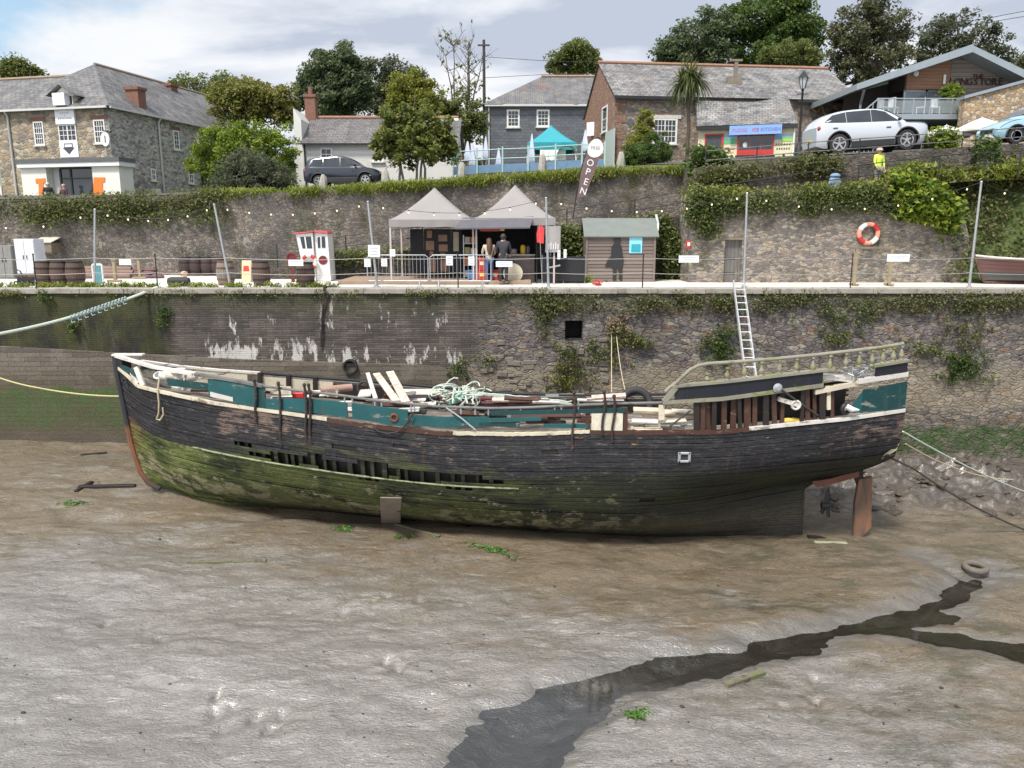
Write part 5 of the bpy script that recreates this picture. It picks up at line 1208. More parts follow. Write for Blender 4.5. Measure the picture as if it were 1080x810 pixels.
# ---- far left clutter
def cab(px0, px1, py0, pyb, Y, dep, name, mat, label, cat, doors=2, base=0):
    a = at(px0, py0, Y); x1 = xat(px1, Y, .8); z0 = 0 if pyb is None else zat(pyb, Y); t = thing(name, label, cat, ((a.x+x1)/2, Y, z0))
    mb = MB(); mb.span((a.x, Y, z0+base), (x1, Y+dep, a.z)); mb.build('casing', mat, t, world=True, bevel=.01)
    w = (x1-a.x)/doors
    for i in range(doors):
        mb = MB(); mb.span((a.x+w*i+.03, Y-.018, z0+base+.04), (a.x+w*(i+1)-.02, Y-.002, a.z-.05)); d = mb.build('door', mat, t, world=True, bevel=.004)
        mb = MB(); hx = a.x+w*(i+1)-.08 if i == 0 else a.x+w*i+.06; mb.span((hx, Y-.04, (z0+a.z)/2), (hx+.025, Y-.0185, (z0+a.z)/2+.16)); mb.build('handle', M['black_iron'], d, world=True)
    if base: mb = MB(); mb.span((a.x+.04, Y+.05, z0), (x1-.04, Y+dep-.05, z0+base-.002)); mb.build('plinth', M['brown_timber'], t, world=True)
    return t
cab(14, 37.5, 252, None, 31.2, .7, 'storage_cabinet', mm('cabinet_white', (.58, .6, .64), .5, .1, 3), 'tall white metal cabinet with two doors against the far left wall', 'cabinet', 2, .22)
cab(-6, 13, 259, None, 31.8, .6, 'grey_cupboard', mm('grey_cupboard', (.2, .2, .19), .7, .25, 4), 'low grey weathered cupboard at the far left edge', 'cupboard')
t = thing('wall_box', 'grey wooden box with a sloping pale lid fixed on the wall', 'box', (xat(49, 34.2, 1.5), 34.2, zat(266, 34.2)))
mb = MB(); mb.prism([(-.38, -.35, 0), (.38, -.35, 0), (.38, .4, 0), (-.38, .4, 0)], (0, 0, .4)); mb.build('casing', M['old_timber'], t)
mb = MB(); mb.prism([(-.42, -.4, .41), (.42, -.4, .41), (.42, .4, .62), (-.42, .4, .62)], (0, 0, .035)); mb.build('lid', M['cream_board'], t)
P = at(61, 288, 32.2); mb = MB(); mb.grid(lambda u, v: (P.x-.6+1.2*u, 32+.7*v, .25+.32*math.sin(PI*v)*(.75+.25*math.sin(u*9+v*4))*min(1, 5*u, 5*(1-u))+.02), 20, 10)
mm('blue_tarp', (.1, .17, .42), .5, .3, 5); tag(mb.build('blue_tarpaulin', M['blue_tarp'], smooth=True), 'crumpled blue tarpaulin heaped behind the three barrels', 'tarpaulin')
for i, (px0, px1, py, lab) in enumerate(((84, 139, 284, 'topmost brown pole of the pile behind the teal board'), (86, 141, 287.5, 'middle brown pole of the pile behind the teal board'), (83, 138, 291, 'lowest brown pole of the pile behind the teal board'))):
    P = at(px0, py, 32.5-i*.25); Q = at(px1, py+.4, 32.5-i*.25); mb = MB(); mb.tube([P, P.lerp(Q, .5), Q], [.13, .14, .12], 12); tag(mb.build('stacked_pole', M['pole_wood'] if 'pole_wood' in M else M.setdefault('pole_wood', plain('pole_wood', (.2, .13, .1), .8, .35, 3)), smooth=True), lab, 'pole', 'poles stacked by the wall')
rr = random.Random(9); mm('maroon_sack', (.13, .075, .075), .9, .35, 4, .4)
for i in range(7):
    px, py = 141+i*4+rr.uniform(-2, 2), 292-3.6*(i % 3); P = at(px, py, 32.3+.1*(i % 3)); mb = MB(); mb.ball((0, 0, 0), 1, 12, 0, (rr.uniform(.25, .36), .22, .13)); o = mb.build('filled_sack', M['maroon_sack'], smooth=True); o.location = P; tag(o, 'dull maroon sack in the heap beside the stacked poles', 'sack', 'sacks heaped by the stacked poles')
for px, py0, py1, lab in ((122, 275, 297, 'worn wooden post with a cross foot near the stacked poles'), (148, 274, 294, 'worn wooden post standing in front of the sacks')):
    P = atz(px, py1, 0); H = zat(py0, P.y); mb = MB(); mb.bar((P.x, P.y, 0), (P.x, P.y, H), .11, .11); mb.bar((P.x-.28, P.y-.08, .04), (P.x+.28, P.y-.08, .04), .08, .08); mb.box((P.x, P.y, H+.03), (.16, .16, .05)); tag(mb.build('wooden_post', mm('post_wood', (.3, .24, .15), .85, .3, 4), bevel=.01), lab, 'post')
plate('notice', 125.5, 273.5, 138.5, 279.5, 29.6, M['white_sign'], 'white notice board on the wooden post near the poles'); 
a = at(72.5, 272, 30.2)
t = thing('hand_cart', 'small black folding hand cart on four wheels beside the barrels', 'cart', tuple(atz(28, 301, 0)))
mb = MB(); mb.bar((-.3, 0, .14), (.3, 0, .14), .05, .3); mb.tube([(-.05, 0, .15), (-.16, 0, .5), (-.28, 0, .56)], .022, 6); mb.tube([(-.12, 0, .15), (.05, 0, .36)], .02, 6); mb.build('cart_frame', M['black_iron'], t)
for x in (-.3, -.1, .1, .3):
    mb = MB(); mb.torus((x, -.1, .085), .06, .025, Matrix.Rotation(PI/2, 3, 'X'), 16, 6); mb.build('wheel', M['rubber'], t, True)
t = thing('notice_stand', 'teal notice panel in a white frame beside the slim pole', 'notice board', tuple(atz(104, 301.5, 0)))
mb = MB(); w, h = .19, .78
mb.prism([(-w, 0, .02), (w, 0, .02), (w, 0, h-.06), (w-.06, 0, h), (-w+.06, 0, h), (-w, 0, h-.06)], (0, .06, 0)); mb.build('frame', M['white_paint'], t)
mb = MB(); mb.span((-w+.05, -.012, .1), (w-.05, -.002, h-.07)); mb.build('panel', mm('teal_panel', (.1, .27, .3), .5, .25, 6), t)
t = thing('sandwich_board', 'small orange and white sandwich board between two barrels', 'sign', tuple(atz(261.5, 297, 0)))
for s in (-1, 1):
    mb = MB(); mb.prism([(-.17, s*.2, 0), (.17, s*.2, 0), (.17, s*.03, .8), (-.17, s*.03, .8)], (0, .02, 0)); mb.build('panel', mm('board_peach', (.75, .5, .3), .6, .2, 5) if s < 0 else M['white_paint'], t)
mb = MB(); mb.prism([(-.12, -.118, .4), (.12, -.118, .4), (.09, -.075, .6), (-.1, -.075, .6)], (0, -.004, 0)); mb.build('red_print', M['red_paint'], t)
P = atz(189, 301.5, 0); P.y = 27.2; mb = MB(); mb.lathe([(.0, -.37), (.13, -.36), (.16, -.25), (.16, .25), (.13, .36), (0, .37)], (xat(189, 27.2), 27.2, .16), 16, Matrix.Rotation(PI/2, 3, 'Y')); tag(mb.build('rubber_fender', M['rubber'], smooth=True), 'black rubber fender lying on the quay edge by the hawser', 'fender')
P = atz(195, 297.5, 0); mb = MB(); mb.lathe([(.16, 0), (.16, .03), (.09, .05), (.085, .26), (.13, .32), (.12, .38), (0, .42)], P, 16); tag(mb.build('mooring_bollard', plain('bollard_cream', (.55, .42, .3), .6, .3, 6, dirt=(.2, .07, .03)), smooth=True), 'small cream mooring bollard standing behind the black fender', 'bollard')
# ---- toy wheelhouse
W0 = atz(332, 296.5, 0); t = thing('wheelhouse', 'small white boat wheelhouse with a red roof and round openings', 'wheelhouse', (W0.x, W0.y, 0))
k = W0.y*cp/816+.0025; X_ = lambda px: (px-332)*k; Zq = lambda py: zat(py, W0.y)
mb = MB(); mb.prism([(X_(319), 0, 0), (X_(319), 0, Zq(271)), (X_(315.5), 0, Zq(247)), (X_(332), 0, Zq(245.5)), (X_(333), 0, 0)], (0, 1.0, 0)); mb.prism([(X_(333.05), .12, 0), (X_(333.05), .12, Zq(245.5)), (X_(346), .12, Zq(246.5)), (X_(347.5), .12, 0)], (0, .88, 0))
mb.build('cabin', M['white_paint'], t, bevel=.008)
mb = MB(); mb.prism([(X_(314.5), -.08, Zq(247)+.005), (X_(333), -.08, Zq(245)+.005), (X_(333), -.08, Zq(244)), (X_(315.5), -.08, Zq(245))], (0, 1.15, 0)); mb.prism([(X_(333.1), .04, Zq(245.2)+.004), (X_(347), .04, Zq(246.4)+.004), (X_(346), .04, Zq(243.8)), (X_(333.1), .04, Zq(243))], (0, 1.0, 0)); mb.build('roof', mm('faded_red', (.55, .1, .1), .6, .2, 4), t)
for p in ([(319.5, 250), (323.5, 249.7), (324.5, 262), (321.5, 262)], [(325, 249.6), (330.5, 249.3), (331, 262), (326, 262)]):
    mb = MB(); mb.prism([(X_(a), -.012, Zq(c)) for a, c in p], (0, .01, 0)); mb.build('window', M['glass'], t)
for p in ((336, 250, 338.5, 261.5), (340, 249.5, 343.5, 261.5)):
    mb = MB(); mb.span((X_(p[0]), .105, Zq(p[3])), (X_(p[2]), .117, Zq(p[1]))); mb.build('window', M['glass'], t)
mb = MB(); mb.lathe([(.17, 0), (.17, .02), (.14, .02), (.14, .01), (0, .01)], (X_(340.5), .117, Zq(274.5)), 20, Matrix.Rotation(PI/2, 3, 'X')); mb.build('porthole', mm('maroon_paint', (.16, .02, .02), .5), t, True)
ro = MB(); ro.torus((X_(328), -.1, Zq(276.5)), .25, .06, Matrix.Rotation(PI/2, 3, 'X'), 28, 8); lb = tag(ro.build('lifebuoy', M['white_paint'], smooth=True, parent=None), 'white lifebuoy with red bands hung on the little wheelhouse', 'lifebuoy'); lb.location = (W0.x, W0.y, 0)
for an in (.9, 2.3, 5.4):
    mb = MB(); mb.tube([(X_(328)+.25*math.cos(an+j*.12), -.1, Zq(276.5)+.25*math.sin(an+j*.12)) for j in range(-3, 4)], .066, 8); mb.build('red_band', M['red_paint'], lb, True)
P = atz(309, 297, 0); mb = MB(); mb.lathe([(.2, 0), (.2, .05), (.15, .05), (.15, .02), (0, .02)], (P.x, P.y, zat(272, P.y)), 20, Matrix.Rotation(PI/2, 3, 'X')); mb.bar((P.x, P.y+.03, 0), (P.x, P.y+.03, zat(277, P.y)), .3, .06); tag(mb.build('round_board', mm('maroon_paint', (.16, .02, .02)), smooth=True), 'round maroon board on a stand left of the wheelhouse', 'board')
# rusty pipe and chain on the wall
mb = MB(); q = at(342, 306, 25.93); mb.tube([Vector((q.x, 26.3, .04)), Vector((q.x, 25.9, .04)), Vector((q.x, 25.88, -.2)), at(340, 330, 25.93), at(338.5, 366, 25.93)], .035, 8); mb.tube([(q.x, 26.2, .05), (q.x+.2, 26.3, .08), (q.x+.34, 26.25, .05)], .03, 6)
tag(mb.build('rusty_pipe', M['chain_rust'], smooth=True), 'rusty red iron pipe running down the quay wall', 'pipe')
mb = MB(); P = atz(630, 301, 0)
for j in range(5): mb.torus((P.x+rr.uniform(-.1, .1), P.y, .03+.03*j), .1+.02*j*(j % 2), .016, Matrix.Rotation(rr.uniform(-.3, .3), 3, 'X'), 18, 5)
tag(mb.build('red_coil', M['red_paint'], smooth=True), 'small red coil of line on the paving before the shed', 'rope')
# ---- crowd barriers
cb = thing('crowd_barrier', 'x', 'barrier')
def bar_(cb, L):
    mb = MB(); mb.tube([(-L/2, 0, .22), (-L/2, 0, 1.0), (-L/2+.1, 0, 1.08), (L/2-.1, 0, 1.08), (L/2, 0, 1.0), (L/2, 0, .22), (L/2-.05, 0, .2), (-L/2+.05, 0, .2)], .02, 8, 0, True); mb.build('frame', M['galvanised'], cb, True)
    mb = MB(); n = int(L/.13)
    for i in range(1, n): mb.tube([(-L/2+L*i/n, 0, .2), (-L/2+L*i/n, 0, 1.08)], .0075, 5)
    mb.build('grille', M['galvanised'], cb, True)
    for x in (-L*.36, L*.36):
        mb = MB(); mb.tube([(x, -.28, 0), (x, -.05, .22), (x, .05, .22), (x, .28, 0)], .018, 6); mb.tube([(x-.06, -.28, .01), (x+.06, .0, .2)], .012, 5); mb.build('foot', M['galvanised'], cb, True)
bar_(cb, 2.1); cb.location = (xat(420, 27.0), 27.0, 0); cb['label'] = 'steel crowd barrier in front of the left gazebo'; cb['group'] = 'crowd barriers'
dup(cb, (xat(486, 26.95), 26.95, 0), 0, 'steel crowd barrier carrying two paper notices')
# ---- platform, gazebos, stall
mb = MB(); x0, x1 = xat(357, 28.4), xat(560, 28.4)
mb.span((x0, 28.3, 0), (x1, 31.3, .13)); b = NB('deck_boards'); o = b.sep(b.pos()); fr = b.ma('FRACT', b.ma('MULTIPLY', o[1], 7)); n = b.noise(b.vmap(b.pos(), (.6, 3, 1)), 2, 5)
M['boards'] = b.fin(b.mix(b.ramp(fr, [(.04, 1), (.1, 0)]), b.mix(n, (.2, .13, .09), (.4, .3, .22)), (.05, .035, .025)), .85); tag(mb.build('wooden_platform', M['boards'], bevel=.01), 'low brown timber platform under the two gazebos', 'platform')
b = NB('grey_canopy'); p = b.obj(); n = b.noise(p, 1.6, 4); M['canopy'] = b.fin(b.mix(n, (.22, .205, .2), (.29, .27, .262)), .75, b.bump(b.noise(p, 2.2, 3), .3, .05))
def gazebo(label, px0, px1, Y0, dep, zb, pk, mat, h_e=2.28, val=.26, col_leg=M['white_paint'], cat='gazebo', name='gazebo'):
    x0, x1 = xat(px0, Y0, 2.2), xat(px1, Y0, 2.2); t = thing(name, label, cat, ((x0+x1)/2, Y0+dep/2, zb)); a, c = (x1-x0)/2, dep/2
    e = h_e-zb
    mb = MB(); mb.grid(lambda u, v: (lambda s, q: (a*s, c*q, e+(pk-h_e)*(1-max(abs(s), abs(q)))**1.28-.05*math.sin(PI*u)**8*0))(2*u-1, 2*v-1), 24, 24); mb.build('canopy', mat, t, True)
    mb = MB()
    for (p, q) in (((-a, -c), (a, -c)), ((a, -c), (a, c)), ((a, c), (-a, c)), ((-a, c), (-a, -c))):
        mb.grid(lambda u, v: (p[0]+(q[0]-p[0])*u, p[1]+(q[1]-p[1])*u-.015*math.sin(u*22)*v*(1 if p[1] == q[1] else 0), e-val*v*(.93+.07*abs(math.sin(u*9.4)))), 30, 2)
    mb.build('valance', mat, t, True)
    for s in (-1, 1):
        for q in (-1, 1):
            mb = MB(); mb.bar((s*(a-.04), q*(c-.04), 0), (s*(a-.04), q*(c-.04), e-.01), .06); mb.lathe([(.08, 0), (.08, .015)], (s*(a-.04), q*(c-.04), 0), 10); mb.build('leg', col_leg, t)
    return t
mm('leg_pink', (.5, .42, .4), .5, .1, 3)
g1 = gazebo('grey peaked gazebo over the black display boards, left of two', 410, 500, 28.5, 2.9, .13, 3.5, M['canopy'], 2.3, .27, M['leg_pink'])
g2 = gazebo('grey peaked gazebo over the food counter, right of two', 501, 586, 28.5, 2.9, .0, 3.6, M['canopy'], 2.36, .27, M['leg_pink'])
mm('print_white', (.62, .6, .6), .7, .1)
b = NB('black_canvas'); M['black_cloth'] = b.fin((.016, .016, .02), .85, b.bump(b.noise(b.pos(), 6, 4), .3, .02))  # plain black cloth for stall walls, display panels and windbreak
ks = thing('food_stall', 'dark food counter with awning and orange lit menu strip under the right gazebo', 'stall', (xat(530, 29.2), 29.2, 0))
kx0, kx1 = xat(478, 29.4, 1), xat(566, 29.4, 1); L0 = xat(502, 29.4, 1)
mb = MB(); mb.span((kx0, 31.1, .14), (kx1, 31.15, 2.2)); mb.build('back_wall', M['black_cloth'], ks, world=True)
for x in (kx1-.04,): mb = MB(); mb.span((x, 28.9, 0), (x+.05, 31.09, 2.2)); mb.build('side_wall', M['black_cloth'], ks, world=True)
mb = MB(); mb.span((L0+.9, 29.1, 1.0), (kx1-.06, 29.75, 1.05)); mb.build('counter', mm('counter_top', (.42, .38, .33), .5), ks, world=True, bevel=.006)
mb = MB(); mb.span((L0+.95, 29.2, .0), (kx1-.08, 29.24, .995)); mb.build('counter_front', mm('counter_front', (.16, .13, .12), .8, .3), ks, world=True)
a0, a1 = at(480, 240.5, 28.1), at(559, 239.5, 28.1); b0, b1 = at(488, 230, 28.6), at(563, 228.5, 28.6)
mb = MB(); mb.prism([a0, a1, b1, b0], (0, .03, .02)); mb.prism([a0, a1, a1-Vector((0, 0, .05)), a0-Vector((0, 0, .05))], (0, .015, 0)); mb.build('awning', M['dark_cloth'], ks, world=True)
mb = MB(); a, c = at(506, 240.5, 28.9), at(527, 244, 28.9); mb.span((a.x, 28.9, c.z), (c.x, 28.94, a.z)); mb.build('menu_strip', mm('menu_red', (.55, .09, .02), .5), ks, world=True)
mb = MB(); a, c = at(527.3, 240.3, 28.9), at(532, 243.5, 28.9); mb.span((a.x, 28.9, c.z), (c.x, 28.94, a.z)); mb.build('menu_lamp', mm('menu_yellow', (.8, .55, .15), .5), ks, world=True)
for px, py, w, h, c, lab in ((551.5, 266.5, .2, .34, (.7, .45, .03), 'yellow tub standing on the stall counter'), (541, 266.5, .3, .2, (.33, .27, .23), 'brown tray of goods on the stall counter left of the tub'), (557, 267, .14, .3, (.12, .12, .13), 'dark dispenser on the stall counter right of the tub')):
    P = at(px, py, 29.35); mb = MB(); mb.lathe([(w*.42, 0), (w*.5, .02), (w*.5, h*.8), (w*.3, h)], (P.x, 29.4, 1.052), 14); tag(mb.build('counter_item', plain('goods', c, .5, .2, 8), smooth=True), lab, 'goods')
# black folding board with wooden samples
db = thing('display_board', 'black folding display board hung with brown wooden plaques under the left gazebo', 'display board', (xat(455, 29.6), 29.6, .13))
za, zb_ = zat(288, 29.6), zat(241.5, 29.6)
for (p, q), yo in zip(((433, 447), (447.3, 476), (476.3, 487)), (0, 0, .02)):
    mb = MB(); mb.span((xat(p, 29.6, 1), 29.6+yo, za), (xat(q, 29.6, 1), 29.64+yo, zb_)); mb.build('panel', M['black_cloth'], db, world=True, bevel=.005)
mm('plaque', (.21, .125, .085), .8, .35, 5)
for px, py, w, h in ((453, 247, 5.5, 8), (453.5, 259, 9, 10), (455, 268, 4, 6), (455.5, 276.5, 9, 5), (455.5, 283, 9, 8), (467, 251, 9.5, 7), (467.5, 261.5, 9.5, 7.5), (467, 270, 5, 7), (468, 280.5, 8, 12), (481, 249, 6, 9), (481, 259, 6, 12)):
    a, c = at(px-w/2, py-h/2, 29.57), at(px+w/2, py+h/2, 29.57); mb = MB(); mb.span((a.x, 29.565, c.z), (c.x, 29.598, a.z)); mb.build('plaque', M['plaque'] if px < 475 else mm('plaque_pale', (.3, .28, .2), .8, .2), db, world=True, bevel=.006)
rk = thing('stall_rack', 'metal shelf rack of goods between the display board and the counter', 'rack', (xat(496, 29.5), 29.5, 0)); rx0, rx1 = xat(489, 29.5, 1), xat(502, 29.5, 1)
for x in (rx0, rx1): mb = MB(); mb.span((x-.02, 29.5, 0), (x+.02, 29.9, 1.75)); mb.build('upright', M['galvanised'], rk, world=True)
gi = 0; gc = [(.35, .33, .28), (.45, .16, .06), (.5, .17, .07), (.08, .2, .45), (.3, .28, .12), (.5, .5, .48)]
for z in (.2, .62, 1.02, 1.42):
    mb = MB(); mb.span((rx0+.022, 29.5, z), (rx1-.022, 29.9, z+.03)); mb.build('shelf', M['galvanised'], rk, world=True)
    for j in range(2):
        w = (rx1-rx0)*.42; x = rx0+.04+j*(rx1-rx0)*.48; hgt = rr.uniform(.2, .32); mb = MB(); mb.span((x, 29.52, z+.032), (x+w, 29.82, z+.032+hgt)); nm = (('left', 'right')[j], ('bottom', 'second', 'third', 'top')[gi//2])
        tag(mb.build('goods_carton', plain('carton', gc[gi % 6], .7, .2, 6), bevel=.01), 'carton on the %s side of the %s shelf of the stall rack' % nm, 'carton', 'cartons on the stall rack'); gi += 1
def crate(px0, px1, py0, py1, Y, c, lab, name='cool_box', lid=(.6, .55, .1)):
    a, d_ = at(px0, py0, Y), at(px1, py1, Y); z0 = max(0, d_.z); t = thing(name, lab, 'box', ((a.x+d_.x)/2, Y, z0)); w, h = (d_.x-a.x)/2, a.z-z0
    mb = MB(); mb.span((-w, 0, 0), (w, .35, h-.05)); mb.build('body', plain('crate', c, .5, .15, 5), t, bevel=.015)
    mb = MB(); mb.span((-w-.01, -.01, h-.048), (w+.01, .36, h)); mb.build('lid', plain('crate_lid', sc3(c, .8), .5, .15, 5), t, bevel=.01)
    if lid: mb = MB(); mb.span((-w*.6, -.012, h*.35), (w*.6, -.002, h*.65)); mb.build('label_patch', plain('patch', lid, .5, .1), t)
crate(504.5, 512, 271.5, 284, 28.55, (.5, .035, .02), 'upper red box of the stack beside the woman', lid=(.7, .6, .4)); crate(504, 512.5, 284, 295.5, 28.5, (.5, .04, .02), 'lower red box with a yellow patch beside the woman', lid=(.75, .6, .1)); crate(518, 525.5, 284.5, 295.5, 28.5, (.45, .03, .02), 'red box standing between the two customers', lid=(.6, .5, .3)); crate(493, 503, 285, 294, 28.6, (.05, .16, .4), 'blue box on the ground at the foot of the stall rack', lid=None)
P = at(541, 283.5, 28.7); t = thing('round_sign', 'round cream disc leaning against the stall counter', 'sign', (P.x, 28.75, 0)); mb = MB(); mb.lathe([(0, -.03), (.36, -.03), (.37, 0), (.36, .03), (0, .03)], (0, 0, .37), 28, Matrix.Rotation(PI/2-.12, 3, 'X')); mb.build('disc', mm('cream_disc', (.55, .48, .35), .6, .12, 6), t, True)
mb = MB(); mb.torus((0, 0, .37), .355, .03, Matrix.Rotation(PI/2-.12, 3, 'X'), 28, 6); mb.build('rim', M['black_iron'], t, True)
t = thing('red_banner', 'red feather banner on a thin pole beside the counter', 'banner', (xat(569, 28.3), 28.3, 0)); zt_ = zat(238, 28.3); zb2 = zat(255.5, 28.3)
mb = MB(); mb.tube([(.1, 0, 0), (-.02, 0, zt_)], .012, 6); mb.build('banner_pole', M['galvanised'], t)
mb = MB(); mb.prism([(-.1, -.01, zb2), (.14, -.01, zb2-.05), (.16, -.01, zt_-.12), (.08, -.01, zt_), (-.06, -.01, zt_-.03), (-.12, -.01, zt_-.3)], (0, .012, 0)); mb.build('banner_cloth', mm('flag_red', (.62, .05, .05), .7, .1), t)
sp_ = thing('side_panel', 'grey hanging side panel with faint white print on the right gazebo', 'panel', (xat(583, 28.55), 28.55, .8)); zt_, zb2 = zat(238.5, 28.5), zat(266, 28.5); w0, w1 = xat(575, 28.55, 1.6), xat(591, 28.55, 1.6)
mb = MB(); mb.grid(lambda u, v: (w0+(w1-w0)*u, 28.44+.02*math.sin(u*7), zb2+(zt_-zb2)*v), 8, 4); mb.build('cloth', mm('panel_grey', (.33, .31, .3), .8, .1), sp_, True, True)
mb = MB()
for j in range(5):
    x = w0+.1+j*.085; mb.span((x, 28.405, zb2+.1), (x+.045, 28.41, zb2+.3+.05*(j % 2)))
mb.build('pale_print', M['print_white'], sp_, world=True)
wb = thing('windbreak', 'low black windbreak screen between the stall and the shed', 'windbreak', (xat(596, 28.9), 28.9, 0)); x0, x1 = xat(572, 28.9, .5), xat(617, 28.9, .5)
mb = MB(); mb.grid(lambda u, v: (x0+(x1-x0)*u, 28.9+.02*math.sin(u*12), .06+.92*v), 20, 2); mb.build('screen', M['black_cloth'], wb, True, True)
for x in (x0, (x0+x1)/2, x1): mb = MB(); mb.tube([(x, 28.93, 0), (x, 28.93, 1.02)], .018, 6); mb.build('stake', M['galvanised'], wb, world=True)
mb = MB(); c = at(585, 281, 28.85); mb.box((c.x, 28.872, c.z), (.42, .004, .06), 0, 0, Matrix.Rotation(-.2, 3, 'Y')); mb.build('pale_print', M['print_white'], wb, world=True)
# ---- shed
SY = 29.9; s0, s1 = xat(618, SY, .8), xat(690.5, SY, .8); ez, rzt = zat(248.5, SY), zat(231.5, SY+.9); sd_ = 1.7
sh_ = thing('garden_shed', 'brown clapboard shed with green felt roof and a black cut-out figure on its front', 'shed', ((s0+s1)/2, SY, 0))
b = NB('shed_boards'); n = b.noise(b.vmap(b.pos(), (.8, .8, 8)), 2, 6, .7); isl = b.island()
M['shed'] = b.fin(b.mix(.6, b.mix(n, (.1, .075, .062), (.25, .2, .175)), b.mix(isl, (.12, .09, .078), (.23, .185, .16))), .85, b.bump(n, .3, .01))
mb = MB(); nb = 13; h = ez/nb
for i in range(nb):
    z = i*h; mb.prism([(s0, SY-.028, z), (s0, SY+.02, z), (s0, SY+.02, z+h), (s0, SY-.004, z+h)], (s1-s0, 0, 0))
mb.build('front_boards', M['shed'], sh_, world=True)
mb = MB()
for i in range(nb):
    z = i*h; mb.prism([(s1+.028, SY+.02, z), (s1-.02, SY+.02, z), (s1-.02, SY+.02, z+h), (s1+.004, SY+.02, z+h)], (0, sd_-.02, 0))
mb.prism([(s1, SY+.02, ez), (s1, SY+sd_, ez), (s1, SY+sd_/2, rzt-.05)], (-.03, 0, 0)); mb.prism([(s0+.03, SY+.02, 0), (s0+.03, SY+sd_, 0), (s0+.03, SY+sd_, ez), (s0+.03, SY+sd_/2, rzt-.05), (s0+.03, SY+.02, ez)], (-.03, 0, 0)); mb.span((s0+.03, SY+sd_-.03, 0), (s1-.03, SY+sd_, ez))
mb.build('side_boards', M['shed'], sh_, world=True)
mb = MB(); r0, r1 = s0-.1, s1+.12; mb.prism([(r0, SY-.12, ez-.06), (r0, SY+sd_/2, rzt), (r0, SY+sd_+.12, ez-.06), (r0, SY+sd_+.12, ez-.02), (r0, SY+sd_/2, rzt+.05), (r0, SY-.12, ez-.02)], (r1-r0, 0, 0))
mb.build('roof', mm('green_felt', (.16, .178, .165), .85, .15, 3, .3), sh_, world=True)
for x in (s0+.02, s1-.02): mb = MB(); mb.span((x-.04, SY-.05, 0), (x+.04, SY-.029, ez-.06)); mb.build('corner_board', M['shed'], sh_, world=True)
fg = [(650.5, 249), (653.5, 250), (655, 253.5), (653, 256), (655.5, 259), (656.5, 268), (658, 273), (656.5, 282), (656, 296), (653, 296), (652.5, 284), (650.5, 283.5), (649.5, 296), (646.5, 296), (646.5, 283), (643, 281), (638, 281.5), (641, 274), (644.5, 270), (645, 260), (648.5, 256.5), (647, 253.5), (648, 250)]
mb = MB(); mb.prism([at(a, c, SY-.06) for a, c in fg], (0, .02, 0)); mb.build('cut_out_figure', M['black_paint'], sh_, world=True)
a, c = at(664, 249, SY-.05), at(677, 267, SY-.05); mb = MB(); mb.span((a.x, SY-.055, c.z), (c.x, SY-.03, a.z)); po = mb.build('poster', mm('poster_cyan', (.25, .62, .75), .4, .1), sh_, world=True)
mb = MB(); a2, c2 = at(666, 257.5, SY-.06), at(675.5, 266, SY-.06); mb.span((a2.x, SY-.06, c2.z), (c2.x, SY-.056, a2.z)); mb.build('picture', mm('poster_teal', (.03, .32, .4), .4, .4, 25), po, world=True)
mb = MB(); mb.tube([at(692, 226, SY+.8), at(694, 236, SY+.8), at(693.5, 243, SY+.6), at(690, 246.5, SY+.4)], .05, 8); mb.build('vent_pipe', M['white_paint'], sh_, True, True)
# ---- right hand end: notice frame, lifebuoy, dinghy
t = thing('beam_stand', 'timber frame of two posts and a cross beam below the lifebuoy', 'frame', (xat(920, 27.6), 27.6, 0))
for px in (902, 939): x = xat(px, 27.6, .6); mb = MB(); mb.bar((x, 27.6, 0), (x, 27.6, 1.27), .1, .1); mb.bar((x, 27.3, .04), (x, 27.9, .04), .1, .08); mb.build('post', mm('post_wood', (.3, .24, .15)), t, world=True, bevel=.008)
mb = MB(); mb.bar((xat(897, 27.6, 1.3), 27.6, 1.31), (xat(944, 27.6, 1.3), 27.6, 1.31), .1, .08); mb.build('beam', M['old_timber'], t, world=True, bevel=.008)
P = at(916, 246.5, 29.42); t = thing('lifebuoy', 'orange and white lifebuoy hung on the stone store front', 'lifebuoy', tuple(P)); Mx = Matrix.Rotation(PI/2, 3, 'X')
mb = MB(); mb.torus((0, 0, 0), .35, .085, Mx, 36, 10); mb.build('ring', mm('buoy_orange', (.72, .3, .22), .6, .15), t, True)
for k in range(4):
    an = k*PI/2+.75; mb = MB(); mb.tube([(.35*math.cos(an+j*.1), 0, .35*math.sin(an+j*.1)) for j in range(-4, 5)], .091, 10); mb.build('band', M['white_paint'] if k % 2 else M['red_paint'], t, True)
P = at(726, 258, 29.4); t = thing('red_hose_box', 'small red box fixed at the left corner of the store', 'box', tuple(P)); mb = MB(); mb.box((0, 0, 0), (.16, .12, .3)); mb.build('case', M['red_paint'], t, bevel=.03); mb = MB(); mb.box((0, -.065, .02), (.1, .006, .12)); mb.build('label_patch', M['white_paint'], t)
dg = thing('brown_dinghy', 'old brown clinker dinghy with a white gunwale on the right of the quay', 'dinghy', (xat(1060, 28.2), 28.2, 0))
db0 = xat(1034, 28.2, .9)
def dhull(u, v, s=1):
    w = .85*sst(0, .55, u)**.8*(.45+.55*v); al = .45*(1-v)*(1-u)
    return (db0+al+4.2*u, 28.6-s*w, .12+(1.02-.12)*v-.12*math.sin(PI*min(1, u*1.2))*v)
b = NB('clinker'); uv = b.sep(b.uvc()); fr = b.ma('FRACT', b.ma('MULTIPLY', uv[1], 6)); n = b.noise(b.vmap(b.uvc(), (6, 30, 1)), 1.2, 6, .7)
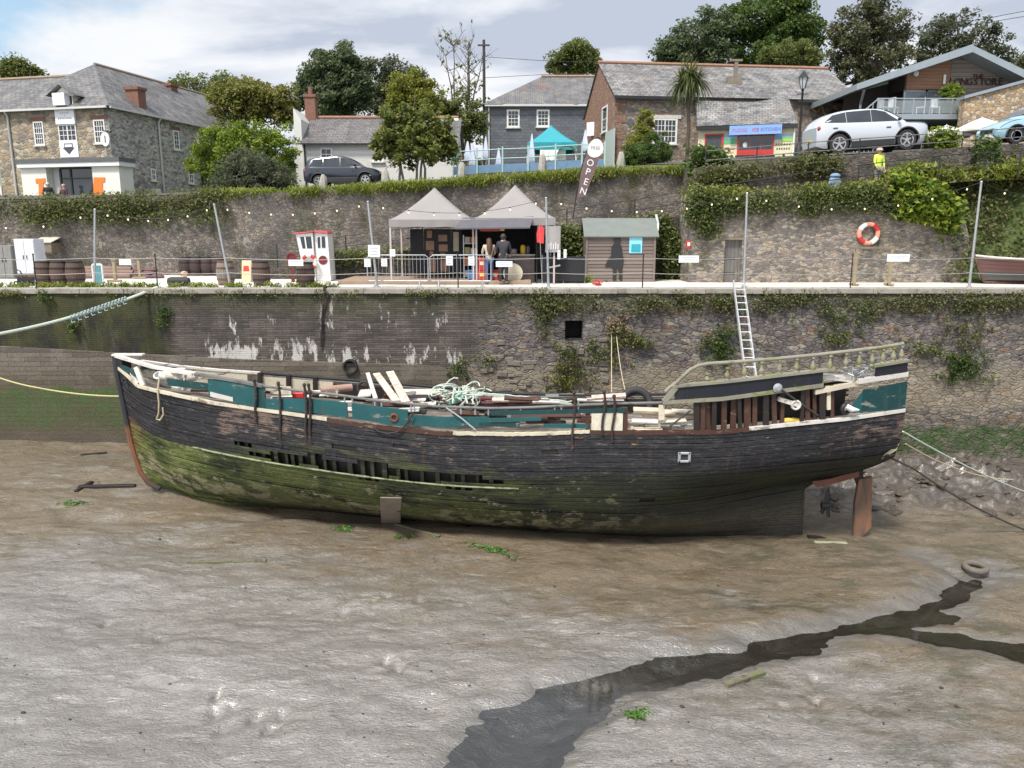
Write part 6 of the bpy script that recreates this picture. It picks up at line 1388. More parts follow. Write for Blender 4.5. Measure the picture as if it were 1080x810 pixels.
col = b.mix(n, (.08, .035, .03), (.22, .11, .1)); col = b.mix(b.ramp(uv[1], [(.35, 1), (.37, 0)], True), col, b.mix(n, (.05, .05, .05), (.13, .12, .11))); col = b.mix(b.ramp(fr, [(.05, 1), (.12, 0)]), col, (.02, .015, .015)); M['clinker'] = b.fin(col, .7, b.bump(fr, .6, .03))
mb = MB()
for s in (1, -1): mb.grid(lambda u, v: dhull(u, v, s), 30, 12)
mb.build('hull', M['clinker'], dg, True, True, uv=True)
for s in (1, -1): mb = MB(); mb.tube([dhull(i/20, 1, s) for i in range(21)], .045, 6); mb.build('gunwale', M['white_weathered'], dg, True, True)
mb = MB(); mb.tube([(db0-.02, 28.6, 1.1), (db0+.25, 28.6, .5), (db0+.48, 28.6, .05), (db0+4.2, 28.6, .05)], .05, 6); mb.build('keel', M['brown_timber'], dg, True, True)
mb = MB(); mb.grid(lambda u, v: Vector(dhull(.03+.95*u, .8, 1))*(1-v)+Vector(dhull(.03+.95*u, .8, -1))*v, 20, 4); mb.build('inner_floor', M['rot_dark'], dg, True, True)
for px, lab in ((1035, 'grey stone chock under the bow of the dinghy'),):
    P = atz(px-3, 297, 0); mb = MB(); mb.box((P.x, 29.2, .25), (.7, .5, .5)); tag(mb.build('stone_chock', M['granite'], bevel=.12), lab, 'stone')
# ---- feather flag on the path
FY = 33.2; ff = thing('feather_flag', 'leaning maroon OPEN feather flag with a white round FREE badge', 'flag', tuple(Vector((xat(604, FY, 2), FY, rz_(xat(604, FY, 2))))))
pl_ = [(608.8, 208), (616.2, 207.5), (624.6, 188), (631, 170), (636, 150), (634.5, 147), (629.5, 146), (624.5, 150), (619.7, 159.7), (612.8, 182)]
mb = MB(); mb.prism([at(a, c, FY) for a, c in pl_], (0, .02, 0)); b = NB('flag_maroon'); M['flag'] = b.fin(b.mix(b.noise(b.pos(), 3), (.13, .08, .078), (.19, .13, .124)), .8); mb.build('flag_cloth', M['flag'], ff, world=True)
c = at(628, 156.3, FY); mb = MB(); mb.prism([c+Vector((.33*math.cos(i*.2618)*(1-.12*math.sin(i*.2618)), -.012, .37*math.sin(i*.2618)+.12*.33*math.cos(i*.2618))) for i in range(24)], (0, .008, 0)); bd_ = mb.build('badge', M['white_paint'], ff, world=True)
mb = MB(); mb.tube([Vector((xat(604, FY, 2), FY+.03, rz_(0)+.9)), at(606.5, 215, FY+.04), at(611, 184, FY+.04), at(619, 158.5, FY+.04), at(624.5, 148.5, FY+.04), at(630, 144.5, FY+.04), at(635.5, 147, FY+.04)], .025, 8); mb.build('flag_pole', M['black_iron'], ff, True, True)
tilt = Matrix.Rotation(.32, 3, 'Y') @ Matrix.Rotation(PI/2, 3, 'X')
for ch, px, py, s in (('O', 622.5, 172, .34), ('P', 620, 181.5, .34), ('E', 618, 192, .34), ('N', 615.2, 202, .34)): text_mesh('letter', ch, s*1.15, at(px, py, FY-.006), M['white_sign'], ff, M=tilt, world=True, ext=.003)
text_mesh('letter', 'FREE', .19, c+Vector((0, -.018, .0)), mm('print_grey', (.3, .28, .27), .7), bd_, M=Matrix.Rotation(.05, 3, 'Y') @ Matrix.Rotation(PI/2, 3, 'X'), world=True, ext=.003)
# ---- iron handrail beside the path
hr = thing('path_handrail', 'thin black iron handrail climbing beside the sloping path', 'handrail', (0, YR+.1, 0)); hx = [-9.5, -6.7, -3.6, -.6, 2.2, 4.9, 7.4, 10.2, 13, 16, 19, 23]
hY = lambda x: YR+.1 if x < 7 else YS+.5
for x in hx: mb = MB(); mb.tube([(x, hY(x), rz_(x)+.1), (x, hY(x), rz_(x)+1.05)], .026, 6); mb.build('post', M['black_iron'], hr, world=True)
for dz in (1.03, .62): mb = MB(); mb.tube([(x, hY(x), rz_(x)+dz) for x in hx], .02, 6); mb.build('rail', M['black_iron'], hr, world=True)
# ---- people on the quay and the walkway
mm('knit_cream', (.5, .42, .34), .9, .15, 8); mm('denim', (.06, .1, .2), .9, .2, 8); mm('navy_coat', (.03, .032, .042), .8, .2, 8); mm('dark_trousers', (.025, .027, .035), .85); mm('hi_vis', (.62, .75, .08), .6, .1); mm('grey_shorts', (.2, .19, .18), .85); mm('coat_black', (.018, .018, .022), .8); mm('coat_plum', (.07, .03, .04), .8)
person('woman in a cream top and jeans with long brown hair at the food counter', (xat(516, 28.4), 28.35, 0), PI+.15, 1.66, M['knit_cream'], M['denim'], 1, (.8, .8), True, (.09, .045, .025))
person('man in a dark jacket and dark trousers seen from behind at the food counter', (xat(531, 28.2), 28.1, 0), PI-.1, 1.8, M['navy_coat'], M['dark_trousers'], 1, (.6, .7), False, (.03, .022, .018))
x = xat(924.5, 30.35, 3.6); person('person in a yellow high visibility vest on the walkway below the road', (x, 30.35, rz_(x)), .3, 1.55, M['hi_vis'], M['grey_shorts'], 1, (.3, .1), False, (.4, .3, .2), short=True, hat=mm('sun_hat', (.55, .4, .33), .8))
x = xat(882, 30.4, 3.6); P = at(881, 184, 30.4); t = thing('rucksack', 'blue and grey rucksack showing above the ivy on the walkway', 'rucksack', (P.x, 30.4, rz_(P.x)))
mb = MB(); mb.ball((0, 0, .42), .36, 14, 0, (.72, .5, 1.1)); mb.build('pack', mm('pack_blue', (.16, .25, .36), .8, .4, 6), t, True); mb = MB(); mb.ball((-.1, -.15, .25), .2, 12, 0, (.8, .5, 1)); mb.build('front_pocket', mm('pack_grey', (.3, .36, .4), .8, .3), t, True); mb = MB(); mb.ball((0, 0, .76), .22, 12, 0, (.9, .8, .5)); mb.build('lid', mm('pack_blue', (.16, .25, .36)), t, True)
# =============================================================== houses on the terrace
class Plane:
    """a facade: origin, direction to the right along it, outward normal towards the harbour"""
    def __init__(s, o, r): s.o = Vector((o[0], o[1], 0)); s.r = Vector((r[0], r[1], 0)).normalized(); s.n = Vector((s.r.y, -s.r.x, 0))
    def hit(s, px, py):
        d = ray(px, py); c = Vector((0, 0, CZ)); t = (s.o-c).dot(s.n)/d.dot(s.n); p = c+d*t
        return (p-s.o).dot(s.r), p.z
    def p(s, a, z, d=0): return s.o+s.r*a+s.n*d+Vector((0, 0, z))
    def slab(s, mb, a0, z0, a1, z1, d0, d1, mi=0):
        q = [s.p(a0, z0, d0), s.p(a1, z0, d0), s.p(a1, z1, d0), s.p(a0, z1, d0)]; return mb.prism(q, s.n*(d1-d0), mi)
    def rect(s, px0, py0, px1, py1):
        a0, z1 = s.hit(px0, (py0+py1)/2 if 0 else py0); a1, z0 = s.hit(px1, py1); return a0, z0, a1, z1
def window(parent, pl, rc, nx, ny, mf=None, fw=.07, sill=True, lint=None, split=1):
    a0, z0, a1, z1 = rc; mf = mf or M['white_paint']; mb = MB()
    pl.slab(mb, a0, z0, a0+fw, z1, 0, .05); pl.slab(mb, a1-fw, z0, a1, z1, 0, .05); pl.slab(mb, a0+fw, z1-fw, a1-fw, z1, 0, .05); pl.slab(mb, a0+fw, z0, a1-fw, z0+fw, 0, .05)
    w, h = a1-a0-2*fw, z1-z0-2*fw
    for i in range(1, nx):
        t = .028 if split < 2 or i*2 != nx else .07; x = a0+fw+w*i/nx; pl.slab(mb, x-t/2, z0+fw, x+t/2, z1-fw, .008, .04)
    for j in range(1, ny):
        t = .028 if j*2 != ny else .045; z = z0+fw+h*j/ny; pl.slab(mb, a0+fw, z-t/2, a1-fw, z+t/2, .008, .037)
    o = mb.build('window', mf, parent, world=True)
    mb = MB(); mb.quad(*[pl.p(a, z, .006) for a, z in ((a0+fw, z0+fw), (a1-fw, z0+fw), (a1-fw, z1-fw), (a0+fw, z1-fw))]); mb.build('pane', M['glass'], o, world=True)
    if sill: mb = MB(); pl.slab(mb, a0-.08, z0-.08, a1+.08, z0-.003, 0, .13); mb.build('sill', M['white_weathered'], o, world=True)
    if lint: mb = MB(); pl.slab(mb, a0-.2, z1+.02, a1+.2, z1+.24, 0, .02); mb.build('lintel', lint, o, world=True)
    return o
def roofquad(mb, a, b, c, d, n=1):
    """a,b eaves left to right, c,d ridge right to left; uv in metres along and up the slope"""
    a, b, c, d = map(Vector, (a, b, c, d)); L = (b-a).length; H = ((d+c)/2-(a+b)/2).length; ax = (b-a).normalized()
    uv = [((q-a).dot(ax), t) for q, t in ((a, 0), (b, 0), (c, H), (d, H))]
    if (c-d).length < 1e-3: return mb.add([a, b, c], [(0, 1, 2)], 0, uv[:3])
    return mb.add([a, b, c, d], [(0, 1, 2, 3)], 0, uv)
M['slate_left'] = slate('slate_left', (.085, .085, .09), (.16, .155, .155), (.27, .26, .24))
M['slate_cott'] = slate('slate_cottage', (.09, .085, .085), (.15, .14, .14), (.22, .2, .185))
M['slate_main'] = slate('slate_main', (.085, .082, .086), (.2, .195, .195), (.4, .385, .36), (.2, .17, .14), .25)
M['slate_back'] = slate('slate_back', (.1, .1, .11), (.16, .155, .16), (.24, .235, .2), (.19, .1, .065))
M['granite_wall'] = rubble('granite_rubble', [(.3, .25, .18), (.36, .3, .22), (.25, .21, .17), (.42, .37, .28), (.2, .17, .14), (.33, .25, .16)], 3.0, (.32, .285, .24), 1.7, mo=.05, wob=.2)
M['granite_side'] = rubble('grey_rubble', [(.4, .38, .35), (.46, .43, .39), (.28, .26, .25), (.2, .19, .18), (.5, .47, .43), (.36, .33, .29)], 4.0, (.4, .38, .35), 2.0, mo=.07)
M['stone_house'] = rubble('house_rubble', [(.25, .2, .16), (.3, .25, .2), (.2, .165, .145), (.22, .14, .1), (.34, .3, .25), (.17, .15, .14)], 4.2, (.28, .25, .21), 2.0, lime=(.4, .37, .32))
M['brick_gable'] = rubble('gable_brick', [(.26, .13, .09), (.3, .17, .12), (.22, .12, .09), (.3, .22, .17)], 7, (.27, .22, .18), 2.4)
M['gold_wall'] = rubble('gold_rubble', [(.42, .3, .17), (.5, .38, .24), (.33, .25, .17), (.55, .47, .36), (.26, .22, .19), (.47, .3, .15)], 5.5, (.34, .29, .22), 1.3)
b = NB('white_render'); n = b.noise(b.pos(), .8, 7, .7); M['render'] = b.fin(b.mix(b.ramp(n, [(.5, 0), (.75, .6)]), (.62, .61, .58), (.36, .34, .3)), .85, b.bump(b.noise(b.pos(), 5, 5, .7), .5, .03))
b = NB('cream_render'); n = b.noise(b.pos(), .9, 7, .7); M['cream_wall'] = b.fin(b.mix(b.ramp(n, [(.5, 0), (.75, .5)]), (.66, .62, .42), (.48, .43, .3)), .8, b.bump(b.noise(b.pos(), 5, 5, .7), .4, .02))
mm('ridge_red', (.28, .15, .1), .85, .3, 5); mm('gutter_white', (.55, .54, .52), .5, .15); mm('slab_grey', (.1, .105, .11), .6, .2)
# ---- granite house on the left
gc = Vector((-22.9, 46.0, 0)); e1 = Vector((.973, -.231, 0)); e2 = Vector((.231, .973, 0)); GZ, GE = 3.0, 8.9
gh = thing('granite_house', 'two storey granite house with slate hipped roof and white hoist door', 'house', (gc.x, gc.y, GZ))
FP = Plane(gc, e1); SPl = Plane(gc, e2)
def gl(a, d, z): return gc+e1*a+e2*d+Vector((0, 0, z))
mb = MB(); mb.prism([gl(-7.9, 0, GZ), gl(0, 0, GZ), gl(0, 0, GE), gl(-7.9, 0, GE)], e2*.4); mb.build('front_wall', M['granite_wall'], gh, world=True)
mb = MB(); mb.prism([gl(.003, .0, GZ), gl(.003, 16, GZ), gl(.003, 16, GE), gl(.003, .0, GE)], e1*-.35); mb.build('side_wall', M['granite_side'], gh, world=True)
mb = MB(); o_ = .3; P_, Q_ = gl(-3.9, 3.9, 12.05), gl(-3.9, 16, 12.05)
roofquad(mb, gl(-8.0-.2, -o_, GE-.05), gl(o_, -o_, GE-.05), P_, P_); roofquad(mb, gl(o_, -o_, GE-.05), gl(o_, 16, GE-.05), Q_, P_); roofquad(mb, gl(-8.2, 16, GE-.05), gl(-8.2, -o_, GE-.05), P_, Q_)
roofquad(mb, gl(-26, -o_+.05, GE-.03), gl(-5, -o_+.05, GE-.03), gl(-4.2, 3.9, 11.4), gl(-26, 3.9, 11.4)); roofquad(mb, gl(-5, 8, GE), gl(-26, 8, GE), gl(-26, 3.9, 11.4), gl(-4.2, 3.9, 11.4))
ro = mb.build('roof', M['slate_left'], gh, world=True, uv=True)
mb = MB(); mb.tube([P_, Q_], .1, 6); mb.tube([gl(-26, 3.9, 11.42), gl(-4.6, 3.9, 11.42)], .12, 6); mb.build('ridge_tiles', plain('ridge_tan', (.26, .2, .14), .9, .3, 5), ro, world=True)
for px0, px1, y0, y1, dd, h in ((157, 171, 95, 119, 0, 0), (190, 203, 91, 98, 7, 0)):
    D_ = 3.2 if dd == 0 else 10.5; c = gl(-.6 if dd == 0 else -3.6, D_, 0); zt = zat(y0, c.y); w = .85
    mb = MB(); mb.box((c.x, c.y, (zt+GE)/2-.2), (w, .7, zt-GE+.4), R(-13)); mb.box((c.x, c.y, zt+.05), (w+.16, .86, .16), R(-13)); mb.build('chimney', M['brick'], ro, world=True)
mb = MB(); FP.slab(mb, -26, GE-.17, .2, GE-.06, .28, .4); SPl.slab(mb, -.2, GE-.17, 16, GE-.06, .28, .38); mb.build('gutter', M['gutter_white'], gh, world=True)
for pl, px, y0, y1 in ((FP, 8.5, 119, 205), (SPl, 165, 117, 204)):
    a, z = pl.hit(px, y0); mb = MB(); mb.tube([pl.p(a, GE-.1, .3), pl.p(a, GE-.4, .08), pl.p(a, GZ, .08)], .06, 8); mb.build('downpipe', M['gutter_white'], gh, True, True)
for rc in ((35, 128.5, 48, 153), (98.5, 126.5, 112.5, 151)): window(gh, FP, FP.rect(*rc), 4, 4, None, .07, True, M['brick'])
a0, z0, a1, z1 = FP.rect(63, 131.5, 82, 165); ac = (a0+a1)/2
mb = MB(); FP.slab(mb, ac-.62, FP.hit(72, 166)[1], ac+.62, FP.hit(72, 149)[1], .0, .06); mb.build('hoist_panel', M['white_sign'], gh, world=True)
zt = FP.hit(71, 112)[1]; mb = MB(); FP.slab(mb, ac-.66, FP.hit(72, 131)[1], ac+.64, zt, .0, .12); FP.slab(mb, ac-.42, zt, ac+.38, FP.hit(71, 99)[1], .0, .43); hp = mb.build('hoist_panel', M['white_sign'], gh, world=True)
o = window(gh, FP, (ac-.6, FP.hit(72, 149)[1], ac+.6, FP.hit(72, 131.3)[1]), 4, 3, None, .06, False, None, 2)
mm('print_grey', (.3, .28, .27), .7); mm('print_dark', (.06, .06, .08), .7)
for i, (py, w, h) in enumerate(((119.5, .62, .045), (122, .1, .05), (125, .95, .1))):
    z = FP.hit(71, py)[1]; mb = MB(); n = int(w/.11) or 1
    for k in range(n): a = ac-w/2+w*(k+.5)/n; FP.slab(mb, a-.035, z-h/2, a+.035, z+h/2, .121, .126)
    mb.build('faded_lettering', M['print_grey'], hp, world=True)
z = FP.hit(73, 157)[1]; mb = MB(); q = lambda a, c: FP.p(ac+a, z+c, .062)
mb.prism([q(-.3, .3), q(.3, .3), q(.3, .06), q(.42, .06), q(.0, -.32), q(-.42, .06), q(-.3, .06)], FP.n*.006); bd = mb.build('crest', M['print_dark'], gh, world=True)
mb = MB(); mb.prism([FP.p(ac+a, z+c, .07) for a, c in ((-.24, .24), (.24, .24), (.24, .1), (-.24, .1))], FP.n*.004); mb.build('crest_field', M['white_sign'], bd, world=True)
zr, ze = FP.hit(71, 90)[1], FP.hit(71, 101.5)[1]; mb = MB()
for s in (-1, 1): roofquad(mb, *( [FP.p(ac+s*.95, ze, .35), FP.p(ac+s*.95, ze, -2.2), FP.p(ac, zr, -3.0), FP.p(ac, zr, .35)]))
mb.build('gablet_roof', M['slate_left'], gh, world=True, uv=True)
mb = MB(); mb.prism([FP.p(ac-.75, ze, .08), FP.p(ac+.75, ze, .08), FP.p(ac, zr-.08, .08)], FP.n*-.06); mb.prism([FP.p(ac+.55, GE-.1, .05), FP.p(ac+.55, GE-.1, -1.6), FP.p(ac+.55, ze+.1, -1.6), FP.p(ac+.55, ze+.1, .05)], FP.r*.05); mb.build('gablet_wall', M['white_weathered'], gh, world=True)
# porch
PP = Plane(gc+FP.n*1.1, e1); a0, z0, a1, z1 = PP.rect(19, 167.5, 129, 172); mb = MB(); PP.slab(mb, a0, z1-.28, a1, z1-.06, -1.1, .25); mb.build('porch_roof', M['slab_grey'], gh, world=True)
mb = MB(); PP.slab(mb, a0+.05, z1-.52, a1-.05, z1-.283, -1.1, .2); mb.build('porch_fascia', M['white_paint'], gh, world=True); zp = z1-.523
mm('porch_white', (.7, .69, .62), .6, .08, 3)
for p0, p1 in ((23, 49.5), (98, 126.5)): x0, x1 = PP.hit(p0, 190)[0], PP.hit(p1, 190)[0]; mb = MB(); PP.slab(mb, x0, GZ, x1, zp, -1.1, 0); mb.build('porch_wall', M['porch_white'], gh, world=True)
x0, x1 = PP.hit(49.5, 190)[0], PP.hit(60.5, 190)[0]; mb = MB(); PP.slab(mb, x0+.01, GZ, x1, zp, -.55, -.5); mb.build('porch_wall', M['render'], gh, world=True)
x0, x1 = PP.hit(60.7, 190)[0], PP.hit(97.8, 190)[0]; mb = MB()
for k in range(4):
    x = x0+(x1-x0)*(0, .3, .31, 1)[k]
    if k in (0, 1, 3): PP.slab(mb, x-.05, GZ, x+.05, zp-.1, -.3, -.22)
PP.slab(mb, x0, zp-.1, x1, zp, -.3, -.22); PP.slab(mb, x0+.05, (GZ+zp)/2+.6, x1-.05, (GZ+zp)/2+.66, -.3, -.23); dr = mb.build('glass_door', M['black_iron'], gh, world=True)
mb = MB(); mb.quad(PP.p(x0+.05, GZ, -.27), PP.p(x1-.05, GZ, -.27), PP.p(x1-.05, zp-.1, -.27), PP.p(x0+.05, zp-.1, -.27)); mb.build('pane', M['glass'], dr, world=True)
q = lambda px, py, d=.004: PP.p(*PP.hit(px, py), d)
mb = MB(); mb.prism([q(38, 188.5), q(48, 188), q(48, 192.5), q(46, 193), q(46, 208), q(47.5, 208.5), q(47.5, 212.5), q(38.5, 212.5), q(39, 208), q(41.5, 207.5), q(41, 193), q(38, 193)], PP.n*.03); mb.build('orange_sign', M['orange_paint'], gh, world=True)
mb = MB(); mb.prism([q(99, 187), q(111, 187), q(111, 191.8), q(108.5, 192.2), q(109, 206.5), q(112, 207), q(112, 212), q(104.5, 212), q(104.5, 206), q(99, 206)], PP.n*.03); mb.build('orange_sign', M['orange_paint'], gh, world=True)
a, z = FP.hit(118.5, 148); mb = MB(); mb.lathe([(0, -.03), (.3, -.03), (.3, .03), (0, .03)], (0, 0, 0), 24); mb.v = [tuple(FP.p(a+v[0]*.92, z+v[1]*1.28, .55+v[2])) for v in mb.v]; so = mb.build('hanging_sign', M['white_sign'], gh, world=True)
mb = MB(); FP.slab(mb, a-.02, z-.2, a+.05, z+.2, .585, .59); mb.build('sign_mark', M['print_dark'], so, world=True); mb = MB(); mb.bar(FP.p(a, z+.45, 0), FP.p(a, z+.45, .7), .05); mb.build('bracket', M['black_iron'], so, world=True)
for rc, nx, ny in (((182, 137, 189.5, 158.5), 2, 4), ((158.5, 177.5, 164.5, 191), 2, 2), ((198.5, 183, 204.5, 194), 2, 2)): window(gh, SPl, SPl.rect(*rc), nx, ny, None, .08, True, M['brick'] if rc[0] == 182 else None)
ah = thing('pale_green_house', 'pale green rendered house joined to the left of the granite house', 'house', tuple(gl(-12, 0, GZ))); mb = MB(); mb.prism([gl(-25, .05, GZ), gl(-7.95, .05, GZ), gl(-7.95, .05, 7.5), gl(-25, .05, 7.5)], e2*.3); mb.build('wall', plain('green_render', (.26, .32, .24), .85, .15, 3), ah, world=True)
mb = MB(); mb.prism([gl(-25, .05, 7.503), gl(-7.95, .05, 7.503), gl(-7.95, .05, GE), gl(-25, .05, GE)], e2*.3); mb.build('upper_wall', plain('slate_hung', (.2, .2, .21), .7, .25, 3), ah, world=True)
mb = MB(); mb.prism([gl(-25, -.02, GZ), gl(-7.95, -.02, GZ), gl(-7.95, -.02, 4.6), gl(-25, -.02, 4.6)], e2*.06); mb.build('white_base', M['render'], ah, world=True)
P = SPl.p(*SPl.hit(152, 202), .6); mb = MB(); mb.box(P, (.95, .1, .3), .2); tag(mb.build('leaning_board', M['galvanised']), 'grey board lying on the hedge beside the granite house', 'board')
# ---- white cottage
CY = 46.0; cx0, cx1 = xat(319, CY, 6), xat(481, CY, 6); cz0, cze = 3.7, zat(150.5, CY); czr = zat(124.5, CY+2.6)
ct = thing('white_cottage', 'low white rubble cottage with slate roof, red ridge and brick chimney', 'cottage', (cx0, CY, cz0)); CP = Plane((cx0, CY), (1, 0))
mb = MB(); mb.span((cx0, CY, cz0), (cx1, CY+.4, cze)); mb.build('front_wall', M['render'], ct, world=True)
for x in (cx0, cx1-.35): mb = MB(); mb.prism([(x, CY+.402, cz0), (x, CY+5.2, cz0), (x, CY+5.2, cze), (x, CY+2.6, czr+.05), (x, CY+.402, cze)], (.35, 0, 0)); mb.build('gable_wall', M['render'], ct, world=True)
mb = MB(); roofquad(mb, (cx0-.05, CY-.25, cze-.05), (cx1+.2, CY-.25, cze-.05), (cx1+.2, CY+2.6, czr), (cx0-.05, CY+2.6, czr)); roofquad(mb, (cx1+.2, CY+5.4, cze-.05), (cx0-.05, CY+5.4, cze-.05), (cx0-.05, CY+2.6, czr), (cx1+.2, CY+2.6, czr)); ro = mb.build('roof', M['slate_cott'], ct, world=True, uv=True)
mb = MB(); mb.tube([(cx0, CY+2.6, czr+.02), (cx1, CY+2.6, czr+.02)], .12, 6); mb.build('ridge_tiles', M['ridge_red'], ro, world=True)
zt = zat(102, CY+2.6); mb = MB(); mb.box((cx0-.0, CY+2.6, (czr+zt)/2-.3), (.62, .6, zt-czr+.6)); mb.box((cx0, CY+2.6, zt+.02), (.74, .72, .16)); mb.lathe([(.14, 0), (.12, .45), (.0, .45)], (cx0-.0, CY+2.6, zt+.1), 10); mb.build('chimney', M['brick'], ro, world=True)
mb = MB(); mb.prism([(cx0-.42, CY+.1, cz0), (cx0-.003, CY+.1, cz0), (cx0-.003, CY+.1, czr-.4), (cx0-.42, CY+.1, czr+.2)], (0, 2.4, 0)); mb.build('buttress_wall', M['render'], ct, world=True)
for rc in ((337.5, 156, 351, 169.5), (392.5, 157, 405, 170.5)): window(ct, CP, CP.rect(*rc), 2, 2, None, .09)
mb = MB(); CP.slab(mb, 0, cze-.14, cx1-cx0, cze-.06, .26, .36); CP.slab(mb, .12, cz0, .2, cze-.1, .02, .1); mb.build('gutter', M['black_iron'], ct, world=True)
# ---- slate hung house
BY = 63.0; bx0, bx1 = xat(511.5, BY, 11), xat(660, BY, 11); bz0, bze = 5.5, zat(110.5, BY); bzr = zat(81, BY+3.2)
b = NB('slate_hanging'); p = b.pos(); br = b.brick(b.comb(b.sep(p)[0], b.sep(p)[2]), 1, .42, .22, .01)
M['slate_hang'] = b.fin(b.mix(br['Fac'], b.mix(b.mix(.5, br['Color'], b.noise(p, 1.2, 6, .7)), (.075, .084, .1), (.15, .16, .185)), (.03, .03, .035)), .6, b.bump(br['Fac'], -.4, .02))
sh2 = thing('slate_hung_house', 'dark slate hung house with two white sash windows behind the patio', 'house', (bx0, BY, bz0)); BP = Plane((bx0, BY), (1, 0))
mb = MB(); mb.span((bx0, BY, bz0), (bx1, BY+6.4, bze)); mb.build('wall', M['slate_hang'], sh2, world=True)
mb = MB(); hx = xat(571, BY+3.2, 14); roofquad(mb, (bx0-.2, BY-.3, bze), (bx1, BY-.3, bze), (bx1, BY+3.2, bzr), (hx, BY+3.2, bzr)); roofquad(mb, (bx0-.2, BY+6.7, bze), (bx0-.2, BY-.3, bze), (hx, BY+3.2, bzr), (hx, BY+3.2, bzr)); ro = mb.build('roof', M['slate_back'], sh2, world=True, uv=True)
mb = MB(); mb.tube([(hx, BY+3.2, bzr+.03), (bx1, BY+3.2, bzr+.03)], .13, 6); mb.build('ridge_tiles', plain('ridge_tan', (.28, .2, .13), .9, .3, 5), ro, world=True)
for rc in ((534.5, 115.5, 548, 134.5), (566, 115.5, 579.5, 134)): window(sh2, BP, BP.rect(*rc), 3, 4, None, .13)
mb = MB(); BP.slab(mb, 0, bze-.16, bx1-bx0, bze-.05, .3, .4); BP.slab(mb, .25, bz0, .35, bze-.1, .02, .12); mb.build('gutter', M['gutter_white'], sh2, world=True)
# ---- long stone house
al = R(7); s1_ = Vector((math.cos(al), math.sin(al), 0)); s2_ = Vector((-math.sin(al), math.cos(al), 0)); so_ = Vector((xat(648, 50, 9), 50, 0)); SZ = 5.2; SE = zat(99.5, 50); SL = 15.6; SW = 8.6; SRd = zat(66.5, 54.3)
sl = lambda a, d, z: so_+s1_*a+s2_*d+Vector((0, 0, z)); HP = Plane(so_, s1_); SL = HP.hit(903, 106)[0]; GP = Plane(sl(0, SW, 0), -s2_)
lh = thing('stone_house', 'long stone house with brick gable and lichened slate roof behind the palm', 'house', (so_.x, so_.y, SZ))
mb = MB(); mb.prism([sl(0, 0, SZ), sl(SL, 0, SZ), sl(SL, 0, SE), sl(0, 0, SE)], s2_*.45); mb.build('front_wall', M['stone_house'], lh, world=True)
for a, mt in ((0, M['brick_gable']), (SL-.4, M['stone_house'])): mb = MB(); mb.prism([sl(a, .452, SZ), sl(a, SW, SZ), sl(a, SW, SE-.3), sl(a, SW/2, SRd-.05), sl(a, .452, SE)], s1_*.4); mb.build('gable_wall', mt, lh, world=True)
mb = MB(); roofquad(mb, sl(-.1, -.3, SE-.1), sl(SL+.2, -.3, SE-.1), sl(SL+.2, SW/2, SRd), sl(-.1, SW/2, SRd)); roofquad(mb, sl(SL+.2, SW+.3, SE-.3), sl(-.1, SW+.3, SE-.3), sl(-.1, SW/2, SRd), sl(SL+.2, SW/2, SRd)); ro = mb.build('roof', M['slate_main'], lh, world=True, uv=True)
mb = MB(); mb.tube([sl(-.1, SW/2, SRd+.03), sl(SL+.2, SW/2, SRd+.03)], .13, 6); mb.build('ridge_tiles', M['ridge_red'], ro, world=True)
a, z = HP.hit(783, 100); P = sl(a*1.02, 1.9, SE+1.5); mb = MB(); mb.box((P.x, P.y, P.z-.2), (.9, .6, .5)); mb.bar((P.x+.1, P.y, P.z), (P.x+.1, P.y, P.z+1.0), .22); mb.box((P.x+.1, P.y, P.z+1.05), (.75, .3, .12)); mb.build('roof_vent', plain('lichen_vent', (.2, .17, .13), .9, .4, 4), ro, world=True)
mb = MB(); HP.slab(mb, -.1, SE-.3, HP.hit(735, 103)[0], SE-.13, .3, .42); HP.slab(mb, HP.hit(838, 108)[0], SE-.3, SL, SE-.13, .3, .42); mb.build('gutter', M['black_paint'], lh, world=True)
window(lh, HP, HP.rect(688.5, 124.5, 713.5, 152), 6, 4, None, .12, True, None, 2); mb = MB(); a0, z0, a1, z1 = HP.rect(685, 121, 718, 124); HP.slab(mb, a0, z1-.22, a1, z1, .003, .06); mb.build('lintel', M['white_weathered'], lh, world=True)
for px, py in ((665, 129), (663.5, 145.5)):
    a, z = HP.hit(px, py); mb = MB(); mb.prism([HP.p(a+x, z+y, .002) for x, y in ((-.27, 0), (0, -.27), (.27, 0), (0, .27))], HP.n*.03); mb.build('wall_plate', M['slab_grey'], lh, world=True)
mb = MB()
for k in range(9): z = SZ+.3+k*.5; HP.slab(mb, -.02, z, .5 if k % 2 else .75, z+.47, .002, .035)
mb.build('quoins', M['brick_gable'], lh, world=True)
window(lh, GP, GP.rect(635.5, 114, 640.5, 138), 1, 2, None, .1, True)
gs = thing('white_wall_sign', 'white sign fixed high on the brick gable of the stone house', 'sign', tuple(GP.p(*GP.hit(626, 136), .1))); mb = MB(); mb.box((0, 0, 0), (.85, .08, .9), R(-40)); mb.build('face', M['white_sign'], gs); mb = MB(); mb.bar((.3, .3, .0), (.6, .9, .0), .05); mb.build('bracket', M['black_iron'], gs)
mb = MB(); a0, z0, a1, z1 = GP.rect(640, 140, 648, 176); GP.slab(mb, a0, SZ, a1, z1, .003, .1); mb.build('pale_door', plain('pale_green_door', (.4, .46, .44), .6, .1), lh, world=True)
